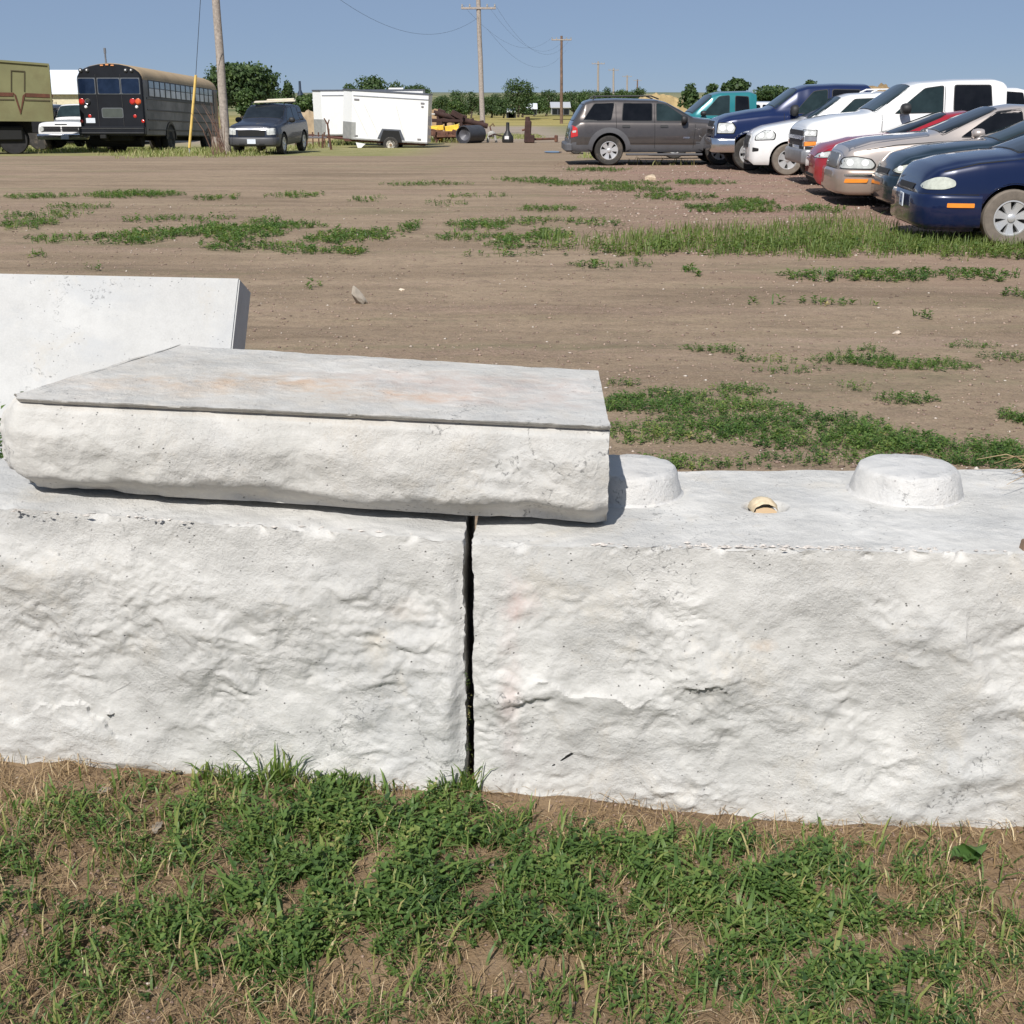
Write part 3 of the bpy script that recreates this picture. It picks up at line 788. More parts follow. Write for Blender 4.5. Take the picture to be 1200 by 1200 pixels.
# ---- dark teal sedan
def hoodgap(b, pts):
    for md in ('side', 'side2'):
        for i in range(len(pts)-1): b.patch('hood_gap', strip(pts[i], pts[i+1], .012), md, UNDER, .003, .05, 0, rr=0)
teal_d = paint('dark_teal_paint', (.004, .016, .026), metal=.2, rough=.3, dust=.01)
t, b = sedan('sedan', 'dark teal sedan squeezed between the navy sedan and the silver sedan', teal_d, dict(sh=-0.32, L=4.9, W=.88, r=.325, ra=.375, wheels=(1.30, 4.0),
    top=[(0, .58), (.04, .70), (.14, .79), (.42, .90), (.9, 1.01), (1.5, 1.08), (1.75, 1.10), (2.6, 1.43), (3.0, 1.46), (3.5, 1.43), (4.2, 1.12), (4.8, 1.05), (4.9, .75)],
    belt=[(0, .54), (.14, .70), (.5, .84), (1.5, .98), (4.7, .97), (4.9, .7)], bot=[(0, .25), (.15, .17), (4.3, .19), (4.9, .35)],
    hw=[(0, .62), (.04, .74), (.1, .83), (.2, .89), (.4, .95), (.8, .985), (1.2, 1), (4.2, 1), (4.7, .93), (4.9, .75)],
    thw=[(0, .55), (.5, .76), (1.6, .80), (2.7, .66), (3.5, .66), (4.2, .76), (4.9, .6)]), 5.62, 18.5, R(-4))
for md in ('side', 'side2'):
    b.lamp([(.24, .665), (.34, .635), (.54, .645), (.67, .70), (.66, .75), (.50, .765), (.34, .725)], md, LENSD, .010, AZ, .05)
    b.patch('bumper_crease', strip((.12, .60), (.95, .60), .012), md, BLACK, .004, .05, AZ, rr=0)
bumper(b, 'bumper', .21, .58, .88, .03, teal_d)
b.patch('grille', [(-.36, .60), (.36, .60), (.40, .68), (-.40, .68)], 'front', BLACK, .010, .04)
b.window([(2.3, 1.03), (2.75, 1.36), (3.1, 1.38), (3.1, 1.03)], 'side'); b.window([(3.17, 1.03), (3.17, 1.38), (3.5, 1.35), (3.95, 1.08), (3.95, 1.03)], 'side')
b.window([(1.82, -.66), (2.6, -.52), (2.6, .52), (1.82, .66)], 'top', name='windshield', rr=.08, glass=GLASSG)
mirror_part(b, 2.25, .82, 1.06, teal_d)
wheel(t, .98, .765, .325, .325, .2, 'steel', 6); wheel(t, 3.68, .765, .325, .325, .2, 'steel', 6)

hoodgap(b, [(.75, .86), (1.2, .95), (2.0, 1.02)])
# ---- silver sedan with tan lower body
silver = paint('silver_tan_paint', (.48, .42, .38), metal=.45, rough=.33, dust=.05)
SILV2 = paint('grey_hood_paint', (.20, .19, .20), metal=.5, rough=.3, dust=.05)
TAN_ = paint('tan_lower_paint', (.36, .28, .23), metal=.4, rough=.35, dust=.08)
t, b = sedan('sedan', 'silver sedan with tan lower bumper between the red coupe and dark teal sedan', silver, dict(sh=-0.38, L=5.1, W=.93, r=.33, ra=.385, wheels=(1.42, 4.22),
    top=[(0, .60), (.03, .74), (.10, .84), (.33, .94), (.86, 1.05), (1.5, 1.12), (1.85, 1.16), (2.75, 1.53), (3.1, 1.58), (3.6, 1.56), (4.3, 1.2), (4.95, 1.1), (5.1, .8)],
    belt=[(0, .56), (.10, .74), (.33, .85), (.9, .93), (1.7, 1.0), (4.9, 1.02), (5.1, .7)], bot=[(0, .27), (.12, .20), (.3, .18), (4.3, .2), (5.1, .38)],
    hw=[(0, .70), (.03, .79), (.08, .85), (.18, .90), (.4, .95), (.8, .985), (1.2, 1), (4.3, 1), (4.9, .94), (5.1, .78)],
    thw=[(0, .6), (.4, .76), (1.7, .80), (2.8, .66), (3.6, .66), (4.3, .76), (5.1, .6)],
    mat=lambda x, z, j: 2 if z < .50 else 0), 5.36, 20.45, R(-4), extra=[TAN_])
for md in ('side', 'side2'):
    b.lamp([(.30, .60), (.84, .60), (.88, .66), (.80, .74), (.56, .775), (.36, .755), (.30, .70)], md, LENS, .012, AZ, .04)
    b.patch('turn_signal', [(.40, .375), (.78, .385), (.80, .44), (.42, .44)], md, AMBER, .062, .05, AZ, rr=.015)
    b.patch('bumper_strip', strip((.06, .49), (1.0, .50), .03), md, CHROME, .06, .05, AZ, rr=0)
bumper(b, 'bumper', .20, .575, .95, .05, TAN_)
b.patch('grille', [(-.42, .60), (.42, .60), (.38, .82), (-.38, .82)], 'front', M('grille_grey', (.25, .26, .27), .4, metal=.6), .012, .04, rr=.05)
b.window([(2.22, 1.09), (2.78, 1.46), (3.15, 1.50), (3.2, 1.09)], 'side', glass=GLASSB); b.window([(3.27, 1.09), (3.25, 1.49), (3.6, 1.46), (4.1, 1.15), (4.1, 1.09)], 'side', glass=GLASSB)
b.window([(1.92, -.72), (2.78, -.56), (2.78, .56), (1.92, .72)], 'top', name='windshield', rr=.08)
b.patch('hood_panel', [(.12, -.68), (.4, -.72), (1.75, -.72), (1.75, .72), (.4, .72), (.12, .68)], 'top', SILV2, .005, .08, rr=.05)
mirror_part(b, 2.42, .88, 1.14, silver, (.12, .22, .15))
for q in (-1,): pass
wheel(t, 1.04, .815, .33, .33, .205, 'steel', 6, tyre=TYRE2); wheel(t, 3.84, .815, .33, .33, .205, 'steel', 6, tyre=TYRE2)

hoodgap(b, [(.75, .88), (1.2, .96), (2.1, 1.03)])
for md in ('side',): b.patch('door_gap', strip((1.9, .3), (1.95, 1.02), .01), md, UNDER, .003, .05, 0, rr=0)
# ---- red coupe
red = paint('red_paint', (.30, .008, .018), metal=.1, rough=.28, dust=.03)
t, b = sedan('coupe', 'red coupe with sloping windshield between the white pickup and silver sedan', red, dict(sh=-0.32, L=4.7, W=.87, r=.315, ra=.365, wheels=(1.28, 3.9),
    top=[(0, .62), (.03, .72), (.12, .79), (.4, .90), (.95, 1.01), (1.45, 1.06), (1.6, 1.08), (2.5, 1.42), (2.9, 1.46), (3.3, 1.42), (4.1, 1.08), (4.6, 1.02), (4.7, .75)],
    belt=[(0, .58), (.12, .71), (.4, .82), (1.5, .96), (4.5, .95), (4.7, .7)], bot=[(0, .32), (.10, .24), (.3, .18), (4.2, .2), (4.7, .38)],
    hw=[(0, .60), (.03, .71), (.08, .79), (.18, .86), (.4, .93), (.8, .98), (1.2, 1), (4, 1), (4.6, .92), (4.7, .78)],
    thw=[(0, .5), (.4, .72), (1.5, .78), (2.6, .62), (3.3, .62), (4.1, .74), (4.7, .6)]), 5.42, 22.4, R(-4))
for md in ('side', 'side2'):
    b.lamp([(.16, .665), (.62, .685), (.78, .76), (.74, .785), (.46, .775), (.26, .735)], md, LENS, .010, AZ, .03)
b.patch('air_dam', [(-.5, .26), (.5, .26), (.42, .38), (-.42, .38)], 'front', UNDER, .004, .05)
b.window([(2.05, 1.0), (2.6, 1.34), (3.3, 1.36), (3.6, 1.1), (3.5, 1.0)], 'side', glass=GLASSB)
b.window([(1.62, -.66), (2.52, -.50), (2.52, .50), (1.62, .66)], 'top', name='windshield', rr=.08, glass=GLASSB)
mirror_part(b, 2.1, .82, 1.02, red, (.08, .16, .11))
wheel(t, .96, .76, .315, .315, .2); wheel(t, 3.58, .76, .315, .315, .2)

# ---- pickups
def pickup(name, label, col, sp, X, Y, rz, cab_end, bed_top, L, extra=(), tyre=None, rs=.39, nsp=6, wb=None, group=None, rimm='alloy'):
    t = thing(name, label, 'pickup truck', rz=rz, group=group); W = sp['W']; place(t, X, Y, W, rz=rz)
    sp['mats'] = [col, UNDER]+list(extra); sp['L'] = cab_end; sh = sp.get('sh', 0.)
    b = Body(sp, 'cab', t); cab_end += sh; L += sh; wb += sh
    # load bed: two sides, tailgate, floor, joined as one shell with a wheel arch cut into each side
    r = rs; ra = r+.07; xr = wb; g = MB(); x0, x1 = cab_end+.03, L; zb = .55
    arch = [(xr-ra*math.cos(math.pi*k/16), r+ra*math.sin(math.pi*k/16)) for k in range(17)]
    arch = [(x, max(z, zb)) for x, z in arch]
    side = [(x0, zb)]+arch+[(x1, zb), (x1, bed_top), (x0, bed_top)]
    for sd in (-1, 1): g.prism(side, sd*(W-.005), sd*(W-.09))
    g.box((x1-.04, 0, (zb+bed_top)/2), (.07, 2*W-.2, bed_top-zb), .01); g.box((x0+.03, 0, (zb+bed_top)/2), (.05, 2*W-.2, bed_top-zb), .01)
    g.box(((x0+x1)/2, 0, zb+.04), (x1-x0-.1, 2*W-.2, .06))
    g.make('load_bed', col, t)
    g = MB(); g.box(((x0+x1)/2, 0, .48), (x1-x0, .8, .16)); g.box((1.6, 0, .42), (2.6, .8, .16)); g.make('chassis', UNDER, t)
    g = MB(); g.box((x1+.06, 0, .55), (.12, 2*W-.1, .18), .03); g.make('rear_bumper', CHROME, t)
    for sd in (-1, 1):
        g = MB(); g.box((x1+.005, sd*(W-.11), bed_top-.25), (.03, .16, .36), .01); g.make('tail_light', REDL, t)
    for xw in (sp['wheels'][0]+sh, xr): wheel(t, xw, W-.15, r, r, .27, rimm, nsp, tyre=tyre)
    return t, b
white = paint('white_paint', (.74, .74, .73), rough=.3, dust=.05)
GREYB = M('grey_bumper', (.28, .28, .29), .4, metal=.6, var=.15)
TW = .98
t, b = pickup('pickup_truck', 'big white crew cab pickup towering over the red coupe', white, dict(sh=-0.35, W=TW, r=.40, ra=.47, wheels=(1.02,),
    top=[(0, 1.02), (.03, 1.10), (.10, 1.17), (.4, 1.25), (1.0, 1.35), (1.5, 1.40), (1.62, 1.42), (2.35, 1.92), (2.55, 1.97), (3.3, 2.02), (4.0, 2.03), (4.16, 1.99), (4.2, 1.94)],
    belt=[(0, .98), (.1, 1.08), (.4, 1.15), (1.5, 1.26), (2.5, 1.33), (4.2, 1.35)], bot=[(0, .48), (.2, .42), (4.2, .45)],
    hw=[(0, .90), (.03, .935), (.08, .955), (.2, .975), (.5, .99), (1, 1), (4.2, 1)],
    thw=[(0, .8), (.4, .84), (1.5, .84), (2.4, .76), (4.1, .76), (4.2, .75)], crown=.06), 5.78, 25.2, R(-2), 4.2, 1.38, 6.0, wb=4.9, rs=.40, tyre=TYRE2)
bumper(b, 'bumper', .42, .70, .58, .05, GREYB)
for md in ('side', 'side2'):
    b.lamp([(.26, .95), (.55, .95), (.55, 1.06), (.26, 1.06)], md, LENS, .014, AZ, .02)
    b.patch('grille_wrap', [(.14, .86), (.57, .86), (.57, .94), (.14, .94)], md, GREYB, .018, .05, AZ, rr=.01)
    b.patch('turn_signal', [(.28, .76), (.56, .78), (.56, .85), (.28, .84)], md, AMBER, .014, .05, AZ, rr=.02)
    b.patch('valance', [(.16, .68), (.58, .70), (.58, .755), (.16, .755)], md, BLACK, .010, .05, AZ, rr=.01)
    b.patch('door_gap', strip((1.80, .5), (1.82, 1.36), .012), md, UNDER, .003, .05, 0, rr=0)
    b.patch('door_gap', strip((3.02, .5), (3.02, 1.9), .012), md, UNDER, .003, .05, 0, rr=0)
    b.patch('door_handle', [(2.78, 1.17), (2.95, 1.17), (2.95, 1.21), (2.78, 1.21)], md, BLACK, .02, .05, 0, rr=.01)
b.patch('grille', [(-.70, .76), (.70, .76), (.70, 1.05), (-.70, 1.05)], 'front', BLACK, .012, .1, rr=.03)
b.patch('grille_bar', [(-.74, .88), (.74, .88), (.74, .95), (-.74, .95)], 'front', CHROME, .03, .1, rr=.01)
b.window([(2.07, 1.38), (2.62, 1.83), (2.98, 1.88), (2.98, 1.40)], 'side', glass=GLASSG); b.window([(3.20, 1.42), (3.20, 1.89), (3.88, 1.89), (3.93, 1.42)], 'side', glass=GLASSB)
b.window([(1.68, -.80), (2.34, -.70), (2.34, .70), (1.68, .80)], 'top', name='windshield', rr=.08, glass=GLASSG)
mirror_part(b, 2.22, TW*.95, 1.46, BLACK, (.12, .26, .20))
# ---- navy pickup
t, b = pickup('pickup_truck', 'navy blue quad cab pickup with chrome grille between grey SUV and white van', paint('blue_pickup_paint', (.003, .011, .058), metal=.1, rough=.28, dust=.0), dict(sh=-0.13, W=.98, r=.40, ra=.47, wheels=(.98,),
    top=[(0, 1.0), (.02, 1.10), (.08, 1.18), (.44, 1.29), (1.0, 1.38), (1.35, 1.42), (1.45, 1.44), (2.05, 1.88), (2.3, 1.95), (3.0, 1.98), (3.7, 1.97), (3.8, 1.88)],
    belt=[(0, .95), (.1, 1.08), (.5, 1.17), (1.4, 1.27), (3.8, 1.30)], bot=[(0, .50), (.2, .44), (3.8, .45)],
    hw=[(0, .84), (.03, .89), (.08, .925), (.2, .96), (.5, .99), (1, 1), (3.8, 1)], thw=[(0, .74), (.4, .82), (1.4, .82), (2.2, .74), (3.8, .74)], crown=.06,
    mat=lambda x, z, j: 0), 4.84, 30.5, R(-2), 3.8, 1.33, 5.8, wb=4.6, rs=.40, nsp=5)
bumper(b, 'bumper', .42, .74, .60, .05, CHROME)
for md in ('side', 'side2'):
    b.lamp([(.16, .86), (.56, .86), (.60, .98), (.52, 1.08), (.18, 1.08)], md, LENS, .014, AZ, .03)
    b.patch('grille_wrap', [(-.03, .80), (.14, .80), (.14, 1.18), (-.03, 1.18)], md, CHROME, .014, .05, AZ, rr=.02)
    b.patch('arch_trim', [(.98-.52*math.cos(math.pi*k/14), .40+.52*math.sin(math.pi*k/14)) for k in range(1, 14)]+[(.98+.465*math.cos(math.pi*k/14), .40+.465*math.sin(math.pi*k/14)) for k in range(1, 14)], md, CHROME, .012, .05, 0, rr=0)
    b.patch('door_gap', strip((1.72, .5), (1.74, 1.3), .012), md, UNDER, .003, .05, 0, rr=0)
    b.patch('door_gap', strip((2.78, .5), (2.78, 1.9), .012), md, UNDER, .003, .05, 0, rr=0)
b.patch('grille', [(-.55, .82), (.55, .82), (.5, 1.12), (-.5, 1.12)], 'front', BLACK, .012, .1, rr=.03)
b.patch('grille_bar', [(-.58, .93), (.58, .93), (.58, .99), (-.58, .99)], 'front', CHROME, .03, .1, rr=.01)
b.window([(1.98, 1.31), (2.42, 1.79), (2.74, 1.83), (2.74, 1.33)], 'side', glass=GLASSG); b.window([(2.86, 1.35), (2.86, 1.83), (3.5, 1.82), (3.5, 1.35)], 'side', glass=GLASSB)
b.window([(1.52, -.80), (2.02, -.70), (2.02, .70), (1.52, .80)], 'top', name='windshield', rr=.08, glass=GLASSG)
mirror_part(b, 1.95, .93, 1.37, BLACK, (.12, .26, .24))
# ---- teal pickup behind
t, b = pickup('pickup_truck', 'bright teal extended cab pickup behind the grey SUV and navy pickup', paint('teal_paint', (.012, .16, .18), metal=.1, rough=.3, dust=.03), dict(W=.90, r=.36, ra=.42, wheels=(.95,),
    top=[(0, .95), (.02, 1.02), (.08, 1.08), (.5, 1.15), (1.3, 1.22), (1.4, 1.24), (2.0, 1.75), (2.25, 1.82), (3.1, 1.84), (3.26, 1.78)],
    belt=[(0, .9), (.1, 1.0), (1.4, 1.12), (3.26, 1.16)], bot=[(0, .45), (.2, .40), (3.26, .4)],
    hw=[(0, .86), (.03, .90), (.1, .94), (.3, .97), (1, 1), (3.26, 1)], thw=[(0, .74), (.4, .82), (1.4, .82), (2.1, .76), (3.26, .76)]), 3.66, 36.6, R(2), 3.26, 1.26, 5.1, wb=4.1, rs=.36)
bumper(b, 'bumper', .40, .62, .4, .05, CHROME)
for md in ('side', 'side2'): b.lamp([(.04, .78), (.30, .78), (.30, .92), (.04, .92)], md, LENS, .014, AZ, .02)
b.window([(1.72, 1.20), (2.18, 1.68), (2.48, 1.71), (2.48, 1.20)], 'side', glass=GLASSG); b.window([(2.66, 1.18), (2.66, 1.70), (3.02, 1.68), (3.06, 1.18)], 'side', glass=GLASSB)
b.window([(1.45, -.72), (1.98, -.66), (1.98, .66), (1.45, .72)], 'top', name='windshield', rr=.08, glass=GLASSG)
mirror_part(b, 1.72, .86, 1.24, BLACK, (.1, .2, .14))
# ---- white van
VW = .92
t = thing('minivan', 'white minivan with small upright nose between navy pickup and white pickup', 'minivan', rz=R(-3)); place(t, 5.40, 28.7, VW, rz=R(-3))
b = Body(dict(sh=-.22, L=4.9, W=VW, r=.34, ra=.40, wheels=(1.04, 3.9), mats=[white, UNDER],
    top=[(0, .68), (.03, .82), (.10, .91), (.25, .98), (.54, 1.06), (1.15, 1.17), (1.4, 1.21), (2.15, 1.68), (2.4, 1.75), (3.1, 1.79), (4.2, 1.77), (4.6, 1.70), (4.85, 1.2), (4.9, .8)],
    belt=[(0, .64), (.1, .82), (.5, .94), (1.4, 1.08), (4.7, 1.12), (4.9, .75)], bot=[(0, .30), (.15, .22), (4.3, .24), (4.9, .4)],
    hw=[(0, .64), (.03, .74), (.08, .81), (.18, .88), (.4, .945), (.8, .985), (1.2, 1), (4.3, 1), (4.75, .96), (4.9, .85)],
    thw=[(0, .55), (.4, .74), (1.3, .80), (2.3, .74), (4.4, .74), (4.9, .7)]), 'body', t)
for md in ('side', 'side2'):
    b.lamp([(.26, .76), (.70, .78), (.72, .88), (.64, .95), (.44, .95), (.28, .86)], md, LENS, .012, AZ, .04)
    b.patch('air_slot', [(.20, .50), (.36, .52), (.36, .58), (.20, .60)], md, UNDER, .004, .05, AZ, rr=.02)
b.patch('grille', [(-.34, .58), (.34, .58), (.40, .84), (-.40, .84)], 'front', BLACK, .012, .05, rr=.06)
b.window([(1.95, 1.15), (2.45, 1.62), (3.0, 1.64), (3.0, 1.16)], 'side', glass=GLASSG); b.window([(3.14, 1.17), (3.14, 1.65), (3.9, 1.64), (3.9, 1.17)], 'side', glass=GLASSB); b.window([(4.0, 1.18), (4.0, 1.63), (4.35, 1.60), (4.55, 1.2)], 'side', glass=GLASSB)
b.window([(1.48, -.74), (2.15, -.64), (2.15, .64), (1.48, .74)], 'top', name='windshield', rr=.08, glass=GLASSG)
mirror_part(b, 2.0, .86, 1.22, white, (.1, .2, .16))
for sd in (-1, 1):
    g = MB(); g.tube([(2.6, sd*.6, 1.76), (2.75, sd*.6, 1.83), (4.0, sd*.6, 1.85), (4.2, sd*.6, 1.78)], .018, 6); g.make('roof_rail', white, t)
wheel(t, .82, VW-.12, .34, .34, .21, 'alloy', 5, tyre=TYRE2); wheel(t, 3.68, VW-.12, .34, .34, .21, 'alloy', 5, tyre=TYRE2)
# ---- grey SUV, broadside
grey = paint('dark_grey_paint', (.085, .075, .072), metal=.55, rough=.34, dust=.06)
CLAD = M('grey_cladding', (.085, .085, .092), .55, var=.1)
EW = .93; EL = 4.75
t = thing('suv', 'dark grey SUV seen broadside at the left end of the parked row', 'suv', rz=math.pi+R(1))
t.location = (1.42+EL, 32.8+EW, -.285)
lx = lambda q: EL-q
b = Body(dict(L=EL, W=EW, r=.365, ra=.43, wheels=(lx(3.88), lx(1.04)), mats=[grey, UNDER, CLAD],
    top=[(0, .85), (.03, .98), (.10, 1.04), (.6, 1.10), (lx(3.4), 1.16), (lx(3.2), 1.19), (lx(2.5), 1.55), (lx(2.25), 1.61), (lx(1.2), 1.63), (lx(.6), 1.61), (lx(.42), 1.56), (lx(.10), 1.06), (lx(.05), .95), (EL, .60)],
    belt=[(0, .8), (.1, .95), (.6, 1.0), (lx(3.2), 1.05), (lx(.3), 1.07), (lx(.05), .9), (EL, .55)], bot=[(0, .38), (.2, .32), (lx(.3), .33), (EL, .36)],
    hw=[(0, .82), (.03, .88), (.1, .93), (.3, .975), (.7, 1), (lx(.4), 1), (lx(.12), .97), (lx(.03), .93), (EL, .88)],
    thw=[(0, .7), (.5, .82), (lx(3.2), .82), (lx(2.4), .74), (lx(.6), .72), (lx(.2), .80), (EL, .8)],
    mat=lambda x, z, j: 2 if z < .54 or (lx(.06) < x and z < .66) else 0, cap2=2), 'body', t)
b.window([(lx(.36), 1.08), (lx(.66), 1.50), (lx(1.16), 1.52), (lx(1.08), 1.10)][::-1], 'side', glass=GLASSB, rr=.05)
b.window([(lx(1.36), 1.09), (lx(1.40), 1.51), (lx(2.12), 1.51), (lx(2.12), 1.09)][::-1], 'side', glass=GLASSB, rr=.03)
b.window([(lx(2.24), 1.09), (lx(2.24), 1.51), (lx(2.48), 1.48), (lx(2.98), 1.16), (lx(2.98), 1.09)][::-1], 'side', glass=GLASSG, rr=.03)
for md in ('side', 'side2'):
    b.patch('tail_light', [(lx(.06), .68), (lx(.24), .72), (lx(.22), .92), (lx(.10), .98), (lx(.07), .97)][::-1], md, REDL, .012, .05, 0, rr=.02)
    b.patch('reversing_light', [(lx(.10), .80), (lx(.19), .81), (lx(.19), .86), (lx(.10), .85)][::-1], md, LENS, .018, .05, 0, rr=.01)
    for q in (1.22, 2.20, 3.18):
        b.patch('door_gap', strip((lx(q), .42 if q > 1.5 else .80), (lx(q+(.05 if q > 3 else -.02)), 1.06 if q > 3 else 1.5), .011), md, UNDER, .003, .06, 0, rr=0)
    for q in (1.36, 2.33): b.patch('door_handle', [(lx(q), .93), (lx(q+.20), .93), (lx(q+.20), .985), (lx(q), .985)][::-1], md, BLACK, .02, .06, 0, rr=.02)
    for q in (1.04, 3.88): b.patch('arch_flare', [(lx(q)-.55*math.cos(math.pi*k/18), .40+.53*math.sin(math.pi*k/18)) for k in range(0, 19)]+[(lx(q)+.435*math.cos(math.pi*k/18), .365+.44*math.sin(math.pi*k/18)) for k in range(0, 19)], md, CLAD, .016, .04, 0, rr=0)
    b.patch('badge', [(lx(2.92), .66), (lx(3.08), .66), (lx(3.08), .70), (lx(2.92), .70)][::-1], md, CHROME, .008, .06, 0, rr=.005)
    b.patch('fuel_flap', [(lx(.52+.09*math.cos(a)), .88+.09*math.sin(a)) for a in [2*math.pi*k/14 for k in range(14)]], md, grey, .006, .06, 0, rr=0)
    b.patch('cladding_line', strip((lx(1.55), .545), (lx(3.35), .545), .012), md, UNDER, .004, .06, 0, rr=0)
    b.lamp([(.06, .78), (.40, .80), (.42, .94), (.10, .95)], md, LENS, .012, 0, .03)
b.window([(lx(3.16), -.74), (lx(2.56), -.66), (lx(2.56), .66), (lx(3.16), .74)][::-1], 'top', name='windshield', rr=.06, glass=GLASSG)
b.window([(-.68, 1.10), (.68, 1.10), (.60, 1.48), (-.60, 1.48)], 'rear', name='rear_window', rr=.06, glass=GLASSB)
for sd in (-1, 1):
    g = MB(); g.tube([(lx(.62), sd*.60, 1.60), (lx(.72), sd*.62, 1.675), (lx(2.1), sd*.62, 1.685), (lx(2.3), sd*.60, 1.61)], .020, 6); g.make('roof_rail', BLACK, t)
    g = MB(); g.box((lx(2.45), sd*(EW-.02), .27), (1.95, .16, .05), .015); g.make('running_board', CLAD, t)
bmp_ = MB(); bmp_.box((EL-.02, 0, .44), (.20, 2*EW-.06, .22), .04); bmp_.make('rear_bumper', CLAD, t)
mirror_part(b, lx(2.92), .86, 1.12, BLACK, (.10, .20, .19))
wheel(t, lx(3.88), EW-.13, .365, .365, .235, 'alloy', 6); wheel(t, lx(1.04), EW-.13, .365, .365, .235, 'alloy', 6)
# ---- far white SUV behind the teal pickup
def far_suv(label, X, Y, col, rz=R(2), H=1.0):
    t = thing('suv', label, 'suv', rz=rz); place(t, X, Y, .9, rz=rz)
    b = Body(dict(L=4.8, W=.9, r=.36, ra=.42, wheels=(1.0, 3.8), mats=[col, UNDER],
        top=[(0, .85), (.1, 1.0), (1.2, 1.15), (1.35, 1.18), (2.0, 1.66*H), (2.3, 1.74*H), (4.2, 1.74*H), (4.6, 1.66*H), (4.8, .9)],
        belt=[(0, .8), (.1, .95), (1.3, 1.06), (4.6, 1.1), (4.8, .8)], bot=[(0, .38), (.2, .32), (4.8, .36)],
        hw=[(0, .8), (.1, .92), (.5, 1), (4.5, 1), (4.8, .9)], thw=[(0, .7), (1.3, .82), (2.2, .76), (4.5, .76), (4.8, .8)]), 'body', t)
    b.window([(1.7, 1.16), (2.25, 1.62*H), (2.8, 1.64*H), (2.8, 1.16)], 'side', glass=GLASSB); b.window([(2.9, 1.16), (2.9, 1.64*H), (3.7, 1.64*H), (3.7, 1.16)], 'side', glass=GLASSB)
    b.window([(3.8, 1.16), (3.8, 1.63*H), (4.3, 1.60*H), (4.45, 1.16)], 'side', glass=GLASSB)
    b.window([(1.42, -.72), (2.0, -.62), (2.0, .62), (1.42, .72)], 'top', name='windshield', rr=.06, glass=GLASSG)
    for md in ('side', 'side2'): b.lamp([(.06, .78), (.40, .80), (.42, .92), (.10, .93)], md, LENS, .012, 0, .03)
    wheel(t, 1.0, .78, .36, .36, .23); wheel(t, 3.8, .78, .36, .36, .23)
    return t
far_suv('white SUV with dark windows standing behind the teal pickup cab', 4.55, 43.0, white)
far_suv('white SUV glimpsed behind the windshield of the big white pickup', 9.35, 34.5, white, H=1.10)
# ---- left SUV, three-quarter front
LWd = .92
slate = paint('slate_blue_paint', (.016, .023, .042), metal=.1, rough=.4, dust=.04, coat=.3)
t = thing('suv', 'slate grey SUV facing the camera beside the thick wooden pole, board on its roof', 'suv', (-9.22, 45.6, -.63), R(90-5.5))
b = Body(dict(L=4.75, W=LWd, r=.37, ra=.44, wheels=(.98, 3.80), mats=[slate, UNDER, CLAD],
    top=[(0, .86), (.03, .98), (.10, 1.05), (.5, 1.12), (1.2, 1.20), (1.35, 1.23), (2.05, 1.66), (2.3, 1.73), (3.6, 1.74), (4.2, 1.70), (4.6, 1.15), (4.75, .8)],
    belt=[(0, .82), (.1, .98), (1.3, 1.10), (4.5, 1.13), (4.75, .75)], bot=[(0, .34), (.2, .30), (4.75, .36)],
    hw=[(0, .80), (.03, .87), (.1, .93), (.3, .975), (.7, 1), (4.4, 1), (4.7, .92), (4.75, .88)],
    thw=[(0, .72), (.5, .82), (1.3, .82), (2.2, .74), (4.2, .72), (4.75, .8)], mat=lambda x, z, j: 2 if z < .52 else 0, cap=0), 'body', t)
bumper(b, 'bumper', .34, .62, .34, .03, M('bumper_grey', (.07, .07, .075), .5, metal=.2))
b.patch('grille', [(-.48, .66), (.48, .66), (.50, .86), (-.50, .86)], 'front', UNDER, .012, .08, rr=.03)
b.patch('grille_trim', [(-.56, .875), (.56, .875), (.56, .925), (-.56, .925)], 'front', CHROME, .03, .08, rr=.01)
for sd in (-1, 1):
    b.patch('headlight', [(sd*.56, .70), (sd*.86, .72), (sd*.84, .94), (sd*.56, .92)], 'front', LENS, .012, .05, rr=.04)
    g = MB(); g.lathe([(.001, -.01), (.06, -.01), (.065, .02)], 14, axis='x'); o = g.make('fog_light', LENS, t); o.location = (.0, sd*.66, .46)
    g = MB(); g.box((-.02, sd*.36, .38), (.05, .20, .07), .01); g.make('bumper_slot', UNDER, t)
plate(t, -.055, 0, .48, 0, '')
b.window([(1.42, -.76), (2.08, -.66), (2.08, .66), (1.42, .76)], 'top', name='windshield', rr=.08, glass=GLASS)
b.window([(1.8, 1.16), (2.32, 1.60), (2.75, 1.62), (2.75, 1.16)], 'side', glass=GLASSG); b.window([(2.84, 1.16), (2.84, 1.63), (3.5, 1.62), (3.55, 1.16)], 'side', glass=GLASSG)
b.window([(3.64, 1.16), (3.62, 1.60), (4.05, 1.56), (4.25, 1.16)], 'side', glass=GLASSB)
mirror_part(b, 1.82, .88, 1.18, BLACK, (.1, .22, .18))
for sd in (-1, 1):
    g = MB(); g.tube([(2.3, sd*.6, 1.71), (2.4, sd*.62, 1.78), (3.9, sd*.62, 1.78), (4.1, sd*.6, 1.71)], .018, 6); g.make('roof_rail', BLACK, t)
wheel(t, .98, LWd-.13, .37, .37, .235); wheel(t, 3.80, LWd-.13, .37, .37, .235)
bd = MB(); bd.box((0, 0, 0), (1.5, .50, .05), .015); bd.box((.2, .1, .05), (1.0, .3, .05), .015)
o = bd.make('roof_board', M('board_cream', (.62, .56, .44), .8)); o.location = (-8.75, 48.0, 1.19); o.rotation_euler = (R(3), R(-2), R(5))
props(o, 'cream boards lying on the roof of the slate grey SUV', 'board')
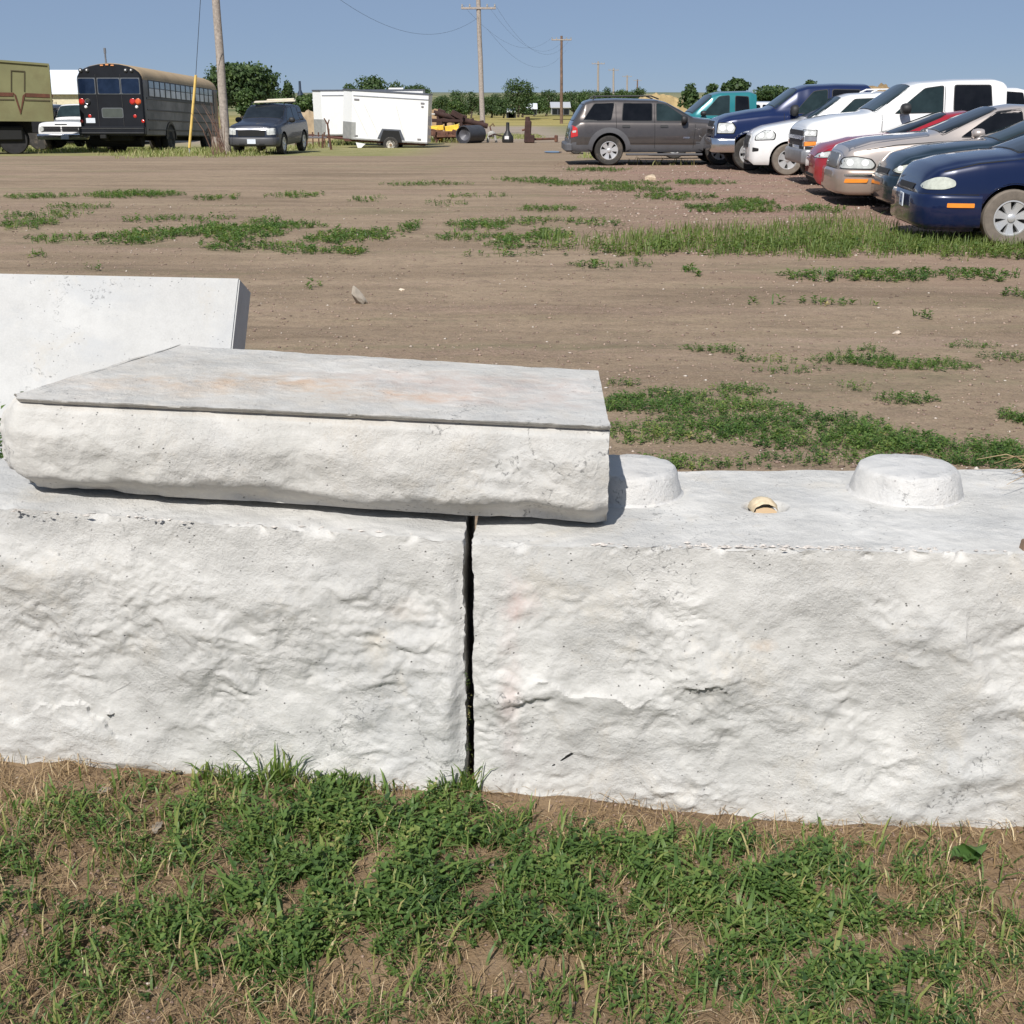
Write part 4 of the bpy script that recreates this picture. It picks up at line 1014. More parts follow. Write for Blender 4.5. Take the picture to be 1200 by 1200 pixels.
# ---- old white pickup, front
t, b = pickup('pickup_truck', 'old white pickup facing the camera, half hidden behind the black bus', white, dict(W=.99, r=.38, ra=.45, wheels=(.95,),
    top=[(0, .98), (.02, 1.06), (.10, 1.12), (.4, 1.15), (1.5, 1.22), (1.6, 1.24), (2.05, 1.72), (2.2, 1.78), (2.9, 1.78), (3.0, 1.70)],
    belt=[(0, .93), (.1, 1.05), (1.5, 1.12), (3.0, 1.15)], bot=[(0, .52), (.2, .46), (3.0, .46)],
    hw=[(0, .93), (.03, .95), (.1, .97), (.5, 1), (3, 1)], thw=[(0, .84), (.4, .86), (1.4, .84), (2.1, .74), (3.0, .74)]), -17.9, 52., R(90-1), 3.0, 1.2, 5.3, wb=4.3, rs=.38, rimm='steel')
t.location = (-17.95, 51.4, -.72)
bumper(b, 'bumper', .44, .66, .2, .07, CHROME)
b.patch('grille', [(-.80, .74), (-.03, .74), (-.03, .94), (-.80, .94)], 'front', BLACK, .008, .1, rr=.02); b.patch('grille', [(.03, .74), (.80, .74), (.80, .94), (.03, .94)], 'front', BLACK, .008, .1, rr=.02)
for k in range(3): b.patch('grille_bar', [(-.66, .775+.06*k), (.66, .775+.06*k), (.66, .79+.06*k), (-.66, .79+.06*k)], 'front', CHROME, .016, .2, rr=0)
for sd in (-1, 1):
    g = MB(); g.lathe([(.001, -.03), (.09, -.02), (.10, .03)], 18, axis='x'); o = g.make('headlight', LENS, t, True); o.location = (-.01, sd*.78, .84)
g = MB(); g.box((-.012, 0, 1.03), (.02, .5, .03), .004); g.make('hood_lettering_strip', CHROME, t)
plate(t, -.115, -.15, .54, 0, '')
b.window([(1.66, -.80), (2.06, -.70), (2.06, .70), (1.66, .80)], 'top', name='windshield', rr=.06, glass=GLASSG)
b.window([(1.9, 1.2), (2.2, 1.66), (2.8, 1.66), (2.8, 1.2)], 'side', glass=GLASSG)
mirror_part(b, 1.75, .95, 1.26, CHROME, (.05, .14, .18))
# ---------------------------------------------------------------- bus
def bus():
    t = thing('bus', 'old black school bus with tan roof seen from behind at the left', 'bus', (-15.0, 48.5, -.66)); t.rotation_euler = (R(-2.0), 0, R(-2.6))
    BL = M('bus_black', (.008, .009, .012), .45, var=.3, scale=2, coat=.1, dirt=((.022, .022, .024), .6), spec=.25)
    SIDE = M('bus_side_black', (.125, .118, .115), .6, var=.35, scale=1.5, dirt=((.25, .23, .22), .42))
    ROOF = M('bus_roof_tan', (.40, .29, .17), .75, var=.15, scale=1.2, dirt=((.20, .13, .08), .6))
    L = 10.2
    prof = [(0, .62), (1.20, .62), (1.25, .66), (1.25, 1.2), (1.25, 2.0), (1.25, 2.62), (1.225, 2.76), (1.14, 2.90), (.98, 3.02), (.75, 3.11), (.4, 3.18), (0, 3.21)]
    ys = [0, .03, .08, .2, .6]+[1.8+.0*k for k in range(1)]+list(np.arange(2.0, L-.4, .8))+[L-.3, L-.12, L-.03, L]
    V = []; n = len(prof)
    for y in ys:
        e = min(y, L-y); s = 1-.045*max(0, 1-e/.12)**2; dz = .06*max(0, 1-e/.25)**2
        for x, z in prof: V.append((x*s, y, z-dz*(z > 2.7)))
        for x, z in prof[-2:0:-1]: V.append((-x*s, y, z-dz*(z > 2.7)))
    m = 2*n-2; Fc = []; mi = []
    for i in range(len(ys)-1):
        for j in range(m):
            a = i*m+j; b = i*m+(j+1) % m; Fc.append((a, b, b+m, a+m)); jj = j if j < n-1 else m-1-j
            mi.append(2 if (jj >= 5 and ys[i] >= .08) else (0 if ys[i] < .05 else 1))
    Fc += [tuple(range(m)), tuple((len(ys)-1)*m+j for j in range(m))]; mi += [0, 0]
    o = mesh('body', V, Fc, [BL, SIDE, ROOF], t, mi=mi)
    bm = bmesh.new(); bm.from_mesh(o.data); bmesh.ops.recalc_face_normals(bm, faces=bm.faces); bm.to_mesh(o.data); bm.free(); smoothby(o, 25)
    GL = glassmat('bus_glass', (.008, .015, .034), .05)
    PU = M('bus_window_upper', (.22, .28, .36), .15, coat=.5, var=.2, scale=1.3); PL = M('bus_window_lower', (.52, .54, .58), .3, var=.35, scale=1.1)  # reflected sky painted into the upper panes; lower panes a paler tone
    TRIM = M('window_trim', (.16, .17, .18), .4, metal=.5)
    for x0, x1 in ((-1.17, -.55), (-.43, .39), (.46, 1.13)):
        g = MB(); g.box(((x0+x1)/2, -.004, 2.385), (x1-x0+.06, .03, .59), .012); f = g.make('rear_window', TRIM, t)
        poly = rnd([(x0, 2.12), (x1, 2.12), (x1, 2.65), (x0, 2.65)], .06); g = MB(); g.prism(poly, -.026, -.01); g.make('pane', GL, f)
    g = MB(); g.prism(rnd([(-.37, 1.25), (.45, 1.25), (.45, 1.62), (-.37, 1.62)], .08), -.02, .0); f = g.make('lower_window', TRIM, t)
    g = MB(); g.prism(rnd([(-.34, 1.28), (.42, 1.28), (.42, 1.59), (-.34, 1.59)], .07), -.028, -.018); g.make('pane', M('dull_pane', (.07, .08, .07), .3), f)
    for x in (-.50, .44):
        g = MB(); g.box((x, -.008, 1.85), (.02, .02, 1.9), .004); g.make('door_seam', M('seam_grey', (.03, .03, .032), .5), t)
    def lamp(nm, x, z, r, mat, d=.05):
        g = MB(); g.lathe([(r*1.15, 0), (r*1.15, -.02), (r, -.025), (r*.8, -d), (.001, -d-.008)], 18, axis='y'); o = g.make(nm, mat, t, True); o.location = (x, .01, z)
    WL = M('lamp_white', (.75, .75, .75), .2, coat=1)
    for x in (-1.03, -.79, .67, .88): lamp('warning_lamp', x, 2.93, .075, BLACK, .05); lamp('lamp_glint', x, 2.95, .034, WL, .075)
    for x, mt in ((-1.10, REDL), (-.87, BLACK), (.83, REDL), (1.04, M('orange_lens', (.6, .10, .03), .3))): lamp('tail_lamp', x, 1.84, .095, mt)
    g = MB(); g.lathe([(.08, -.05), (.095, -.055), (.095, -.04), (.08, -.03)], 20, axis='y', close=True); o = g.make('lamp_ring', CHROME, t); o.location = (-.87, .0, 1.84)
    for x in (-.96, .97): lamp('reversing_lamp', x, 1.65, .05, WL, .04)
    for x, z in ((.88, 1.32), (1.17, 1.14), (-.84, 1.32), (-1.17, 1.14)): lamp('reflector', x, z, .055, REDL, .03)
    g = MB(); g.box((-.82, -.01, 1.16), (.35, .02, .18), .004); g.make('number_plate', PLATE, t)
    for k in range(3): 
        g = MB(); g.box((-.22+.2*k, -.01, 3.11+.02*(k == 1)), (.12, .05, .05), .015); g.make('marker_lamp', M('marker_amber', (.7, .3, .12), .3), t)
    g = MB(); g.box((0, -.09, .80), (2.52, .16, .30), .03); f = g.make('rear_bumper', BL, t)
    for z in (.72, .88):
        g = MB(); g.box((0, -.175, z), (2.46, .02, .025), .006); g.make('bumper_rib', M('rib_grey', (.10, .10, .10), .4, metal=.5), f)
    for sd in (-1, 1):
        for z, h in ((1.97, .07), (1.56, .05), (1.20, .05), (.84, .05)):
            g = MB(); g.box((sd*1.254, L/2+.1, z), (.03, L-.5, h), .004); g.make('rub_rail', BL, t)
        nw = 13; w = (L-1.5)/nw
        for k in range(nw):
            y0 = .62+k*w
            g = MB(); g.box((sd*1.248, y0+w/2, 2.33), (.03, w-.02, .62), .008); f = g.make('side_window', BL, t)
            for z0, z1, mt in ((2.36, 2.60, PU), (2.06, 2.335, PL)):
                g = MB(); g.box((sd*1.262, y0+w/2, (z0+z1)/2), (.014, w-.15, z1-z0), .004); g.make('pane', mt, f)
        g = MB(); g.box((sd*1.25, L-.42, 2.0), (.04, .62, 1.2), .01); g.make('door_glass', GL, t)
        g = MB()
        pts = [(3.0+.66*math.cos(math.pi*k/12), .50+.66*math.sin(math.pi*k/12)) for k in range(13)]+[(3.0+.58*math.cos(math.pi*k/12), .50+.58*math.sin(math.pi*k/12)) for k in range(12, -1, -1)]
        g.prism(pts, sd*1.24, sd*1.285, 'x'); g.make('wheel_arch', BL, t)
        g = MB(); g.prism([(3.0+.57*math.cos(math.pi*k/12), .50+.57*math.sin(math.pi*k/12)) for k in range(13)], sd*1.10, sd*1.258, 'x'); g.make('wheel_well', UNDER, t)
        for y in (3.0, 8.3):
            for xo in ((1.13, .82) if y < 5 else (1.13,)):
                g = MB(); g.lathe([(.26, -.10), (.29, -.13), (.47, -.13), (.5, -.08), (.5, .08), (.47, .13), (.29, .13), (.26, .10)], 28, axis='x'); o = g.make('wheel', TYRE, t, True); o.location = (sd*xo, y, .5)
                if xo > 1:
                    g = MB(); g.lathe([(.27, sd*.09), (.25, sd*.03), (.12, sd*.02), (.10, sd*.10), (.001, sd*.10)], 20, axis='x'); g.make('rim', SIDE, o, True)
    g = MB(); g.box((0, L/2, .55), (1.0, L-.6, .22)); g.lathe([(.001, -1), (.25, -1), (.25, 1), (.001, 1)], 14, (-.3, 1.2, .45), 'x'); g.tube([(-.3, -.05, .48), (-.3, 2, .5)], .05)
    g.make('chassis', UNDER, t)
    g = MB(); g.box((-.35, -.02, .58), (.24, .3, .16), .03); g.make('tow_bracket', UNDER, t)
bus()
# antenna stub beyond the bus
g = MB(); g.tube([(-22.9, 74, 1.0), (-22.9, 74, 3.75)], .05, 6); g.box((-22.9, 74, 3.75), (.12, .12, .3), .02)
props(g.make('mast', M('mast_grey', (.12, .12, .13), .6)), 'thin dark mast rising beside the bus from behind the white shed', 'mast')

# ---------------------------------------------------------------- olive grain truck at the left edge
def grain():
    OL = M('olive_box', (.185, .18, .085), .8, var=.12, scale=1.1, dirt=((.15, .13, .06), .5)); BR = M('brown_stripe', (.10, .035, .018), .8, var=.3, scale=5)
    t = thing('grain_truck', 'olive box truck with brown V stripe cut by the left edge', 'truck', (-19.5, 48.2, -.66))
    o0 = np.array([-19.5, 48.2, -.66]); Y = 47.
    pass
    TH = R(19); uu = np.array([math.cos(TH), math.sin(TH), 0]); P0 = aty(63, 142, Y); nn_ = np.array([-math.sin(TH), math.cos(TH), 0])
    t.rotation_euler = (0, 0, TH)
    def q(px, py):
        rr_ = ray(px, py); C0 = np.array([0, 0, 1.45]); s_ = ((P0-C0)@nn_)/(rr_@nn_); p = C0+rr_*s_; return (float((p-o0)@uu), float(p[2]-o0[2]))
    yfr = float((P0-o0)@nn_)
    br, tr = q(63, 142), q(57, 75); tl = q(-60, 66); bl = q(-60, 141)
    g = MB(); g.prism([bl, br, tr, tl], yfr, yfr+2.4); g.make('box', OL, t)
    yf = yfr
    def band(nm, pts, mat, d=.02): g = MB(); g.prism([q(*p) for p in pts], yf-d, yf+.001); g.make(nm, mat, t)
    band('stripe', [(-60, 107.5), (15.5, 108.5), (15.5, 113), (-60, 112)], BR); band('stripe', [(30, 109), (62, 110.5), (62, 114.5), (30, 113.5)], BR)
    band('stripe', [(15.5, 108.5), (18.5, 111), (25, 132), (24, 134)], BR, .022); band('stripe', [(30, 109), (26.5, 112), (24.4, 129), (24.2, 134)], BR, .024)
    DK = M('thin_stripe', (.075, .06, .03), .8)
    band('stripe', [(-60, 115.2), (16.5, 116), (16.5, 117.5), (-60, 116.8)], DK); band('stripe', [(29, 116.4), (62.5, 117.5), (62.5, 119), (29, 118)], DK)
    for x0 in (12.5, 28):
        band('panel_rib', [(x0, 83), (x0+1, 83), (x0+1, 107), (x0, 107)], DK, .03)
    band('panel_rib', [(12.5, 82), (28.5, 83), (28.5, 84), (12.5, 83)], DK, .032)
    band('top_rail', [(-60, 65.5), (57.2, 74.5), (57.6, 77), (-60, 68)], OL, .05); band('bottom_rail', [(-60, 139), (62.8, 140), (63, 142.5), (-60, 141.5)], OL, .05)
    band('end_post', [(55.5, 75.5), (57.2, 75.5), (63, 142), (61, 142)], OL, .045)
    g = MB(); g.box((-2.3, yf+1.2, .95), (7.6, 1.0, .4)); g.box((.6, yf+.9, .75), (1.2, 1.4, .5), .05); g.make('chassis', UNDER, t)
    g = MB(); g.box((-2.4, yf+.3, .95), (3.0, .08, .5), .02); g.make('side_skirt', UNDER, t)
    DTYRE = M('shaded_tyre', (.022, .021, .022), .9, var=.3)  # rubber colour darkened for the shadow under the box
    for x in (-1.6, -.35, .85):
        g = MB(); g.lathe([(.28, -.13), (.46, -.13), (.5, -.08), (.5, .08), (.46, .13), (.28, .13)], 28, axis='y'); o = g.make('wheel', DTYRE, t, True); o.location = (x, yf+.45, .5)
        g = MB(); g.lathe([(.29, -.05), (.27, .03), (.14, .0), (.12, -.09), (.001, -.09)], 20, axis='y'); g.make('rim', M('dull_rim', (.10, .10, .12), .5), o, True)
        o = dup(o); o.location = (x, yf+2.1, .5)
grain()
def cab():
    t = thing('truck_cab', 'black truck cab showing between olive truck box and white shed', 'truck', (-20.3, 53.6, -.74))
    W = 1.05
    g = MB(); g.prism(rnd([(-.3, .7), (1.4, .7), (1.45, 1.75), (.75, 1.8), (.35, 2.62), (.1, 2.72), (-1.6, 2.72), (-1.7, .7)], .1), -W, W); g.make('cab', M('cab_black', (.015, .015, .017), .35, coat=.5), t)
    g = MB(); g.prism(rnd([(-.9, 1.8), (.55, 1.8), (.2, 2.5), (-.9, 2.55)], .06), -W-.01, -W+.02); g.make('side_window', GLASSG, t)
    g = MB(); g.box((.8, 0, 1.15), (1.4, 1.5, .9), .1); g.make('hood', BLACK, t)
    g = MB(); g.tube([(.45, -1.2, 1.7), (.45, -1.25, 2.5)], .02, 6); g.box((.45, -1.25, 2.2), (.06, .2, .45), .02); g.make('mirror', BLACK, t)
    for x in (-1.0, 1.0):
        for sd in (-1, 1):
            g = MB(); g.lathe([(.28, -.13), (.46, -.13), (.5, -.08), (.5, .08), (.46, .13), (.28, .13)], 24, axis='y'); o = g.make('wheel', TYRE, t, True); o.location = (x, sd*.9, .5)
cab()
def shed(name, label, X0, X1, Y0, Y1, z0, ze, zr, wall, roof, door=True):
    t = thing(name, label, 'building', ((X0+X1)/2, (Y0+Y1)/2, z0)); w, d = (X1-X0)/2, (Y1-Y0)/2; e, r = ze-z0, zr-z0
    g = MB(); g.box((0, 0, e/2), (2*w, 2*d, e)); g.prism([(-d, e), (d, e), (0, r)], -w, w, 'x'); g.make('wall', wall, t)
    g = MB(); ov = .25
    for s in (-1, 1): g.add([(-w-ov, s*(d+ov), e-.12), (w+ov, s*(d+ov), e-.12), (w+ov, 0, r+.05), (-w-ov, 0, r+.05), (-w-ov, s*(d+ov), e), (w+ov, s*(d+ov), e), (w+ov, 0, r+.17), (-w-ov, 0, r+.17)],
        [(0, 1, 2, 3), (4, 5, 6, 7), (0, 1, 5, 4), (1, 2, 6, 5), (2, 3, 7, 6), (3, 0, 4, 7)])
    g.make('roof', roof, t)
    return t, w, d
WALLC = M('cream_wall', (.60, .54, .38), .8); ROOFW = M('white_roof', (.70, .73, .76), .5, var=.05); WALLW = M('white_wall', (.72, .72, .70), .7, var=.05)
t, w, d = shed('shed', 'white roofed shed with cream walls between olive truck and black bus', -28.5, -21.2, 72, 80, -1.1, 1.55, 2.6, WALLC, ROOFW)
g = MB(); g.box((-1.2, -d-.02, 1.1), (1.6, .06, 2.1), .02); g.make('door', M('door_cream', (.48, .42, .30), .8), t)

# ---------------------------------------------------------------- white trailers
TW_ = M('trailer_white', (.78, .78, .775), .35, coat=.4, var=.03, dirt=((.55, .54, .5), .68)); ALT = M('trailer_trim', (.16, .17, .20), .4, metal=.6); STONE = M('stone_guard', (.36, .36, .35), .45, metal=.3)
def trailer(label, X, Y, z, L, H, W=2.0, rz=0, tilt=0., wheel_at=.58, door=False, zb=.38):
    """nose at x=0 pointing -x; the long side towards -y"""
    t = thing('cargo_trailer', label, 'trailer', (X, Y, z)); t.rotation_euler = (0, tilt, rz)
    plan = [(0, -.45), (.45, -W/2), (L, -W/2), (L, W/2), (.45, W/2), (0, .45)]
    g = MB(); g.prism(plan, zb, zb+H, 'z'); g.make('body', TW_, t)
    g = MB(); g.prism([(x+(.02 if x > 1 else -.03), y*1.02) for x, y in plan], zb+H-.015, zb+H+.05, 'z'); g.make('roof_rail', ALT, t)
    g = MB(); g.box((L/2+.25, -W/2-.012, zb+H-.20), (L-.5, .03, .04), .01); g.make('side_trim', M('trim_grey', (.30, .31, .34), .4), t)
    g = MB(); g.box((L/2+.25, -W/2-.010, zb+.05), (L-.5, .03, .05), .01); g.make('bottom_rail', M('rail_pale', (.45, .45, .46), .4), t)
    g = MB(); g.prism([(-.012, -.46), (.44, -W/2-.014), (.62, -W/2-.014), (.62, -W/2+.05), (.46, -W/2+.06), (.05, -.40)], zb+.02, zb+.72, 'z'); g.make('stone_guard', STONE, t)
    wx = L*wheel_at; r = .33
    g = MB(); g.prism([(wx-.60, zb+.10), (wx-.40, zb+.52), (wx+.40, zb+.52), (wx+.60, zb+.10)], -W/2-.035, -W/2+.16); f = g.make('fender', ALT, t)
    g = MB(); g.prism([(wx-.50, zb-.02), (wx-.34, zb+.46), (wx+.34, zb+.46), (wx+.50, zb-.02)], -W/2-.045, -W/2+.15); g.make('wheel_well', UNDER, f)
    for s in (-1, 1):
        g = MB(); g.lathe([(.19, -.09), (.29, -.10), (.33, -.06), (.33, .06), (.29, .10), (.19, .09)], 28, axis='y'); o = g.make('wheel', TYRE, t, True); o.location = (wx, s*(W/2+.03), .33)
        g = MB(); g.lathe([(.205, -.09), (.20, -.06), (.12, -.08), (.06, -.10), (.001, -.10)], 22, axis='y'); rm = g.make('rim', M('rim_white', (.66, .62, .55), .5), o, True); rm.rotation_euler = (0, 0, 0 if s < 0 else math.pi)
        g = MB(); g.lathe([(.07, -.02), (.06, -.12), (.001, -.12)], 12, axis='y'); h_ = g.make('hub_cap', M('hub_rust', (.22, .14, .08), .6), o, True); h_.rotation_euler = (0, 0, 0 if s < 0 else math.pi)
    g = MB(); g.box((L/2, 0, zb-.05), (L-.2, W-.3, .1)); g.tube([(.4, .5, zb-.03), (-.9, 0, zb)], .05, 6); g.tube([(.4, -.5, zb-.03), (-.9, 0, zb)], .05, 6); g.make('frame', M('frame_rust', (.09, .035, .025), .8), t)
    g = MB(); g.tube([(-.7, 0, .02), (-.7, 0, zb+.35)], .035, 8); g.make('jack', STONE, t)
    return t, W
t, W_ = trailer('white cargo trailer with one white wheel, tilted down to the right', -7.46, 57.2, -.86, 3.75, 2.02, tilt=R(3.2), rz=R(-1), zb=.46)
g = MB(); g.prism([(.75, .0), (1.05, .30), (.62, .34)], -.9, -.6); g.make('corner_brace', TW_, t)
for x0, x1 in ((.45, 1.15), (.95, 1.65), (2.35, 2.75)):
    g = MB(); g.prism([(x0, 1.95), (x0+.025, 1.95), (x1+.025, .62), (x1, .62)], -W_/2-.006, -W_/2+.01); g.make('stripe', M('faint_stripe', (.60, .59, .56), .5), t)
for x, z, w in ((.30+.35, 2.12, .22), (3.5, 2.12, .16), (3.5, 1.98, .10), (3.4, .62, .16), (.65, .62, .14)):
    g = MB(); g.box((x, -W_/2-.012, z), (w, .03, .07), .01); g.make('marker_lamp', M('marker_dull', (.20, .19, .20), .5), t)
t, W_ = trailer('white cargo trailer behind, nose with grey stone guard, side door latched', -9.35, 61.5, -.88, 5.2, 1.98, tilt=R(-.3), rz=R(1), wheel_at=.62, zb=.48)
g = MB(); g.box((2.15, -W_/2-.008, 1.28), (.62, .02, 1.25), .004); f = g.make('side_door', TW_, t)
for z in (1.45, .78):
    g = MB(); g.box((2.10, -W_/2-.03, z), (.32, .04, .035), .01); g.make('latch', BLACK, f)
g = MB(); g.box((1.55, -W_/2-.02, 1.62), (.10, .04, .09), .01); g.make('vent', BLACK, t)
g = MB(); g.box((3.9, 0, 2.52), (.7, .6, .12), .04); g.make('roof_vent', TW_, t)

# ---------------------------------------------------------------- utility poles, wires, guy
WOOD = M('pole_wood', (.33, .285, .245), .9, var=.3, scale=12, bmp=.01); WOODD = M('pole_wood_dark', (.16, .10, .07), .9, var=.4, scale=3)
WIRE = M('wire_black', (.02, .02, .022), .6)
tips = {}
def pole(key, label, base, top, rb, rt, arm=None, mat=WOOD, group=None):
    b, tpt = np.array(base, float), np.array(top, float)
    t = thing('utility_pole', label, 'utility pole', tuple(b), group=group)
    n = 9; pts = [tuple((tpt-b)*i/n+np.array([.006*math.sin(i*1.7), .006*math.cos(i), 0])*(rb/.15)) for i in range(n+1)]
    g = MB(); g.tube([tuple(np.array(pts[0])-[0, 0, .3])]+pts, [rb]+[rb+(rt-rb)*i/n for i in range(n+1)], 14); g.make('shaft', mat, t, True)
    d = (tpt-b)
    if arm:
        zz = d*(1-arm[1]/np.linalg.norm(d)); g = MB(); g.box(tuple(zz+np.array([0, -rt, 0])), (arm[0], .12, .14), .02); g.make('crossarm', WOOD, t)
        for x in (-arm[0]*.47, -arm[0]*.25, arm[0]*.25, arm[0]*.47):
            g = MB(); g.lathe([(.03, 0), (.07, .05), (.04, .12), (.06, .17), (.001, .22)], 8, tuple(zz+np.array([x, -rt, .07]))); g.make('insulator', M('insulator', (.35, .33, .30), .3), t)
        tips[key] = [b+zz+np.array([x, -rt, .27]) for x in (-arm[0]*.47, arm[0]*.25, arm[0]*.47)]
    else: tips[key] = [tpt]
    return t
def dirpole(px0, py0, px1, py1, Y, extra):
    b, tt = aty(px0, py0, Y), aty(px1, py1, Y); d = tt-b; return b, b+d*extra
b, tt = dirpole(266, 180.5, 253, 0, 46.6, 1.32); b[2] = gz(b[0], 46.6)-.1
pole('A', 'thick grey wooden pole standing between the bus front and slate grey SUV', b, tt, .165, .13)
b, tt = dirpole(566, 158, 560.5, 3, 92, 1.06)
pole('B', 'tall grey wooden pole rising behind the scrap pile', b, tt, .19, .15, (2.4, .9))
specs = [('C', 658, 138, 42, 151, 2.3, .19, WOODD, 'dark brown pole with crossarm left of the grey SUV roof'),
    ('D', 701, 121, 72, 262, 2.6, .26, WOOD, 'pale distant pole with crossarm, first beyond the dark brown one'),
    ('E', 719, 119, 80, 335, 2.6, .30, WOOD, 'distant pale pole, second beyond the dark brown one'),
    ('F', 735, 119, 88, 415, 3.0, .33, WOOD, 'distant pale pole, third beyond the dark brown one'),
    ('G', 747, 117, 93, 520, 3.2, .36, WOODD, 'distant small pole, fourth beyond the dark brown one, left of the tan mound')]
for k, px, pb, pt, Y, aw, r, mt, lb in specs:
    b, tt = aty(px, pb, Y), aty(px, pt, Y); b[2] = min(b[2], gz(0, Y)); pole(k, lb, b, tt, r, r*.7, (aw, .045*(tt[2]-b[2])), mt, group='utility poles receding to the horizon')
def wire(p, q, sag, r=.010, label='thin power line strung between the tall grey pole and the dark brown pole', group='power lines'):
    p, q = np.array(p), np.array(q); pts = []
    for i in range(25):
        s = i/24; v = p+(q-p)*s; v[2] -= sag*4*s*(1-s); pts.append(tuple(v))
    o0 = np.array(pts[0]); g = MB(); g.tube([tuple(np.array(v)-o0) for v in pts], r, 5)
    o = g.make('power_line', WIRE, loc=tuple(o0)); props(o, label, 'wire', group)
for i in range(3): wire(tips['B'][i], tips['C'][i], 1.9+.3*i, .006, ['upper left', 'middle', 'upper right'][i]+' power line strung between the tall grey pole and the dark brown pole')
wire(aty(561, 20, 92), aty(380, -14, 60), 1.5, .007, 'single wire sagging from the tall grey pole off the top of the view', None)
wire(tips['B'][1]-np.array([0, 0, 1.6]), tips['C'][1]-np.array([0, 0, 1.3]), 2.2, .006, 'lowest power line strung between the tall grey pole and the dark brown pole')
def guy():
    t = thing('guy_wire', 'thin guy wire with leaning yellow guard in front of the black bus', 'guy wire', (float(aty(222, 175, 45.8)[0]), 45.8, -.62)); o0 = np.array(t.location)
    p0 = np.array([o0[0], o0[1], o0[2]]); p1 = aty(229.5, 88, 45.6); p2 = aty(238, -50, 45)
    g = MB(); g.tube([(0, 0, .25), tuple(p1-o0)], .048, 10); g.make('yellow_guard', M('guard_yellow', (.72, .50, .15), .6), t, True)
    g = MB(); g.tube([(0, 0, -.05), (0, 0, .3)], .03, 8); g.make('anchor_rod', M('anchor_grey', (.3, .3, .3), .6), t)
    g = MB(); g.tube([tuple(p1-o0), tuple(p2-o0)], .010, 5); g.make('wire', WIRE, t)
guy()

# ---------------------------------------------------------------- scrap, drum, posts
RUSTM = M('rust', (.10, .045, .03), .9, var=.4, scale=7, dirt=((.20, .10, .06), .5)); RUSTD = M('rust_deep', (.045, .022, .018), .9, var=.4, scale=5); YEL = M('implement_yellow', (.80, .52, .06), .6, dirt=((.3, .18, .08), .6))
def at(px, Y): r = aty(px, 160, Y); return r[0]
def frame_rack(name, label, px, Y, L, W, H, mat, cat, nleg=3, bars=4, seed=0):
    r = random.Random(seed); t = thing(name, label, cat, (at(px, Y), Y, float(gz(0, Y))), rz=r.uniform(-.2, .2))
    g = MB()
    for k in range(bars):
        y = -W/2+W*k/(bars-1); g.box((0, y, H*.62+r.uniform(-.05, .05)), (L, .12, .12), .01, Matrix.Rotation(r.uniform(-.06, .06), 3, 'Y'))
    g.make('beam', mat, t)
    for k in range(nleg):
        for s in (-1, 1):
            g = MB(); g.box((-L/2+.1+(L-.2)*k/(nleg-1), s*W/2, H*.3), (.12, .12, H*.62), .01); g.make('leg', mat, t)
    g = MB()
    for k in range(7): 
        x = r.uniform(-L/2, L/2); g.box((x, r.uniform(-W/2, W/2), H*(.7+.25*r.random())), (r.uniform(.2, .9), .2, r.uniform(.12, .35)), .02, Matrix.Rotation(r.uniform(-.5, .5), 3, 'Y'))
    g.make('attachment', mat, t)
    return t
frame_rack('farm_implement', 'rusty dark farm implement piled right behind the white trailer', 520, 70, 2.4, 1.2, 1.75, RUSTD, 'scrap machinery', 3, 5, 1)
frame_rack('farm_implement', 'yellow and rust implement frame lying below the dark one', 516, 68, 2.2, .9, .75, YEL, 'scrap machinery', 3, 3, 2)
frame_rack('farm_implement', 'dark tangled implement frame behind the culvert pipe', 537, 71, 2.6, 1.4, 1.1, RUSTD, 'scrap machinery', 4, 5, 8)
frame_rack('farm_implement', 'low rusty implement frame on the ground between yellow frame and black drum', 528, 67, 1.6, .8, .55, RUSTM, 'scrap machinery', 2, 3, 3)
g = MB(); g.box((0, 0, .05), (.08, .08, .8), .02); g.box((.08, 0, .22), (.26, .08, .08), .02); o = g.make('bracket', M('bone_white', (.55, .52, .48), .8)); o.location = (at(505.5, 66), 66, .25); props(o, 'pale upright bracket on the scrap beside the white trailer', 'bracket')
g = MB(); g.tube([(-1.6, 0, .45), (1.3, .2, -.25)], .14, 10); o = g.make('steel_pipe', RUSTD, smooth=True); o.location = (at(543, 69), 69.5, .05); props(o, 'long rusty pipe sloping down from the scrap to the black drum', 'pipe')
def drum():
    t = thing('culvert_pipe', 'big black corrugated culvert pipe lying open end to the camera', 'pipe', (at(552, 66), 66, float(gz(0, 66))+.42), rz=R(-28))
    pr = []
    for k in range(15): y = -.8+1.6*k/14; pr.append((.44+.012*(k % 2), y))
    g = MB(); g.lathe(pr+[(.40, .8), (.40, -.8)]+[pr[0]], 28, axis='y', close=True); g.make('shell', M('culvert_black', (.045, .045, .05), .5, var=.3), t, True)
    g = MB(); g.lathe([(.40, -.6), (.28, -.66), (.001, -.5)], 24, axis='y', close=True); g.make('end_cone', M('culvert_grey', (.10, .10, .115), .5), t, True)
drum()
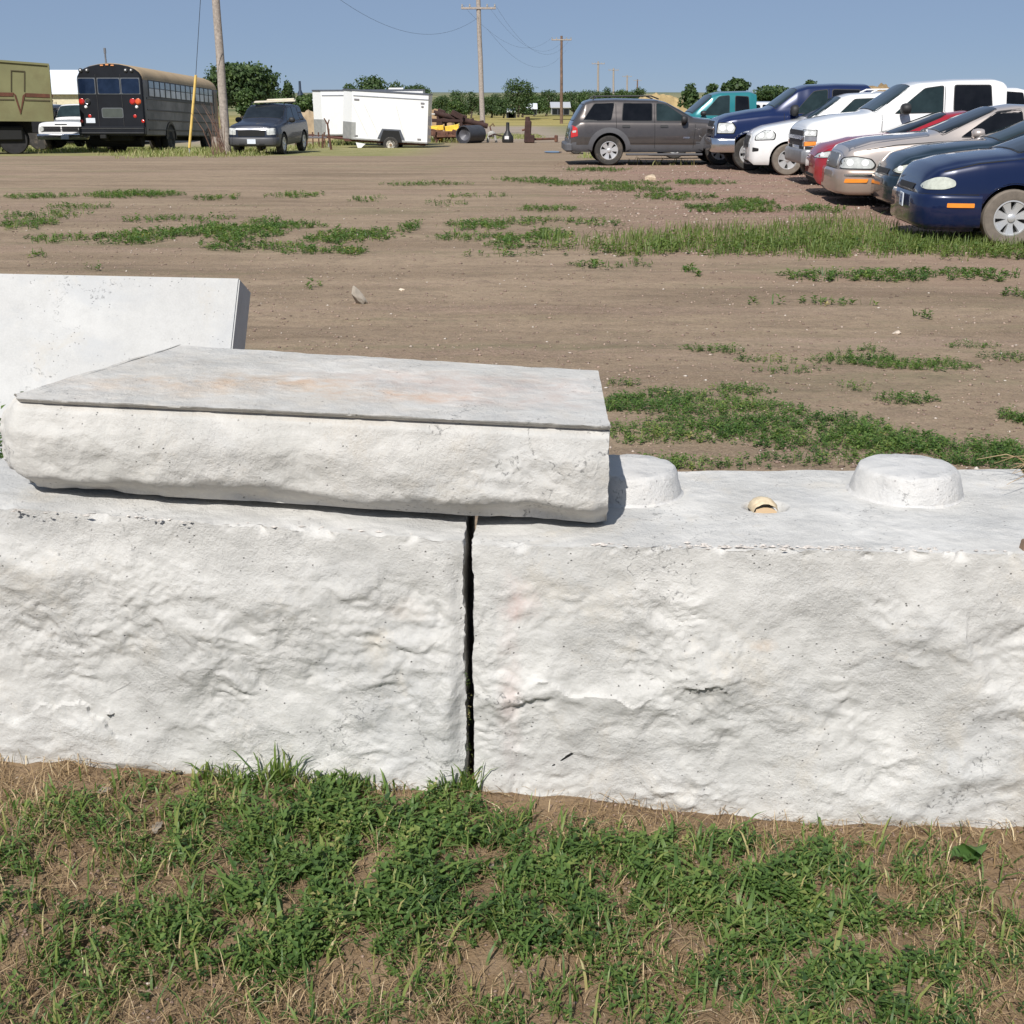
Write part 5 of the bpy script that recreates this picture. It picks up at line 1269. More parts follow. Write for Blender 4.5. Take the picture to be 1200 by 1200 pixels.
def junk(label, px, Y, kind):
    z = float(gz(0, Y)); t = thing({'pump': 'hand_pump', 'post': 'iron_post', 'tank': 'gas_bottle', 'bar': 'axle'}[kind], label, {'pump': 'pump', 'post': 'post', 'tank': 'bottle', 'bar': 'axle'}[kind], (at(px, Y), Y, z))
    if kind == 'tank':
        g = MB(); g.lathe([(.001, 0), (.27, 0), (.30, .08), (.28, .32), (.15, .50), (.09, .62), (.085, 1.0), (.001, 1.02)], 18); g.make('body', M('black_iron', (.02, .02, .02), .5), t, True)
        g = MB(); g.box((-.05, -.27, .26), (.22, .06, .16), .01); g.make('label_plate', M('tag_white', (.7, .7, .7), .6), t)
        g = MB(); g.tube([(-.3, 0, .34), (-.7, .1, .42), (-1.0, .1, .30)], .04, 8); g.make('arm', RUSTD, t)
    elif kind == 'pump':
        g = MB(); g.tube([(-.2, 0, 0), (-.12, 0, .5), (0, 0, .55)], .07, 8); g.tube([(.25, 0, 0), (.12, 0, .5), (0, 0, .55)], .07, 8); g.box((0, 0, .42), (.28, .3, .3), .06); g.make('housing', M('galvanised', (.38, .37, .34), .5), t, True)
        g = MB(); g.tube([(0, 0, .5), (-.08, 0, .8), (.08, 0, .95), (.15, 0, .8)], .035, 8); g.make('handle', RUSTM, t)
    elif kind == 'post':
        g = MB(); g.box((0, 0, .55), (.34, .3, 1.1), .05, Matrix.Rotation(.05, 3, 'Y')); g.tube([(0, 0, 1.0), (-.02, 0, 1.28)], [.14, .11], 10); g.box((.22, 0, .2), (.25, .4, .4), .05); g.make('body', RUSTD, t)
        g = MB(); g.tube([(-.3, 0, .62), (.1, 0, .72)], .05, 8); g.make('spindle', RUSTM, t)
    else:
        g = MB(); g.tube([(-.7, 0, .16), (.7, 0, .2)], .06, 8); g.box((-.6, 0, .18), (.2, .25, .22), .03); g.box((.7, 0, .2), (.18, .3, .34), .03); g.make('bar', RUSTM, t)
junk('grey metal pump with small rusty handle right of the culvert pipe', 576, 67, 'pump')
junk('black bottle-shaped iron fitting with white tag beside the grey pump', 595, 66.5, 'tank')
junk('stout dark rusty iron post alone on the gravel', 618.5, 66, 'post')
junk('low rusty axle lying right of the iron post', 636, 67, 'bar')
def snag(label, px, Y, h, lean):
    g = MB(); g.tube([(0, 0, 0), (lean*.5, 0, h*.5), (lean*.7, 0, h*.8), (lean*1.6, 0, h*1.0)], [.05, .045, .04, .02], 7); g.tube([(lean*.7, 0, h*.78), (lean*.2, 0, h*.95)], .025, 6)
    o = g.make('stake', RUSTM, loc=(at(px, Y), Y, float(gz(0, Y)))); props(o, label, 'stake')
snag('crooked rusty stake leaning in front of the rear white trailer', 387.5, 53, 1.25, -.15); snag('short rusty stake below the grey stone guard', 377.5, 56, .6, .03)
# old harrow frames by the SUV
t = thing('harrow', 'low grey harrow frame between the slate SUV and rear trailer', 'scrap machinery', (at(363, 57), 57, float(gz(0, 57))))
g = MB()
for k in range(4): g.box((0, k*.3, .42), (1.5, .06, .08), .01)
g.make('beam', M('old_grey_iron', (.13, .12, .13), .8), t)
for k in range(6):
    g = MB(); g.tube([(-.65+.26*k, 0, .65), (-.65+.26*k, 0, 0)], .03, 6); g.make('tooth', RUSTM, t)
# green machine behind the grey SUV
t = thing('lawn_tractor', 'small green machine peeking out behind the grey SUV tailgate', 'tractor', (2.75, 47.5, float(gz(0, 47.5))+.0))
GRN = M('machine_green', (.01, .20, .05), .45, coat=.4)
g = MB(); g.prism(rnd([(-.65, .45), (.9, .45), (.9, .8), (.3, .95), (-.1, 1.0), (-.55, .95)], .1), -.45, .45); g.make('hood', GRN, t)
g = MB(); g.box((.7, 0, 1.05), (.35, .4, .5), .08); g.make('seat', BLACK, t)
g = MB(); g.prism([(-.62, .5), (-.2, .5), (-.2, .9), (-.55, .9)], -.47, -.44); g.make('grille', BLACK, t)
for x, r in ((-.4, .28), (.7, .38)):
    for s in (-1, 1):
        g = MB(); g.lathe([(.12, -.08), (r*.9, -.09), (r, -.04), (r, .04), (r*.9, .09), (.12, .08)], 20, axis='y'); o = g.make('wheel', TYRE, t, True); o.location = (x, s*.5, r)

# ---------------------------------------------------------------- far buildings and mounds
def at2(px, py, Y): return aty(px, py, Y)
def house(label, px0, px1, Y, pyb, pye, pyr, name='house', depth=7, wall=WALLW, roof=None):
    x0, x1 = at2(px0, pyb, Y)[0], at2(px1, pyb, Y)[0]
    t, w, d = shed(name, label, x0, x1, Y, Y+depth, at2(px0, pyb, Y)[2]-.3, at2(px0, pye, Y)[2], at2(px0, pyr, Y)[2], wall, roof or ROOFW)
    n = 3
    for k in range(n):
        g = MB(); g.box((-w+2*w*(k+.5)/n, -d-.02, (at2(px0, pye, Y)[2]-at2(px0, pyb, Y)[2])*.55), (.9, .08, .9), .02); f = g.make('window', ALT, t)
        g = MB(); g.box((-w+2*w*(k+.5)/n, -d-.06, (at2(px0, pye, Y)[2]-at2(px0, pyb, Y)[2])*.55), (.76, .03, .76)); g.make('pane', GLASS, f)
house('white farmhouse with pale roof left of the dark brown pole', 647, 667, 196, 132, 125.5, 121, depth=6, roof=M('roof_pale', (.40, .41, .43), .6))
house('smaller white house between trees, left of the farmhouse', 614, 628, 202, 131, 127, 122.5, depth=6)
house('tiny white garage low between the trees behind the posts', 596, 602, 190, 134, 130.5, 128.5, 'garage', 4)
house('low white shed beyond the bushes right of the slate SUV', 364, 371, 120, 124, 121, 119, 'garage', 4)
def silo():
    b = at2(352.5, 122, 118); tp = at2(352.5, 95, 118)
    t = thing('feed_bin', 'dark blue bottle-shaped bin standing among the trees behind the slate SUV', 'silo', (b[0], 118, b[2]-1.0)); h = tp[2]-b[2]+1
    g = MB(); g.lathe([(.001, 0), (.26, 0), (.26, h*.60), (.24, h*.62)], 6); g.lathe([(.28, 0), (.28, h*.62), (.12, h*.74), (.10, h), (.001, h)], 18); g.make('bin', M('bin_blue', (.02, .035, .06), .5), t, True)
    g = MB(); g.tube([(-.2, -.28, 0), (-.2, -.28, h*.62)], .02, 5); g.tube([(-.1, -.30, 0), (-.1, -.30, h*.62)], .02, 5); g.make('ladder', M('ladder_grey', (.2, .2, .2), .5), t)
silo()
def mound(name, label, px0, px1, pyt, pyb, Y, mat, kind=None, cat='mound', seed=0, dep=.6, rag=1.):
    a, c = at2(px0, pyb, Y), at2(px1, pyb, Y); w = (c[0]-a[0])/2; h = at2(px0, pyt, Y)[2]-a[2]
    nx, ny = 70, 26; V = []
    zb = min(a[2], float(gz(0, Y)))-.2; hh = at2(px0, pyt, Y)[2]-zb
    for i in range(nx+1):
        for j in range(ny+1):
            u, v = i/nx*2-1, j/ny*2-1; e = max(0, 1-abs(u)**2.6)*max(0, 1-v*v)
            n = fbm(np.array([[u*5+seed, v*3, seed]]), 4)[0]*rag
            V.append((u*w*1.05, v*w*dep, hh*(e**.5)*(.92+.10*n)))
    Fc = [(i*(ny+1)+j, (i+1)*(ny+1)+j, (i+1)*(ny+1)+j+1, i*(ny+1)+j+1) for i in range(nx) for j in range(ny)]
    o = mesh(name, V, Fc, mat, loc=((a[0]+c[0])/2, Y, zb), smooth=True)
    return props(o, label, cat if not kind else None, kind=kind)
DRY = M('dry_grass_mound', (.34, .25, .12), .95, var=.3, scale=.6, bmp=.1)
mound('earth_mound', 'tan grassy mound on the horizon above the grey SUV hood', 738, 806, 108.5, 122, 230, DRY, seed=1, dep=.5)
mound('earth_mound', 'brown weedy mound behind the roofs of the navy and white pickups', 985, 1075, 94.5, 118, 75, M('weedy_mound', (.26, .18, .09), .95, var=.45, scale=2, bmp=.2), seed=2, rag=.9)
mound('earth_mound', 'dry tan bank behind the scrap pile', 480, 532, 126, 140, 110, M('dry_bank', (.30, .20, .11), .95, var=.2, scale=.8), seed=4)
mound('earth_mound', 'tan bank with dry weeds behind the slate SUV and rear trailer', 335, 396, 128, 150, 80, M('dry_bank2', (.32, .24, .15), .95, var=.3, scale=1.2), seed=5)
# ---------------------------------------------------------------- leaves, trees
def leafmat(name, stops, trans=.25, rough=.55):
    m, nt, b = nodes(name); at_ = N(nt, 'ShaderNodeAttribute', attribute_name='tint')
    r = N(nt, 'ShaderNodeValToRGB'); e = r.color_ramp.elements
    e[0].position = stops[0][0]; e[0].color = c4(stops[0][1]); e[1].position = stops[-1][0]; e[1].color = c4(stops[-1][1])
    for p, c in stops[1:-1]: q = e.new(p); q.color = c4(c)
    nt.links.new(at_.outputs['Fac'], r.inputs[0]); nt.links.new(r.outputs[0], b.inputs['Base Color']); b.inputs['Roughness'].default_value = rough
    b.inputs['Specular IOR Level'].default_value = .35
    if trans:
        tr = N(nt, 'ShaderNodeBsdfTranslucent'); mx = N(nt, 'ShaderNodeMixShader'); mx.inputs[0].default_value = trans
        hs = N(nt, 'ShaderNodeMix', data_type='RGBA', blend_type='MULTIPLY'); hs.inputs[0].default_value = 1; nt.links.new(r.outputs[0], hs.inputs[6]); hs.inputs[7].default_value = (1.3, 1.5, .6, 1)
        nt.links.new(hs.outputs[2], tr.inputs[0]); nt.links.new(b.outputs[0], mx.inputs[1]); nt.links.new(tr.outputs[0], mx.inputs[2])
        nt.links.new(mx.outputs[0], nt.nodes['Material Output'].inputs[0])
    return m
def tinted(name, V, Fc, mat, tint, parent=None, loc=None):
    o = mesh(name, V, Fc, mat, parent, loc=loc)
    a = o.data.attributes.new('tint', 'FLOAT', 'POINT'); a.data.foreach_set('value', tint.astype(np.float32)); return o
def unit(v): return v/np.maximum(np.linalg.norm(v, axis=-1, keepdims=True), 1e-9)
def quads(P, Nn, size, asp=.6, rng=RNG):
    """leaf-like diamonds at P facing Nn"""
    n = len(P); a = unit(np.cross(Nn, rng.normal(size=(n, 3)))); b = np.cross(Nn, a)
    s = size[:, None]
    V = np.stack([P-a*s, P-b*s*asp+Nn*s*.15, P+a*s, P+b*s*asp+Nn*s*.15], 1).reshape(-1, 3)
    k = np.arange(n)[:, None]*4; F_ = k+np.array([[0, 1, 2, 3]]); return V, F_
TREE = leafmat('tree_leaves', [(0, (.026, .052, .020)), (.5, (.060, .100, .034)), (1, (.12, .17, .055))], .3)
TREEB = leafmat('bush_leaves', [(0, (.022, .045, .012)), (.5, (.06, .105, .025)), (1, (.12, .17, .05))], .2)
BARK = M('bark', (.11, .085, .065), .95, var=.3, scale=3)
def tree(label, px, pyt, pyb, wpx, Y, seed, mat=TREE, lobes=None, name='tree', trunk=.10, n=3000, group=None, ls=None, cat='tree'):
    r = np.random.default_rng(seed); b = aty(px, pyb, Y); tp = aty(px, pyt, Y); zb = b[2]; H = tp[2]-zb; W = wpx/F*(Y*.947+.5)
    t = thing(name, label, cat, (b[0], Y, zb), group=group)
    L = []
    if lobes is None:
        k = 9
        for i in range(k):
            a = r.uniform(0, 6.28); q = r.uniform(.15, .62)
            L.append((q*W*.5*math.cos(a), q*W*.5*math.sin(a), H*r.uniform(trunk+.22, .86), W*r.uniform(.17, .27), H*r.uniform(.13, .22)))
        L.append((0, 0, H*.84, W*.22, H*.16)); L.append((0, 0, H*.5, W*.30, H*.28))
        for i in range(7): L.append((W*r.uniform(-.46, .46), W*r.uniform(-.3, .3), H*r.uniform(.10, .42), W*r.uniform(.13, .22), H*r.uniform(.12, .2)))
    else: L = [(u*W/2, r.uniform(-.3, .3)*W*.3, v*H, w*W/2, h*H/2) for u, v, w, h in lobes]
    P = []; Nn = []
    wts = np.array([l[3]*l[3] for l in L]); wts /= wts.sum()
    for l, wt in zip(L, wts):
        m = int(n*wt)+20; d = unit(r.normal(size=(m, 3))); cl = fbm(d*2.2+seed+l[0], 3)
        rad = (1-.55*r.random(m)**2.2)*(1+.42*cl)
        P.append(np.array(l[:3])+d*rad[:, None]*np.array([l[3], l[3], l[4]])); Nn.append(unit(d*.8+r.normal(size=(m, 3))*.6+np.array([0, 0, .3])))
    P = np.concatenate(P); Nn = np.concatenate(Nn); k = P[:, 2] > H*trunk*.4; P = P[k]; Nn = Nn[k]
    s = (ls or max(.13, W*.028))*r.uniform(.6, 1.3, len(P))
    V, Fc = quads(P, Nn, s, .7, r); tint = np.repeat(np.clip(.45+.35*fbm(P/max(W, .1)*5, 2)+r.normal(0, .17, len(P)), 0, 1), 4)
    tinted('crown', V, Fc, mat, tint, t)
    g = MB(); rr = W*.022+.05; g.tube([(0, 0, -.3), (rr, 0, H*trunk), (0, rr, H*.45), (0, 0, H*.7)], [rr*1.3, rr, rr*.7, rr*.25], 8)
    for l in L[:6]: g.tube([(0, 0, H*max(.1, trunk*.7)), (l[0]*.5, l[1]*.5, (l[2]+H*trunk)*.5), (l[0], l[1], l[2])], [rr*.6, rr*.4, rr*.12], 6)
    g.make('trunk', BARK, t, True)
    return t
tree('big round cottonwood behind the bus front and wooden pole', 284, 73, 135, 74, 112, 1, n=6500, lobes=[(-.25, .72, .8, .5), (.35, .70, .85, .5), (.05, .82, .8, .34), (.65, .62, .5, .35), (-.6, .55, .55, .45), (.1, .45, .9, .45), (-.3, .35, .6, .4), (.5, .42, .5, .3), (.85, .5, .25, .2)], ls=.17)
tree('paler dense bush at the foot of the big cottonwood', 290, 103, 137, 28, 104, 2, TREEB, n=2200, name='bush', cat='bush', trunk=.05)
tree('slim dark tree poking out left of the wooden pole', 252, 80, 125, 12, 118, 21, n=900)
tree('narrow tree left of the dark blue bin', 339, 94, 130, 15, 125, 3, n=1200)
tree('dark round tree behind the slate SUV roof', 322, 105, 134, 40, 128, 4, n=2200)
tree('leafy green bush right of the dark blue bin', 357, 112, 137, 32, 96, 5, TREEB, n=2400, name='bush', cat='bush', trunk=.03)
tree('dark low tree beside the rear white trailer', 366, 110, 128, 20, 135, 6, n=1000)
for i, (px, pt, w, lb) in enumerate([(432, 89, 62, 'tall dark tree above the rear white trailer'), (466, 95, 40, 'dark tree above the middle of the front trailer'), (490, 99, 40, 'dark tree at the right end of the trailer row'), (410, 99, 34, 'low leafy tree above the nose of the front trailer')]):
    tree(lb, px, pt, 138, w, 150+6*i, 10+i, n=3600)
for i, (px, pt, pb, w, Y, lb, mt) in enumerate([(534, 105, 136, 34, 205, 'dark tree behind the small bush left of the tall pole', TREE), (535, 117, 136, 21, 180, 'round pale green bush left of the tall grey pole', TREEB), (552, 107, 136, 26, 212, 'dark tree just left of the tall grey pole', TREE),
        (576, 113, 136, 30, 215, 'low dark tree just right of the tall grey pole', TREE), (640, 105, 134, 34, 235, 'broad tree above the small white house', TREE),
        (612, 110, 135, 34, 198, 'shorter leafy tree at the foot of the tall oval tree', TREEB), (590, 116, 136, 22, 196, 'low bushy tree left of the tall oval tree', TREE), (672, 106, 134, 34, 240, 'dark tree behind the dark brown pole', TREE), (632, 113, 131, 22, 206, 'pale small tree by the smaller white house', TREEB),
        (692, 105, 130, 30, 245, 'dark tree left of the first pale pole', TREE), (711, 102, 128, 20, 246, 'pointed tree between the first two pale poles', TREE), (730, 104, 128, 26, 250, 'bright green tree behind the second pale pole', TREEB), (748, 103, 124, 22, 262, 'dark tree at the left foot of the tan mound', TREE),
        (512, 115, 136, 24, 230, 'hazy low tree right of the trailers', TREEB), (655, 110, 131, 30, 244, 'low tree behind the farmhouse', TREE), (522, 111, 136, 24, 222, 'rounded tree just left of the round bush', TREE), (565, 112, 136, 26, 228, 'dark tree right behind the tall grey pole', TREE), (582, 109, 135, 24, 236, 'far tree between the tall grey pole and oval tree', TREE), (626, 107, 134, 28, 226, 'bushy crown between oval tree and broad tree', TREEB), (663, 107, 133, 24, 232, 'tree crown just right of the farmhouse roof', TREE), (683, 107, 131, 24, 238, 'tree between the dark brown pole and first pale pole', TREEB), (702, 107, 128, 22, 252, 'low tree just behind the first pale pole', TREE), (720, 107, 127, 24, 256, 'low tree between the second and third pale poles', TREE), (738, 108, 125, 22, 258, 'low tree near the third pale pole', TREE)]):
    tree(lb, px, pt, pb, w, Y, 30+i, mt, n=1700, name='bush' if 'bush' in lb[:22] else 'tree', cat='bush' if 'bush' in lb[:22] else 'tree')
tree('tall oval tree rising above the tree line', 607, 91, 135, 38, 190, 60, n=3600, lobes=[(0, .80, .75, .34), (-.4, .72, .6, .4), (.45, .74, .6, .3), (.1, .55, .95, .45), (-.3, .4, .7, .4), (.4, .4, .7, .4), (0, .2, .9, .4)])
for i, (px, pt, pb, w, Y, lb) in enumerate([(809, 99, 128, 24, 120, 'sparse tree behind the teal pickup windshield'), (833, 99, 122, 18, 122, 'thin gappy tree just right of the sparse one'), (851, 96, 122, 20, 116, 'light open tree behind the teal pickup cab'), (865, 92, 122, 28, 118, 'tallest tree behind the teal pickup cab'),
        (899, 101, 122, 58, 130, 'wide dark rounded tree left of the navy pickup roof'), (948, 94, 112, 22, 140, 'tree tips showing above the navy pickup roof')]):
    tree(lb, px, pt, pb, w, Y, 80+i, n=900 if i in (0, 1, 2, 5) else 2600, ls=.16)

# ---------------------------------------------------------------- the ground
def ground():
    def axis(c, fine, half, far, g=1.055):
        a = [0.]; s = fine
        while a[-1] < far:
            if a[-1] > half: s *= g
            a.append(a[-1]+s)
        return np.array(a)
    xr = axis(0, .03, 1.7, 2500); X = np.concatenate([-xr[::-1], xr[1:]])
    yr = axis(0, .028, 1.6, 4200, 1.045); Y = np.concatenate([[-400, -60, -12, -4, -1, 0.2, .7], 1.1+yr])
    GX, GYy = np.meshgrid(X, Y, indexing='ij'); Z = gz(GX, GYy)
    P = np.stack([GX, GYy, 0*GX], -1)
    dip = -.02*np.clip(GYy-49, 0, 12)*np.clip((-GX-9)/3, 0, 1); Z = Z+dip
    near = np.clip((40-GYy)/30, 0, 1)
    Z += .012*fbm(P*1.4, 3)*near+.014*fbm(P*np.array([.25, 1.3, 1])+9, 3)*near*np.clip((GYy-4)/4, 0, 1)+.012*sm(.05, .25, fbm(P*np.array([.12, .9, 1])+29, 4))*near*np.clip((GYy-4)/4, 0, 1)+.008*fbm(P*np.array([1.2, 4, 1])+39, 3)*near
    nn = np.clip((3.0-GYy)/.6, 0, 1)*np.clip((3-np.abs(GX)), 0, 1); Z += nn*(.010*fbm(P*9+4, 4)+.004*fbm(P*33, 2)+.02*perlin(P*2.3+7))
    Z += np.clip((GYy-260)/300, 0, 1)*2.2*fbm(P*.004, 3)*0
    hill = 2.8*sm(420, 1300, GYy)+np.clip((GYy-420)/1500, 0, 1)*(3.+2.5*fbm(P*.0016+3, 3)); Z += hill
    far = sm(-20, 20, 0*GX)
    ny = len(Y); i = np.arange(len(X)-1)[:, None]; j = np.arange(ny-1)[None]; a = i*ny+j
    Fc = np.stack([a, a+ny, a+ny+1, a+1], -1).reshape(-1, 4)
    V = np.stack([GX, GYy, Z], -1).reshape(-1, 3)
    m, nt, b = nodes('ground'); v = objc(nt); sep = N(nt, 'ShaderNodeSeparateXYZ'); nt.links.new(v, sep.inputs[0]); sx, sy = sep.outputs[0], sep.outputs[1]
    mp = N(nt, 'ShaderNodeMapping'); mp.inputs['Scale'].default_value = (.22, 1.2, 1); nt.links.new(v, mp.inputs[0]); st = mp.outputs[0]
    n_big = noise(nt, v, .35, 5, .6); n_str = noise(nt, st, 1.3, 6, .62); n_mid = noise(nt, v, 6, 6, .7); n_fin = noise(nt, v, 70, 5, .75)
    dirt = mixc(nt, ramp(nt, n_str, .36, .62), (.200, .146, .094, 1), (.325, .245, .165, 1))
    dirt = mixc(nt, mth(nt, 'MULTIPLY', ramp(nt, n_mid, .42, .66), .45), dirt, (.165, .12, .084, 1))
    sml = N(nt, 'ShaderNodeMapping'); sml.inputs['Scale'].default_value = (1.3, 2.4, 1); nt.links.new(v, sml.inputs[0])
    dirt = mixc(nt, mth(nt, 'MULTIPLY', ramp(nt, noise(nt, sml.outputs[0], 2.3, 8, .72), .52, .62), .45), dirt, (.13, .095, .068, 1))
    pinkg = mth(nt, 'MULTIPLY', ramp(nt, noise(nt, st, .75, 4, .6), .55, .63), ramp(nt, noise(nt, v, 38, 4, .8), .48, .58)); dirt = mixc(nt, mth(nt, 'MULTIPLY', pinkg, .6), dirt, (.40, .27, .22, 1))
    dirt = mixc(nt, mth(nt, 'MULTIPLY', ramp(nt, n_fin, .44, .64), .62), dirt, (.40, .31, .22, 1))
    dirt = mixc(nt, mth(nt, 'MULTIPLY', ramp(nt, noise(nt, st, .6, 7, .7, .5), .55, .63), .38), dirt, (.135, .10, .068, 1))
    dirt = mixc(nt, mth(nt, 'MULTIPLY', ramp(nt, noise(nt, v, 31, 5, .8), .50, .64), .5), dirt, (.115, .082, .058, 1))
    dirt = mixc(nt, mth(nt, 'MULTIPLY', ramp(nt, noise(nt, v, 11, 6, .8), .50, .68), .35), dirt, (.36, .245, .185, 1))
    # reddish crushed gravel by the parked row
    wx = mth(nt, 'ADD', sx, mth(nt, 'MULTIPLY', mth(nt, 'SUBTRACT', n_big, .5), 6.)); wy = mth(nt, 'ADD', sy, mth(nt, 'MULTIPLY', mth(nt, 'SUBTRACT', n_big, .5), 8.))
    redm = mth(nt, 'MULTIPLY', mth(nt, 'MULTIPLY', maprange(nt, wx, .5, 3.5), maprange(nt, wy, 11, 16)), maprange(nt, wy, 38, 32))
    grav = mixc(nt, ramp(nt, noise(nt, v, 24, 5, .8), .35, .65), (.20, .115, .088, 1), (.36, .235, .19, 1))
    c = mixc(nt, mth(nt, 'MULTIPLY', redm, ramp(nt, noise(nt, st, 2.2, 5), .3, .6)), dirt, grav)
    # speckle of small pale and pink stones
    vo = N(nt, 'ShaderNodeTexVoronoi'); vo.inputs['Scale'].default_value = 22; nt.links.new(v, vo.inputs['Vector'])
    pk = mth(nt, 'MULTIPLY', ramp(nt, vo.outputs['Distance'], .10, .16, (1, 1, 1, 1), (0, 0, 0, 1)), ramp(nt, noise(nt, v, 3.1, 3), .48, .56))
    c = mixc(nt, mth(nt, 'MULTIPLY', pk, .7), c, (.42, .33, .28, 1))
    # faint green film in the tracks
    film = mth(nt, 'MULTIPLY', ramp(nt, noise(nt, st, .9, 6, .7), .54, .66), ramp(nt, n_fin, .40, .6))
    c = mixc(nt, mth(nt, 'MULTIPLY', mth(nt, 'MULTIPLY', film, .55), maprange(nt, sy, 4, 8)), c, (.10, .13, .05, 1))
    # soil by the blocks
    soil = mixc(nt, ramp(nt, n_mid, .3, .7), (.135, .085, .045, 1), (.265, .185, .112, 1)); soil = mixc(nt, mth(nt, 'MULTIPLY', ramp(nt, n_fin, .4, .7), .5), soil, (.30, .22, .15, 1))
    c = mixc(nt, maprange(nt, sy, 2.9, 2.4), c, soil)
    # grass verge under the trucks, gravel road, fields
    verge = mixc(nt, ramp(nt, noise(nt, v, 1.1, 6, .7), .35, .65), (.20, .20, .075, 1), (.30, .26, .13, 1))
    wob = mth(nt, 'ADD', sy, mth(nt, 'MULTIPLY', mth(nt, 'SUBTRACT', noise(nt, v, .3, 4), .5), 7.))
    vm = mth(nt, 'MULTIPLY', maprange(nt, wob, 43.2, 44.2), maprange(nt, sx, -2.5, -4.5)); c = mixc(nt, vm, c, verge)
    gr2 = mixc(nt, ramp(nt, noise(nt, st, .5, 6, .7), .35, .65), (.25, .20, .155, 1), (.36, .30, .24, 1)); c = mixc(nt, maprange(nt, wob, 66, 80), c, gr2)
    vg2 = mth(nt, 'MULTIPLY', maprange(nt, wob, 84, 92), maprange(nt, sx, 2, 6)); c = mixc(nt, mth(nt, 'MULTIPLY', vg2, .8), c, (.17, .18, .07, 1))
    fld = mixc(nt, ramp(nt, noise(nt, st, .10, 5), .35, .65), (.24, .21, .07, 1), (.36, .29, .11, 1)); c = mixc(nt, maprange(nt, wob, 126, 140), c, fld)
    fld2 = mixc(nt, ramp(nt, noise(nt, st, .02, 5), .4, .6), (.10, .12, .05, 1), (.28, .25, .13, 1)); c = mixc(nt, maprange(nt, sy, 230, 270), c, fld2)
    c = mixc(nt, maprange(nt, sy, 500, 2500), c, (.12, .15, .13, 1))
    nt.links.new(c, b.inputs['Base Color']); b.inputs['Roughness'].default_value = .95; b.inputs['Specular IOR Level'].default_value = .15
    p = bump(nt, b, n_mid, .6, .035); p = bump(nt, b, n_fin, .8, .010, p); bump(nt, b, pk, .6, .01, p)
    o = mesh('ground', V, Fc, m, smooth=True); props(o, 'brown dirt lot with reddish gravel, running out to dry fields', kind='structure')
    return V[:, 2].reshape(len(X), ny), X, Y
GZM, GXs, GYs = ground()
def gh(x, y):
    i = np.clip(np.searchsorted(GXs, x)-1, 0, len(GXs)-2); j = np.clip(np.searchsorted(GYs, y)-1, 0, len(GYs)-2)
    u = (x-GXs[i])/(GXs[i+1]-GXs[i]); v = (y-GYs[j])/(GYs[j+1]-GYs[j])
    return GZM[i, j]*(1-u)*(1-v)+GZM[i+1, j]*u*(1-v)+GZM[i, j+1]*(1-u)*v+GZM[i+1, j+1]*u*v

# ---------------------------------------------------------------- ground cover
def proj(x, y, z):
    p = np.stack([x, y, z-1.45], -1); d = p@_f; return 600+F*p[..., 0]/d, 600-F*(p@_u)/d
def blades(x, y, h, w, lean, rng, droop=.5, z=None):
    n = len(x); z = gh(x, y) if z is None else z; a = rng.uniform(0, 6.283, n); d = np.stack([np.cos(a), np.sin(a), 0*a], 1); s = np.stack([-d[:, 1], d[:, 0], 0*a], 1)
    tw = rng.uniform(-.8, .8, n)[:, None]; s = unit(s+d*tw)
    B = np.stack([x, y, z-.004], 1); up = np.array([0, 0, 1.]); h_ = h[:, None]; w_ = w[:, None]; l_ = lean[:, None]
    m1 = B+up*h_*.45+d*h_*l_*.25; m2 = B+up*h_*.8*(1-.25*l_*droop)+d*h_*l_*.65; tp = B+up*h_*(1-.55*l_*droop)+d*h_*l_*1.15
    V = np.stack([B-s*w_*.5, B+s*w_*.5, m1-s*w_*.5, m1+s*w_*.5, m2-s*w_*.36, m2+s*w_*.36, tp], 1).reshape(-1, 3)
    k = np.arange(n)[:, None]*7
    T = np.concatenate([k+np.array([[0, 1, 3]]), k+np.array([[0, 3, 2]]), k+np.array([[2, 3, 5]]), k+np.array([[2, 5, 4]]), k+np.array([[4, 5, 6]])]); return V, T, 7
def sprigs(x, y, h, ls, K, rng, spread=.5, z=None):
    """leafy weeds: K leaflets round a leaning stem"""
    n = len(x); z = gh(x, y) if z is None else z
    a0 = rng.uniform(0, 6.283, n); ld = np.stack([np.cos(a0), np.sin(a0), 0*a0], 1)*rng.uniform(0, spread, n)[:, None]
    t = (np.arange(K)+.5)/K; t = t[None]+rng.uniform(-.06, .06, (n, K))
    ang = a0[:, None]+np.arange(K)[None]*2.4+rng.uniform(-.5, .5, (n, K))
    base = np.stack([x, y, z], 1)[:, None]+(np.array([0, 0, 1.])+ld)[:, None]*(t*h[:, None])[..., None]
    out = np.stack([np.cos(ang), np.sin(ang), rng.uniform(.05, .9, (n, K))], -1); out = unit(out); sd = unit(np.cross(out, np.array([0, 0, 1.]))); up = np.cross(sd, out)
    L = (ls[:, None]*rng.uniform(.6, 1.25, (n, K)))[..., None]
    p0 = base+out*L*.15; p2 = base+out*L*1.15-up*L*.12; p1 = base+out*L*.6+sd*L*.32+up*L*.12; p3 = base+out*L*.6-sd*L*.32+up*L*.12
    V = np.stack([p0, p1, p2, p3], 2).reshape(-1, 3); k = np.arange(n*K)[:, None]*4
    return V, np.concatenate([k+np.array([[0, 1, 2]]), k+np.array([[0, 2, 3]])]), 4*K
class Cover:
    def __init__(s): s.V = []; s.F = []; s.T = []; s.n = 0
    def add(s, r, tint):
        V, T, k = r; s.V.append(V); s.F.append(T+s.n); s.T.append(np.repeat(tint, k)); s.n += len(V)
    def make(s, name, label, mat):
        if not s.n: return
        o = tinted(name, np.concatenate(s.V), np.concatenate(s.F), mat, np.concatenate(s.T)); return props(o, label, kind='stuff')
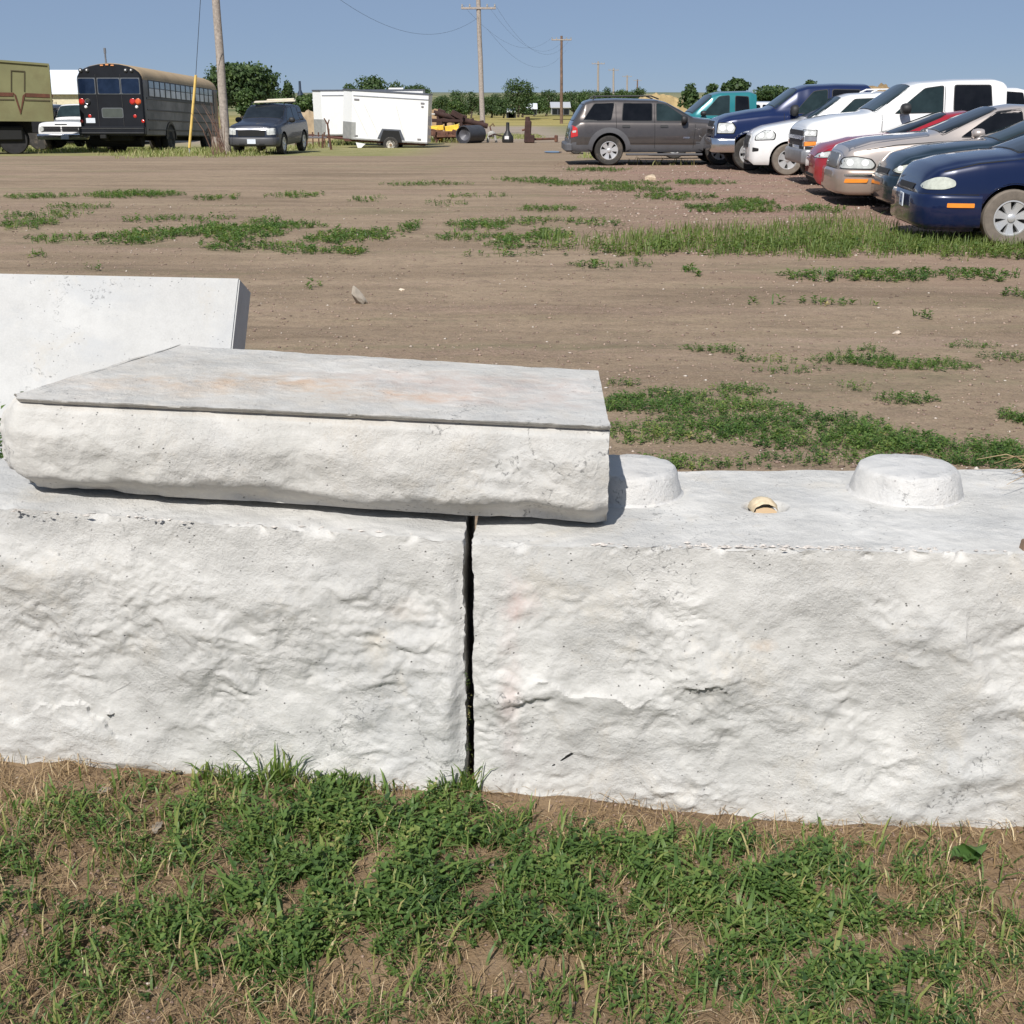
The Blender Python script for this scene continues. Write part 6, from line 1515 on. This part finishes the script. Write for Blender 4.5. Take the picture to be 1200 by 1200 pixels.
def field(px, py, blobs):
    d = np.zeros(px.shape)
    for cx, cy, rx, ry, a in blobs: d = np.maximum(d, a*np.exp(-(((px-cx)/rx)**2+((py-cy)/ry)**2)**1.5))
    return d
def pick(n, x0, x1, y0, y1, dens, rng, sharp=None):
    x = rng.uniform(x0, x1, n); y = y0+(y1-y0)*rng.random(n); px, py = proj(x, y, gh(x, y)); d = dens(px, py, x, y); k = rng.random(n) < d; return x[k], y[k], d[k]
GREEN = leafmat('weed_leaves', [(0, (.030, .064, .020)), (.35, (.070, .132, .032)), (.68, (.130, .198, .048)), (.88, (.23, .26, .075)), (1, (.40, .33, .15))], .3, .5)
STRAW = leafmat('straw', [(0, (.14, .085, .045)), (.5, (.33, .225, .12)), (.8, (.50, .37, .22)), (1, (.64, .53, .35))], .15, .7)
YG = leafmat('tall_grass', [(0, (.07, .12, .03)), (.5, (.15, .20, .05)), (.8, (.26, .28, .10)), (1, (.42, .37, .20))], .3, .55)
rg = np.random.default_rng(5)
gb = [(440, 1010, 200, 95, 1.), (330, 1090, 180, 75, .75), (700, 1030, 190, 55, .85), (640, 1080, 120, 60, .7), (900, 1060, 190, 85, .8), (1010, 1150, 170, 60, .65), (60, 1150, 130, 50, .4), (560, 1170, 110, 30, .3), (220, 990, 90, 60, .55), (90, 965, 60, 35, .4),
      (395, 925, 45, 30, .8), (230, 925, 70, 30, .35), (540, 925, 22, 26, .7), (1160, 1110, 80, 50, .4), (150, 1110, 130, 50, .5), (330, 915, 30, 20, .4), (780, 1150, 110, 50, .5), (940, 975, 60, 14, .25), (1060, 1080, 70, 40, .5), (20, 1030, 40, 60, .35), (640, 960, 60, 30, .35)]
def fore(px, py, x, y):
    P = np.stack([x, y, 0*x], 1); base = field(np.clip(px, 0, 1200), np.minimum(py, 1180), gb)
    n = fbm(P*9, 3)+.35*fbm(P*28+5, 2); out = 1.1*base*sm(-.42, .15, n)+.05*sm(.2, .6, n)
    out = out*sm(0, .05, np.where(x < -.06, 2.33, 2.235-.075*x)+.02*n-y)
    return out
FX0, FX1, FY0, FY1 = -2.3, 2.3, 1.15, 2.45
c = Cover()
x, y, d = pick(61000, FX0, FX1, FY0, FY1, fore, rg); tn = np.clip(.46+.30*fbm(np.stack([x*5, y*5, 0*x], 1), 2)+rg.normal(0, .17, len(x)), 0, .95)
c.add(sprigs(x, y, rg.uniform(.010, .048, len(x))*(.5+.7*d), rg.uniform(.006, .015, len(x))*(.7+.6*d), 7, rg), tn)
x, y, d = pick(13500, FX0, FX1, FY0, FY1, lambda a, b, x, y: fore(a, b, x, y)*field(a, b, [(430, 1010, 230, 110, 1.), (760, 1060, 260, 90, .7), (1000, 1130, 200, 70, .5)]), rg); n = len(x)
c.add(blades(x, y, rg.uniform(.03, .075, n), rg.uniform(.005, .011, n), rg.uniform(.4, 1.3, n), rg), np.clip(.55+rg.normal(0, .14, n), 0, .95))
x, y, d = pick(107000, FX0, FX1, FY0, FY1, lambda a, b, x, y: fore(a, b, x, y)*.55+.05*(y < 2.2), rg); tn = np.clip(.62+rg.normal(0, .20, len(x)), 0, 1)
c.add(blades(x, y, rg.uniform(.02, .065, len(x)), rg.uniform(.0022, .0055, len(x)), rg.uniform(.15, 1., len(x)), rg), tn)
# separate taller tufts at the foot of the blocks
for (px, py, n, h, sp) in [(335, 905, 26, .10, .022), (310, 930, 34, .075, .04), (395, 912, 80, .06, .05), (255, 915, 16, .06, .02), (228, 935, 40, .055, .05), (520, 925, 26, .05, .03), (545, 905, 22, .09, .02), (965, 962, 12, .05, .02), (1035, 985, 10, .05, .03), (105, 975, 40, .06, .05), (60, 990, 30, .05, .05), (280, 910, 16, .05, .03), (415, 940, 60, .06, .05), (1090, 1040, 40, .05, .08)]:
    q, w = ongr(px, py); q = np.clip(q, -1.4, 1.4); x = q+rg.normal(0, sp, n); y = np.minimum(w+rg.normal(0, sp*.7, n), 2.31)
    c.add(blades(x, y, rg.uniform(.5, 1.1, n)*h, rg.uniform(.003, .006, n), rg.uniform(.1, .8, n), rg), np.clip(.66+rg.normal(0, .14, n), 0, 1))
c.make('lawn_weeds', 'green clover and grass growing in front of the blocks', GREEN)
c = Cover()
sb = [(60, 920, 120, 45, 1.), (110, 1000, 110, 60, .9), (1090, 1035, 60, 30, 1.), (330, 1180, 120, 35, .8), (760, 1120, 60, 60, .8), (1180, 1150, 70, 70, .9), (640, 975, 200, 26, .7), (1000, 990, 250, 26, .9), (470, 930, 100, 26, .6), (60, 1170, 120, 60, .6), (520, 1180, 60, 30, .8), (240, 1050, 60, 30, .6), (900, 1180, 80, 40, .6)]
def strw(px, py, x, y): return (.20+.8*field(np.clip(px, 0, 1200), np.minimum(py, 1190), sb))*(y < 2.33-.05*np.clip(x, -.5, 1.5))*sm(-.7, .2, fbm(np.stack([x*14, y*14, 0*x], 1), 2))
x, y, d = pick(92000, FX0, FX1, FY0, FY1, strw, rg); n = len(x)
c.add(blades(x, y, rg.uniform(.012, .05, n), rg.uniform(.0007, .0019, n), rg.uniform(1.0, 2.2, n), rg, .75), np.clip(.42+rg.normal(0, .22, n), 0, 1))
x, y, d = pick(19000, FX0, FX1, FY0, FY1, lambda a, b, x, y: .2*strw(a, b, x, y)+field(a, b, [(1085, 1040, 55, 28, 1.), (760, 1140, 40, 40, .5), (1185, 1140, 40, 50, .6), (340, 1185, 80, 25, .5), (40, 930, 60, 30, .4)]), rg); n = len(x)
c.add(blades(x, y, rg.uniform(.02, .055, n), rg.uniform(.0012, .0028, n), rg.uniform(.2, .9, n), rg, .5), np.clip(.72+rg.normal(0, .17, n), 0, 1))
x, y, d = pick(40000, FX0, FX1, FY0, FY1, lambda a, b, x, y: (.25+.45*sm(1020, 1180, b))*sm(-.5, .4, fbm(np.stack([x*7, y*7, 0*x], 1)+3, 2))*(y < 2.2), rg); n = len(x)
c.add(blades(x, y, rg.uniform(.02, .06, n), rg.uniform(.0007, .0016, n), rg.uniform(.2, 1.2, n), rg, .5), np.clip(.5+rg.normal(0, .2, n), 0, 1))
c.make('dry_straw', 'dry straw and dead grass lying on the soil in front of the blocks', STRAW)

# low weeds in the lot (world patches: x, y, rx, ry, amount)
def patch_w(l):
    out = []
    for px, py, rx, ry, a in l:
        x0, y0 = ongr(px, py); xa, _ = ongr(px+rx, py); _, ya = ongr(px, py-ry); _, yb = ongr(px, py+ry); out.append((x0, (ya+yb)/2, abs(xa-x0), abs(ya-yb)/2, a))
    return out
def scatterw(c, pts, per_m2, h, ls, K, rng, tint, tsd=.15, kind='s', wid=.004, lean=(.1, .7)):
    for (cx, cy, rx, ry, a) in patch_w(pts):
        n = int(per_m2*a*rx*ry*5.2); x = cx+rng.uniform(-1.25, 1.25, n)*rx; y = cy+rng.uniform(-1.25, 1.25, n)*ry
        q = 1-sm(.25, 1.15, ((x-cx)/rx)**2+((y-cy)/ry)**2+.75*fbm(np.stack([x*1.6/max(.4, min(rx, 1.5)), y*2.2/max(.4, min(ry, 1.5)), 0*x], 1), 3)); k = (rng.random(n) < q) & (y > 2.95); x, y = x[k], y[k]; n = len(x)
        if not n: continue
        hh = rng.uniform(*h, n)*(.5+.6*q[k]); tn = np.clip(tint+rng.normal(0, tsd, n)+.18*fbm(np.stack([x*2, y*2, 0*x], 1), 2), 0, 1)
        c.add(sprigs(x, y, hh, rng.uniform(*ls, n), K, rng) if kind == 's' else blades(x, y, hh, rng.uniform(.6, 1.3, n)*wid, rng.uniform(*lean, n), rng), tn)
c = Cover()
near_p = [(780, 468, 75, 9, .8), (830, 482, 130, 10, .9), (800, 508, 110, 16, .8), (930, 500, 120, 14, .9), (1000, 520, 130, 16, 1.), (1110, 530, 100, 18, 1.), (960, 540, 90, 8, .6), (790, 545, 80, 8, .7), (730, 475, 30, 10, .7), (1190, 540, 60, 16, .9), (880, 545, 60, 8, .4), (870, 460, 40, 6, .5),
    (1060, 471, 35, 6, .7), (1190, 492, 18, 7, .8), (1000, 424, 50, 6, .7), (1080, 431, 70, 8, .7), (1180, 420, 30, 5, .5), (840, 414, 40, 3, .6), (900, 424, 50, 4, .3), (930, 436, 60, 4, .25), (1010, 415, 30, 3, .5), (1140, 410, 40, 3, .35), (730, 452, 20, 4, .4), (1000, 457, 30, 4, .3), (1300, 500, 90, 20, .8)]
scatterw(c, near_p, 2100, (.012, .05), (.010, .022), 7, rg, .47)
scatterw(c, near_p, 700, (.02, .06), None, 8, rg, .5, kind='b', wid=.004)
c.make('low_weeds', 'dark green low weeds spreading over the dirt behind the blocks', GREEN)
c = Cover()
mid_p = [(70, 282, 45, 5, .5), (165, 279, 55, 9, .9), (235, 272, 35, 8, .9), (285, 275, 45, 12, 1.), (300, 291, 70, 5, .8), (375, 296, 55, 4, .8), (345, 266, 35, 6, .7), (400, 280, 40, 9, .9), (415, 297, 18, 5, .8), (440, 277, 25, 7, .7), (480, 268, 14, 8, .6), (30, 265, 40, 6, .6), (560, 266, 45, 7, .7), (545, 280, 40, 5, .6), (600, 285, 30, 9, .9), (645, 278, 25, 8, .9),
    (150, 229, 55, 4, .7), (190, 229, 30, 3, .5), (45, 231, 50, 3, .5), (255, 233, 30, 3, .4), (345, 230, 35, 3, .5), (90, 245, 40, 4, .35), (50, 254, 60, 4, .4), (200, 258, 70, 4, .3), (310, 261, 30, 4, .5), (430, 235, 25, 3, .3), (520, 240, 30, 3, .3), (110, 317, 12, 3, .5), (45, 301, 12, 3, .5), (365, 337, 12, 3, .5), (600, 300, 60, 3, .25), (700, 313, 30, 5, .5),
    (970, 325, 60, 5, .9), (1060, 325, 70, 6, 1.), (1150, 324, 50, 6, .9), (1190, 347, 25, 4, .7), (900, 357, 30, 3, .4), (970, 356, 30, 4, .5), (1080, 373, 15, 3, .6), (1010, 358, 25, 2, .5), (810, 320, 18, 5, .5), (750, 311, 20, 4, .6), (640, 246, 40, 4, .5), (620, 212, 40, 3, .4), (700, 216, 90, 3, .5), (860, 245, 60, 6, .8), (880, 238, 30, 5, .7), (960, 246, 40, 4, .5), (740, 222, 50, 4, .6), (790, 232, 50, 4, .5),
    (700, 262, 40, 4, .4), (820, 215, 40, 3, .4), (890, 196, 20, 2, .4), (700, 200, 40, 2, .5), (500, 217, 60, 2, .3), (560, 231, 40, 2, .3), (620, 261, 40, 4, .5)]
scatterw(c, mid_p, 300, (.02, .07), (.022, .05), 7, rg, .50)
scatterw(c, mid_p, 160, (.04, .11), None, 8, rg, .5, kind='b', wid=.010)
c.make('low_weeds', 'scattered green weed patches across the middle of the dirt lot', GREEN)
c = Cover()
tall = [(740, 290, 70, 12, .8), (830, 285, 90, 18, 1.), (930, 285, 90, 20, 1.), (1020, 283, 80, 20, 1.), (1110, 291, 80, 14, 1.), (1190, 295, 60, 12, 1.), (980, 262, 60, 5, .6), (1290, 298, 80, 14, 1.), (650, 285, 25, 10, .6)]
scatterw(c, tall, 460, (.05, .20), None, 8, rg, .40, kind='b', wid=.008, lean=(.1, .6))
scatterw(c, [(x, y+6, rx, ry*.6, a) for x, y, rx, ry, a in tall], 110, (.05, .13), (.03, .06), 7, rg, .30)
c.make('tall_grass', 'taller yellow green grass strip in front of the navy sedan', YG)
c = Cover()
far_p = [(40, 171, 70, 6, 1.), (130, 174, 60, 6, 1.), (215, 177, 50, 6, 1.), (255, 178, 40, 7, 1.), (300, 181, 30, 4, .5), (350, 174, 30, 4, .6), (400, 168, 40, 4, .8), (510, 165, 50, 3, .9), (600, 161, 40, 2.5, .9), (440, 165, 30, 3, .6), (690, 156, 20, 3, .5), (700, 186, 22, 2.5, .5), (775, 193, 50, 1.6, .5)]
scatterw(c, far_p, 90, (.05, .24), None, 8, rg, .80, kind='b', wid=.022, lean=(.1, .8))
c.make('tall_grass', 'dry yellow green grass along the verge under the parked trucks', YG)
# bare weed stalks by the thick pole
g = MB(); r = random.Random(3)
for k in range(26):
    a = r.uniform(-.55, .1); h = r.uniform(.7, 1.9); x = r.uniform(-.25, .25); g.tube([(x, 0, 0), (x+a*h*.4, r.uniform(-.1, .1), h*.6), (x+a*h*.9, r.uniform(-.2, .2), h)], [.012, .009, .004], 4)
o = g.make('dead_weed', M('dead_stalk', (.17, .10, .075), .9), loc=(at(256, 45.2), 45.2, float(gz(0, 45.2)))); props(o, 'dry brown weed stalks at the foot of the thick wooden pole', 'dead weed')

# pebbles
def pebbles(name, label, x, y, s, rng, mat, tint):
    v0 = np.array([(1, 0, 0), (-1, 0, 0), (0, 1, 0), (0, -1, 0), (0, 0, 1), (0, 0, -1)], float); f0 = np.array([(0, 2, 4), (2, 1, 4), (1, 3, 4), (3, 0, 4), (2, 0, 5), (1, 2, 5), (3, 1, 5), (0, 3, 5)])
    n = len(x); a = rng.uniform(0, 6.28, n); c_, s_ = np.cos(a), np.sin(a); V = v0[None]*rng.uniform(.6, 1.2, (n, 6, 1))*(s[:, None]*np.stack([rng.uniform(.8, 1.5, n), rng.uniform(.7, 1.1, n), rng.uniform(.35, .7, n)], 1))[:, None]
    V = np.stack([V[..., 0]*c_[:, None]-V[..., 1]*s_[:, None], V[..., 0]*s_[:, None]+V[..., 1]*c_[:, None], V[..., 2]], -1)+np.stack([x, y, gh(x, y)+s*.2], 1)[:, None]
    Fc = (np.arange(n)[:, None, None]*6+f0[None]).reshape(-1, 3); o = tinted(name, V.reshape(-1, 3), Fc, mat, np.repeat(tint, 6)); return props(o, label, kind='stuff')
PEB = leafmat('pebble', [(0, (.13, .09, .07)), (.5, (.28, .20, .16)), (.8, (.38, .28, .22)), (1, (.54, .48, .42))], 0, .9)
n = 16000; y = 5.0+rg.random(n)**1.5*16; x = rg.uniform(-.5, .5, n)*(y*.95+1.5); pebbles('gravel', 'loose pebbles scattered over the dirt lot', x, y, (.003+.010*rg.random(n)**2.5)*(1+.04*y), rg, PEB, np.clip(rg.normal(.5, .25, n), 0, 1))
n = 5000; y = 14+rg.random(n)*20; x = 1+rg.random(n)*(y*.3); pebbles('gravel', 'reddish crushed gravel under the parked cars', x, y, rg.uniform(.012, .03, n), rg, PEB, np.clip(rg.normal(.55, .2, n), 0, 1))
n = 7000; x = rg.uniform(-1.3, 1.3, n); y = rg.uniform(1.3, 2.3, n); pebbles('soil_crumbs', 'small soil crumbs and pebbles in front of the blocks', x, y, rg.uniform(.0015, .005, n), rg, PEB, np.clip(rg.normal(.3, .2, n), 0, 1))
def rock(name, label, px, py, size, col, seed, cat='rock', rot=(0, 0, 0)):
    bm = bmesh.new(); bmesh.ops.create_icosphere(bm, subdivisions=4, radius=1)
    V = np.array([v.co[:] for v in bm.verts]); r_ = 1+.35*fbm(V*1.3+seed, 3)+.07*fbm(V*5, 3); 
    for k in range(7):
        d = unit(np.random.default_rng(seed*10+k).normal(size=3)); q = V@d*r_; r_ = np.where(q > .62, r_*.62/np.maximum(q, .01), r_)
    for v, q in zip(bm.verts, V*r_[:, None]*np.array(size)): v.co = q
    me = bpy.data.meshes.new(name); bm.to_mesh(me); bm.free(); me.materials.append(M(name+'_stone%d' % seed, col, .9, var=.3, scale=12, bmp=.006)); o = bpy.data.objects.new(name, me); link(o)
    x, y = ongr(px, py); o.location = (x, y, float(gh(np.array([x]), np.array([y]))[0])+size[2]*.45); o.rotation_euler = rot; smoothby(o, 30); return props(o, label, cat)
rock('concrete_chunk', 'jagged grey concrete chunk lying alone on the dirt beyond the slab', 420, 357, (.052, .06, .125), (.30, .26, .21), 3, 'rock', (.1, R(-32), .3))
rock('stone', 'pale tan stone on the dirt in front of the grey SUV', 761, 211, (.14, .1, .09), (.48, .38, .27), 5)
rock('stone', 'small pale stone in the middle of the dirt lot on the right', 1051, 392, (.03, .03, .02), (.5, .42, .34), 6)
rock('stone', 'small pale stone in the dirt right of the concrete chunk', 470, 342, (.03, .03, .02), (.55, .46, .36), 7)
for i, (px, py) in enumerate([(875, 1039), (1009, 1085), (908, 1015), (884, 1006), (1060, 1102), (1044, 1074), (1080, 1134)]):
    rock('dirt_ball', ['small tan dirt ball in bare straw, lowest but two of the balls', 'round dirt ball under the pale straw tuft', 'topmost dirt ball just left of the second one by the soil strip', 'topmost pale dirt ball nearest the soil strip under the right block', 'dirt ball furthest right but one in the darker weeds', 'dirt ball right of the one under the pale tuft', 'lowest dirt ball near the bottom right'][i], px, py, (.0085, .0085, .0075), (.26, .19, .12), 20+i, 'dirt clod').update_tag(); bpy.context.scene.collection.objects[-1]['group'] = 'dirt balls in the weeds'
# soil clods and straw in the gap at the right end of the block
for i, (x, y, z, s, lb) in enumerate([(1.245, 2.70, .585, (.075, .07, .07), 'brown soil clod filling the gap beyond the right block'), (1.012, 2.262, .612, (.022, .018, .02), 'crumbly soil lump lying on the front edge of the right block at the frame edge')]):
    o = rock('soil_clod', lb, 600, 700, s, (.20, .13, .085), 40+i, 'soil'); o.location = (x, y, z)
g = MB(); r = random.Random(9)
for k in range(22):
    a = r.uniform(0, 6.28); l = r.uniform(.05, .16); x, y = 1.22+r.uniform(-.03, .03), 2.66+r.uniform(-.05, .06)
    g.tube([(x, y, .63+r.random()*.03), (x-abs(math.cos(a))*l*.5, y+math.sin(a)*l*.4, .65+r.random()*.03), (x-abs(math.cos(a))*l, y+math.sin(a)*l*.8, .636+r.random()*.01)], [.0012, .0012, .0006], 4)
o = g.make('straw_wisp', STRAW); a = o.data.attributes.new('tint', 'FLOAT', 'POINT'); a.data.foreach_set('value', np.random.default_rng(2).uniform(.3, .9, len(o.data.vertices)).astype(np.float32)); props(o, 'wisp of dry straw lying over the right end of the block', 'straw')

# ---------------------------------------------------------------- the broad-leaved weed and dead leaves
BL = leafmat('broad_leaf', [(0, (.045, .10, .03)), (1, (.12, .21, .06))], .3, .45)
def leaf(L, W, curl, fold, rng, n=9, m=6):
    V = []
    for i in range(n+1):
        s = i/n; w = W*math.sin(math.pi*min(1, s*.93+.07))**.75*(1-.25*s)*(1+.06*math.sin(s*23))
        for j in range(m+1):
            u = j/m*2-1; V.append((u*w, s*L*math.cos(curl*s), fold*abs(u)*w+L*s*math.sin(curl*(.9-s))*.9+.002*math.sin(s*20+u*7)))
    Fc = [(i*(m+1)+j, (i+1)*(m+1)+j, (i+1)*(m+1)+j+1, i*(m+1)+j+1) for i in range(n) for j in range(m)]; return np.array(V), Fc
def broad():
    x, y = 1.005, 1.985; z = float(gh(np.array([x]), np.array([y]))[0]); x, y = ongr(1140, 1003); z = float(gh(np.array([x]), np.array([y]))[0])
    t = thing('broadleaf_weed', 'broad-leaved green weed standing in front of the right block near the edge', 'plant', (x, y, z)); r = np.random.default_rng(4)
    for az, el, L, W in ((R(185), 1.05, .085, .034), (R(80), .25, .070, .022), (R(-60), .9, .050, .018), (R(10), .25, .050, .018), (R(120), .6, .045, .016)):
        V, Fc = leaf(L, W, .9, .35, r); M_ = np.array((Matrix.Rotation(az, 3, 'Z')@Matrix.Rotation(el, 3, 'X'))); V = V@M_.T+np.array([0, 0, .012])
        o = tinted('leaf', V, np.array(Fc), BL, np.clip(.5+.3*fbm(V*60, 2), 0, 1), t); smoothby(o, 80)
    g = MB(); g.tube([(0, 0, -.01), (.001, 0, .016)], [.003, .002], 6); g.make('stem', BL, t)
broad()
DEAD = leafmat('dead_leaf', [(0, (.15, .12, .09)), (1, (.34, .30, .25))], .1, .8)
for i, (px, py, L, lb) in enumerate([(212, 925, .045, 'grey dead leaf below the left block, right of the grass tuft'), (190, 985, .04, 'grey curled dead leaf left in the weeds'), (118, 958, .03, 'small dead leaf by the left grass clumps'), (580, 1028, .028, 'reddish dead leaf in the middle of the clover')]):
    V, Fc = leaf(L, L*.3, .3, .2, None); x, y = ongr(px, py); o = tinted('dead_leaf', V, np.array(Fc), DEAD, np.clip(.5+.4*fbm(V*90, 2), 0, 1), None, (x, y, float(gh(np.array([x]), np.array([y]))[0])+.012)); o.rotation_euler = (.15*i-.2, .2, i*2.1+1); props(o, lb, 'leaf')
# weeds in the seam between the blocks and behind the left block
c = Cover(); n = 70; x = rg.uniform(-.112, -.09, n); y = rg.uniform(2.33, 2.36, n); c.add(sprigs(x, y, rg.uniform(.01, .03, n), rg.uniform(.003, .006, n), 5, rg, z=rg.uniform(.02, .30, n)), np.clip(.7+rg.normal(0, .2, n), 0, 1))
n = 420; x = rg.uniform(-1.75, -1.24, n); y = rg.uniform(2.95, 3.4, n); c.add(sprigs(x, y, rg.uniform(.4, .66, n), rg.uniform(.012, .028, n), 26, rg, .12), np.clip(.35+rg.normal(0, .15, n), 0, 1))
c.make('gap_weeds', 'small weeds growing in the gaps between the concrete blocks', GREEN)
# puddle glint
g = MB(); g.lathe([(1, 0), (.97, .004), (.001, .004)], 30); v = np.array(g.v)*np.array([.34, .7, 1]); g.v = [tuple(q) for q in v]
m_, nt_, b_ = nodes('puddle_water'); b_.inputs['Base Color'].default_value = (.06, .06, .055, 1); b_.inputs['Roughness'].default_value = .05
x, y = ongr(648, 179); o = g.make('puddle', m_, loc=(x, y, float(gh(np.array([x]), np.array([y]))[0])+.035)); props(o, 'small puddle reflecting sky on the dirt track', kind='structure')
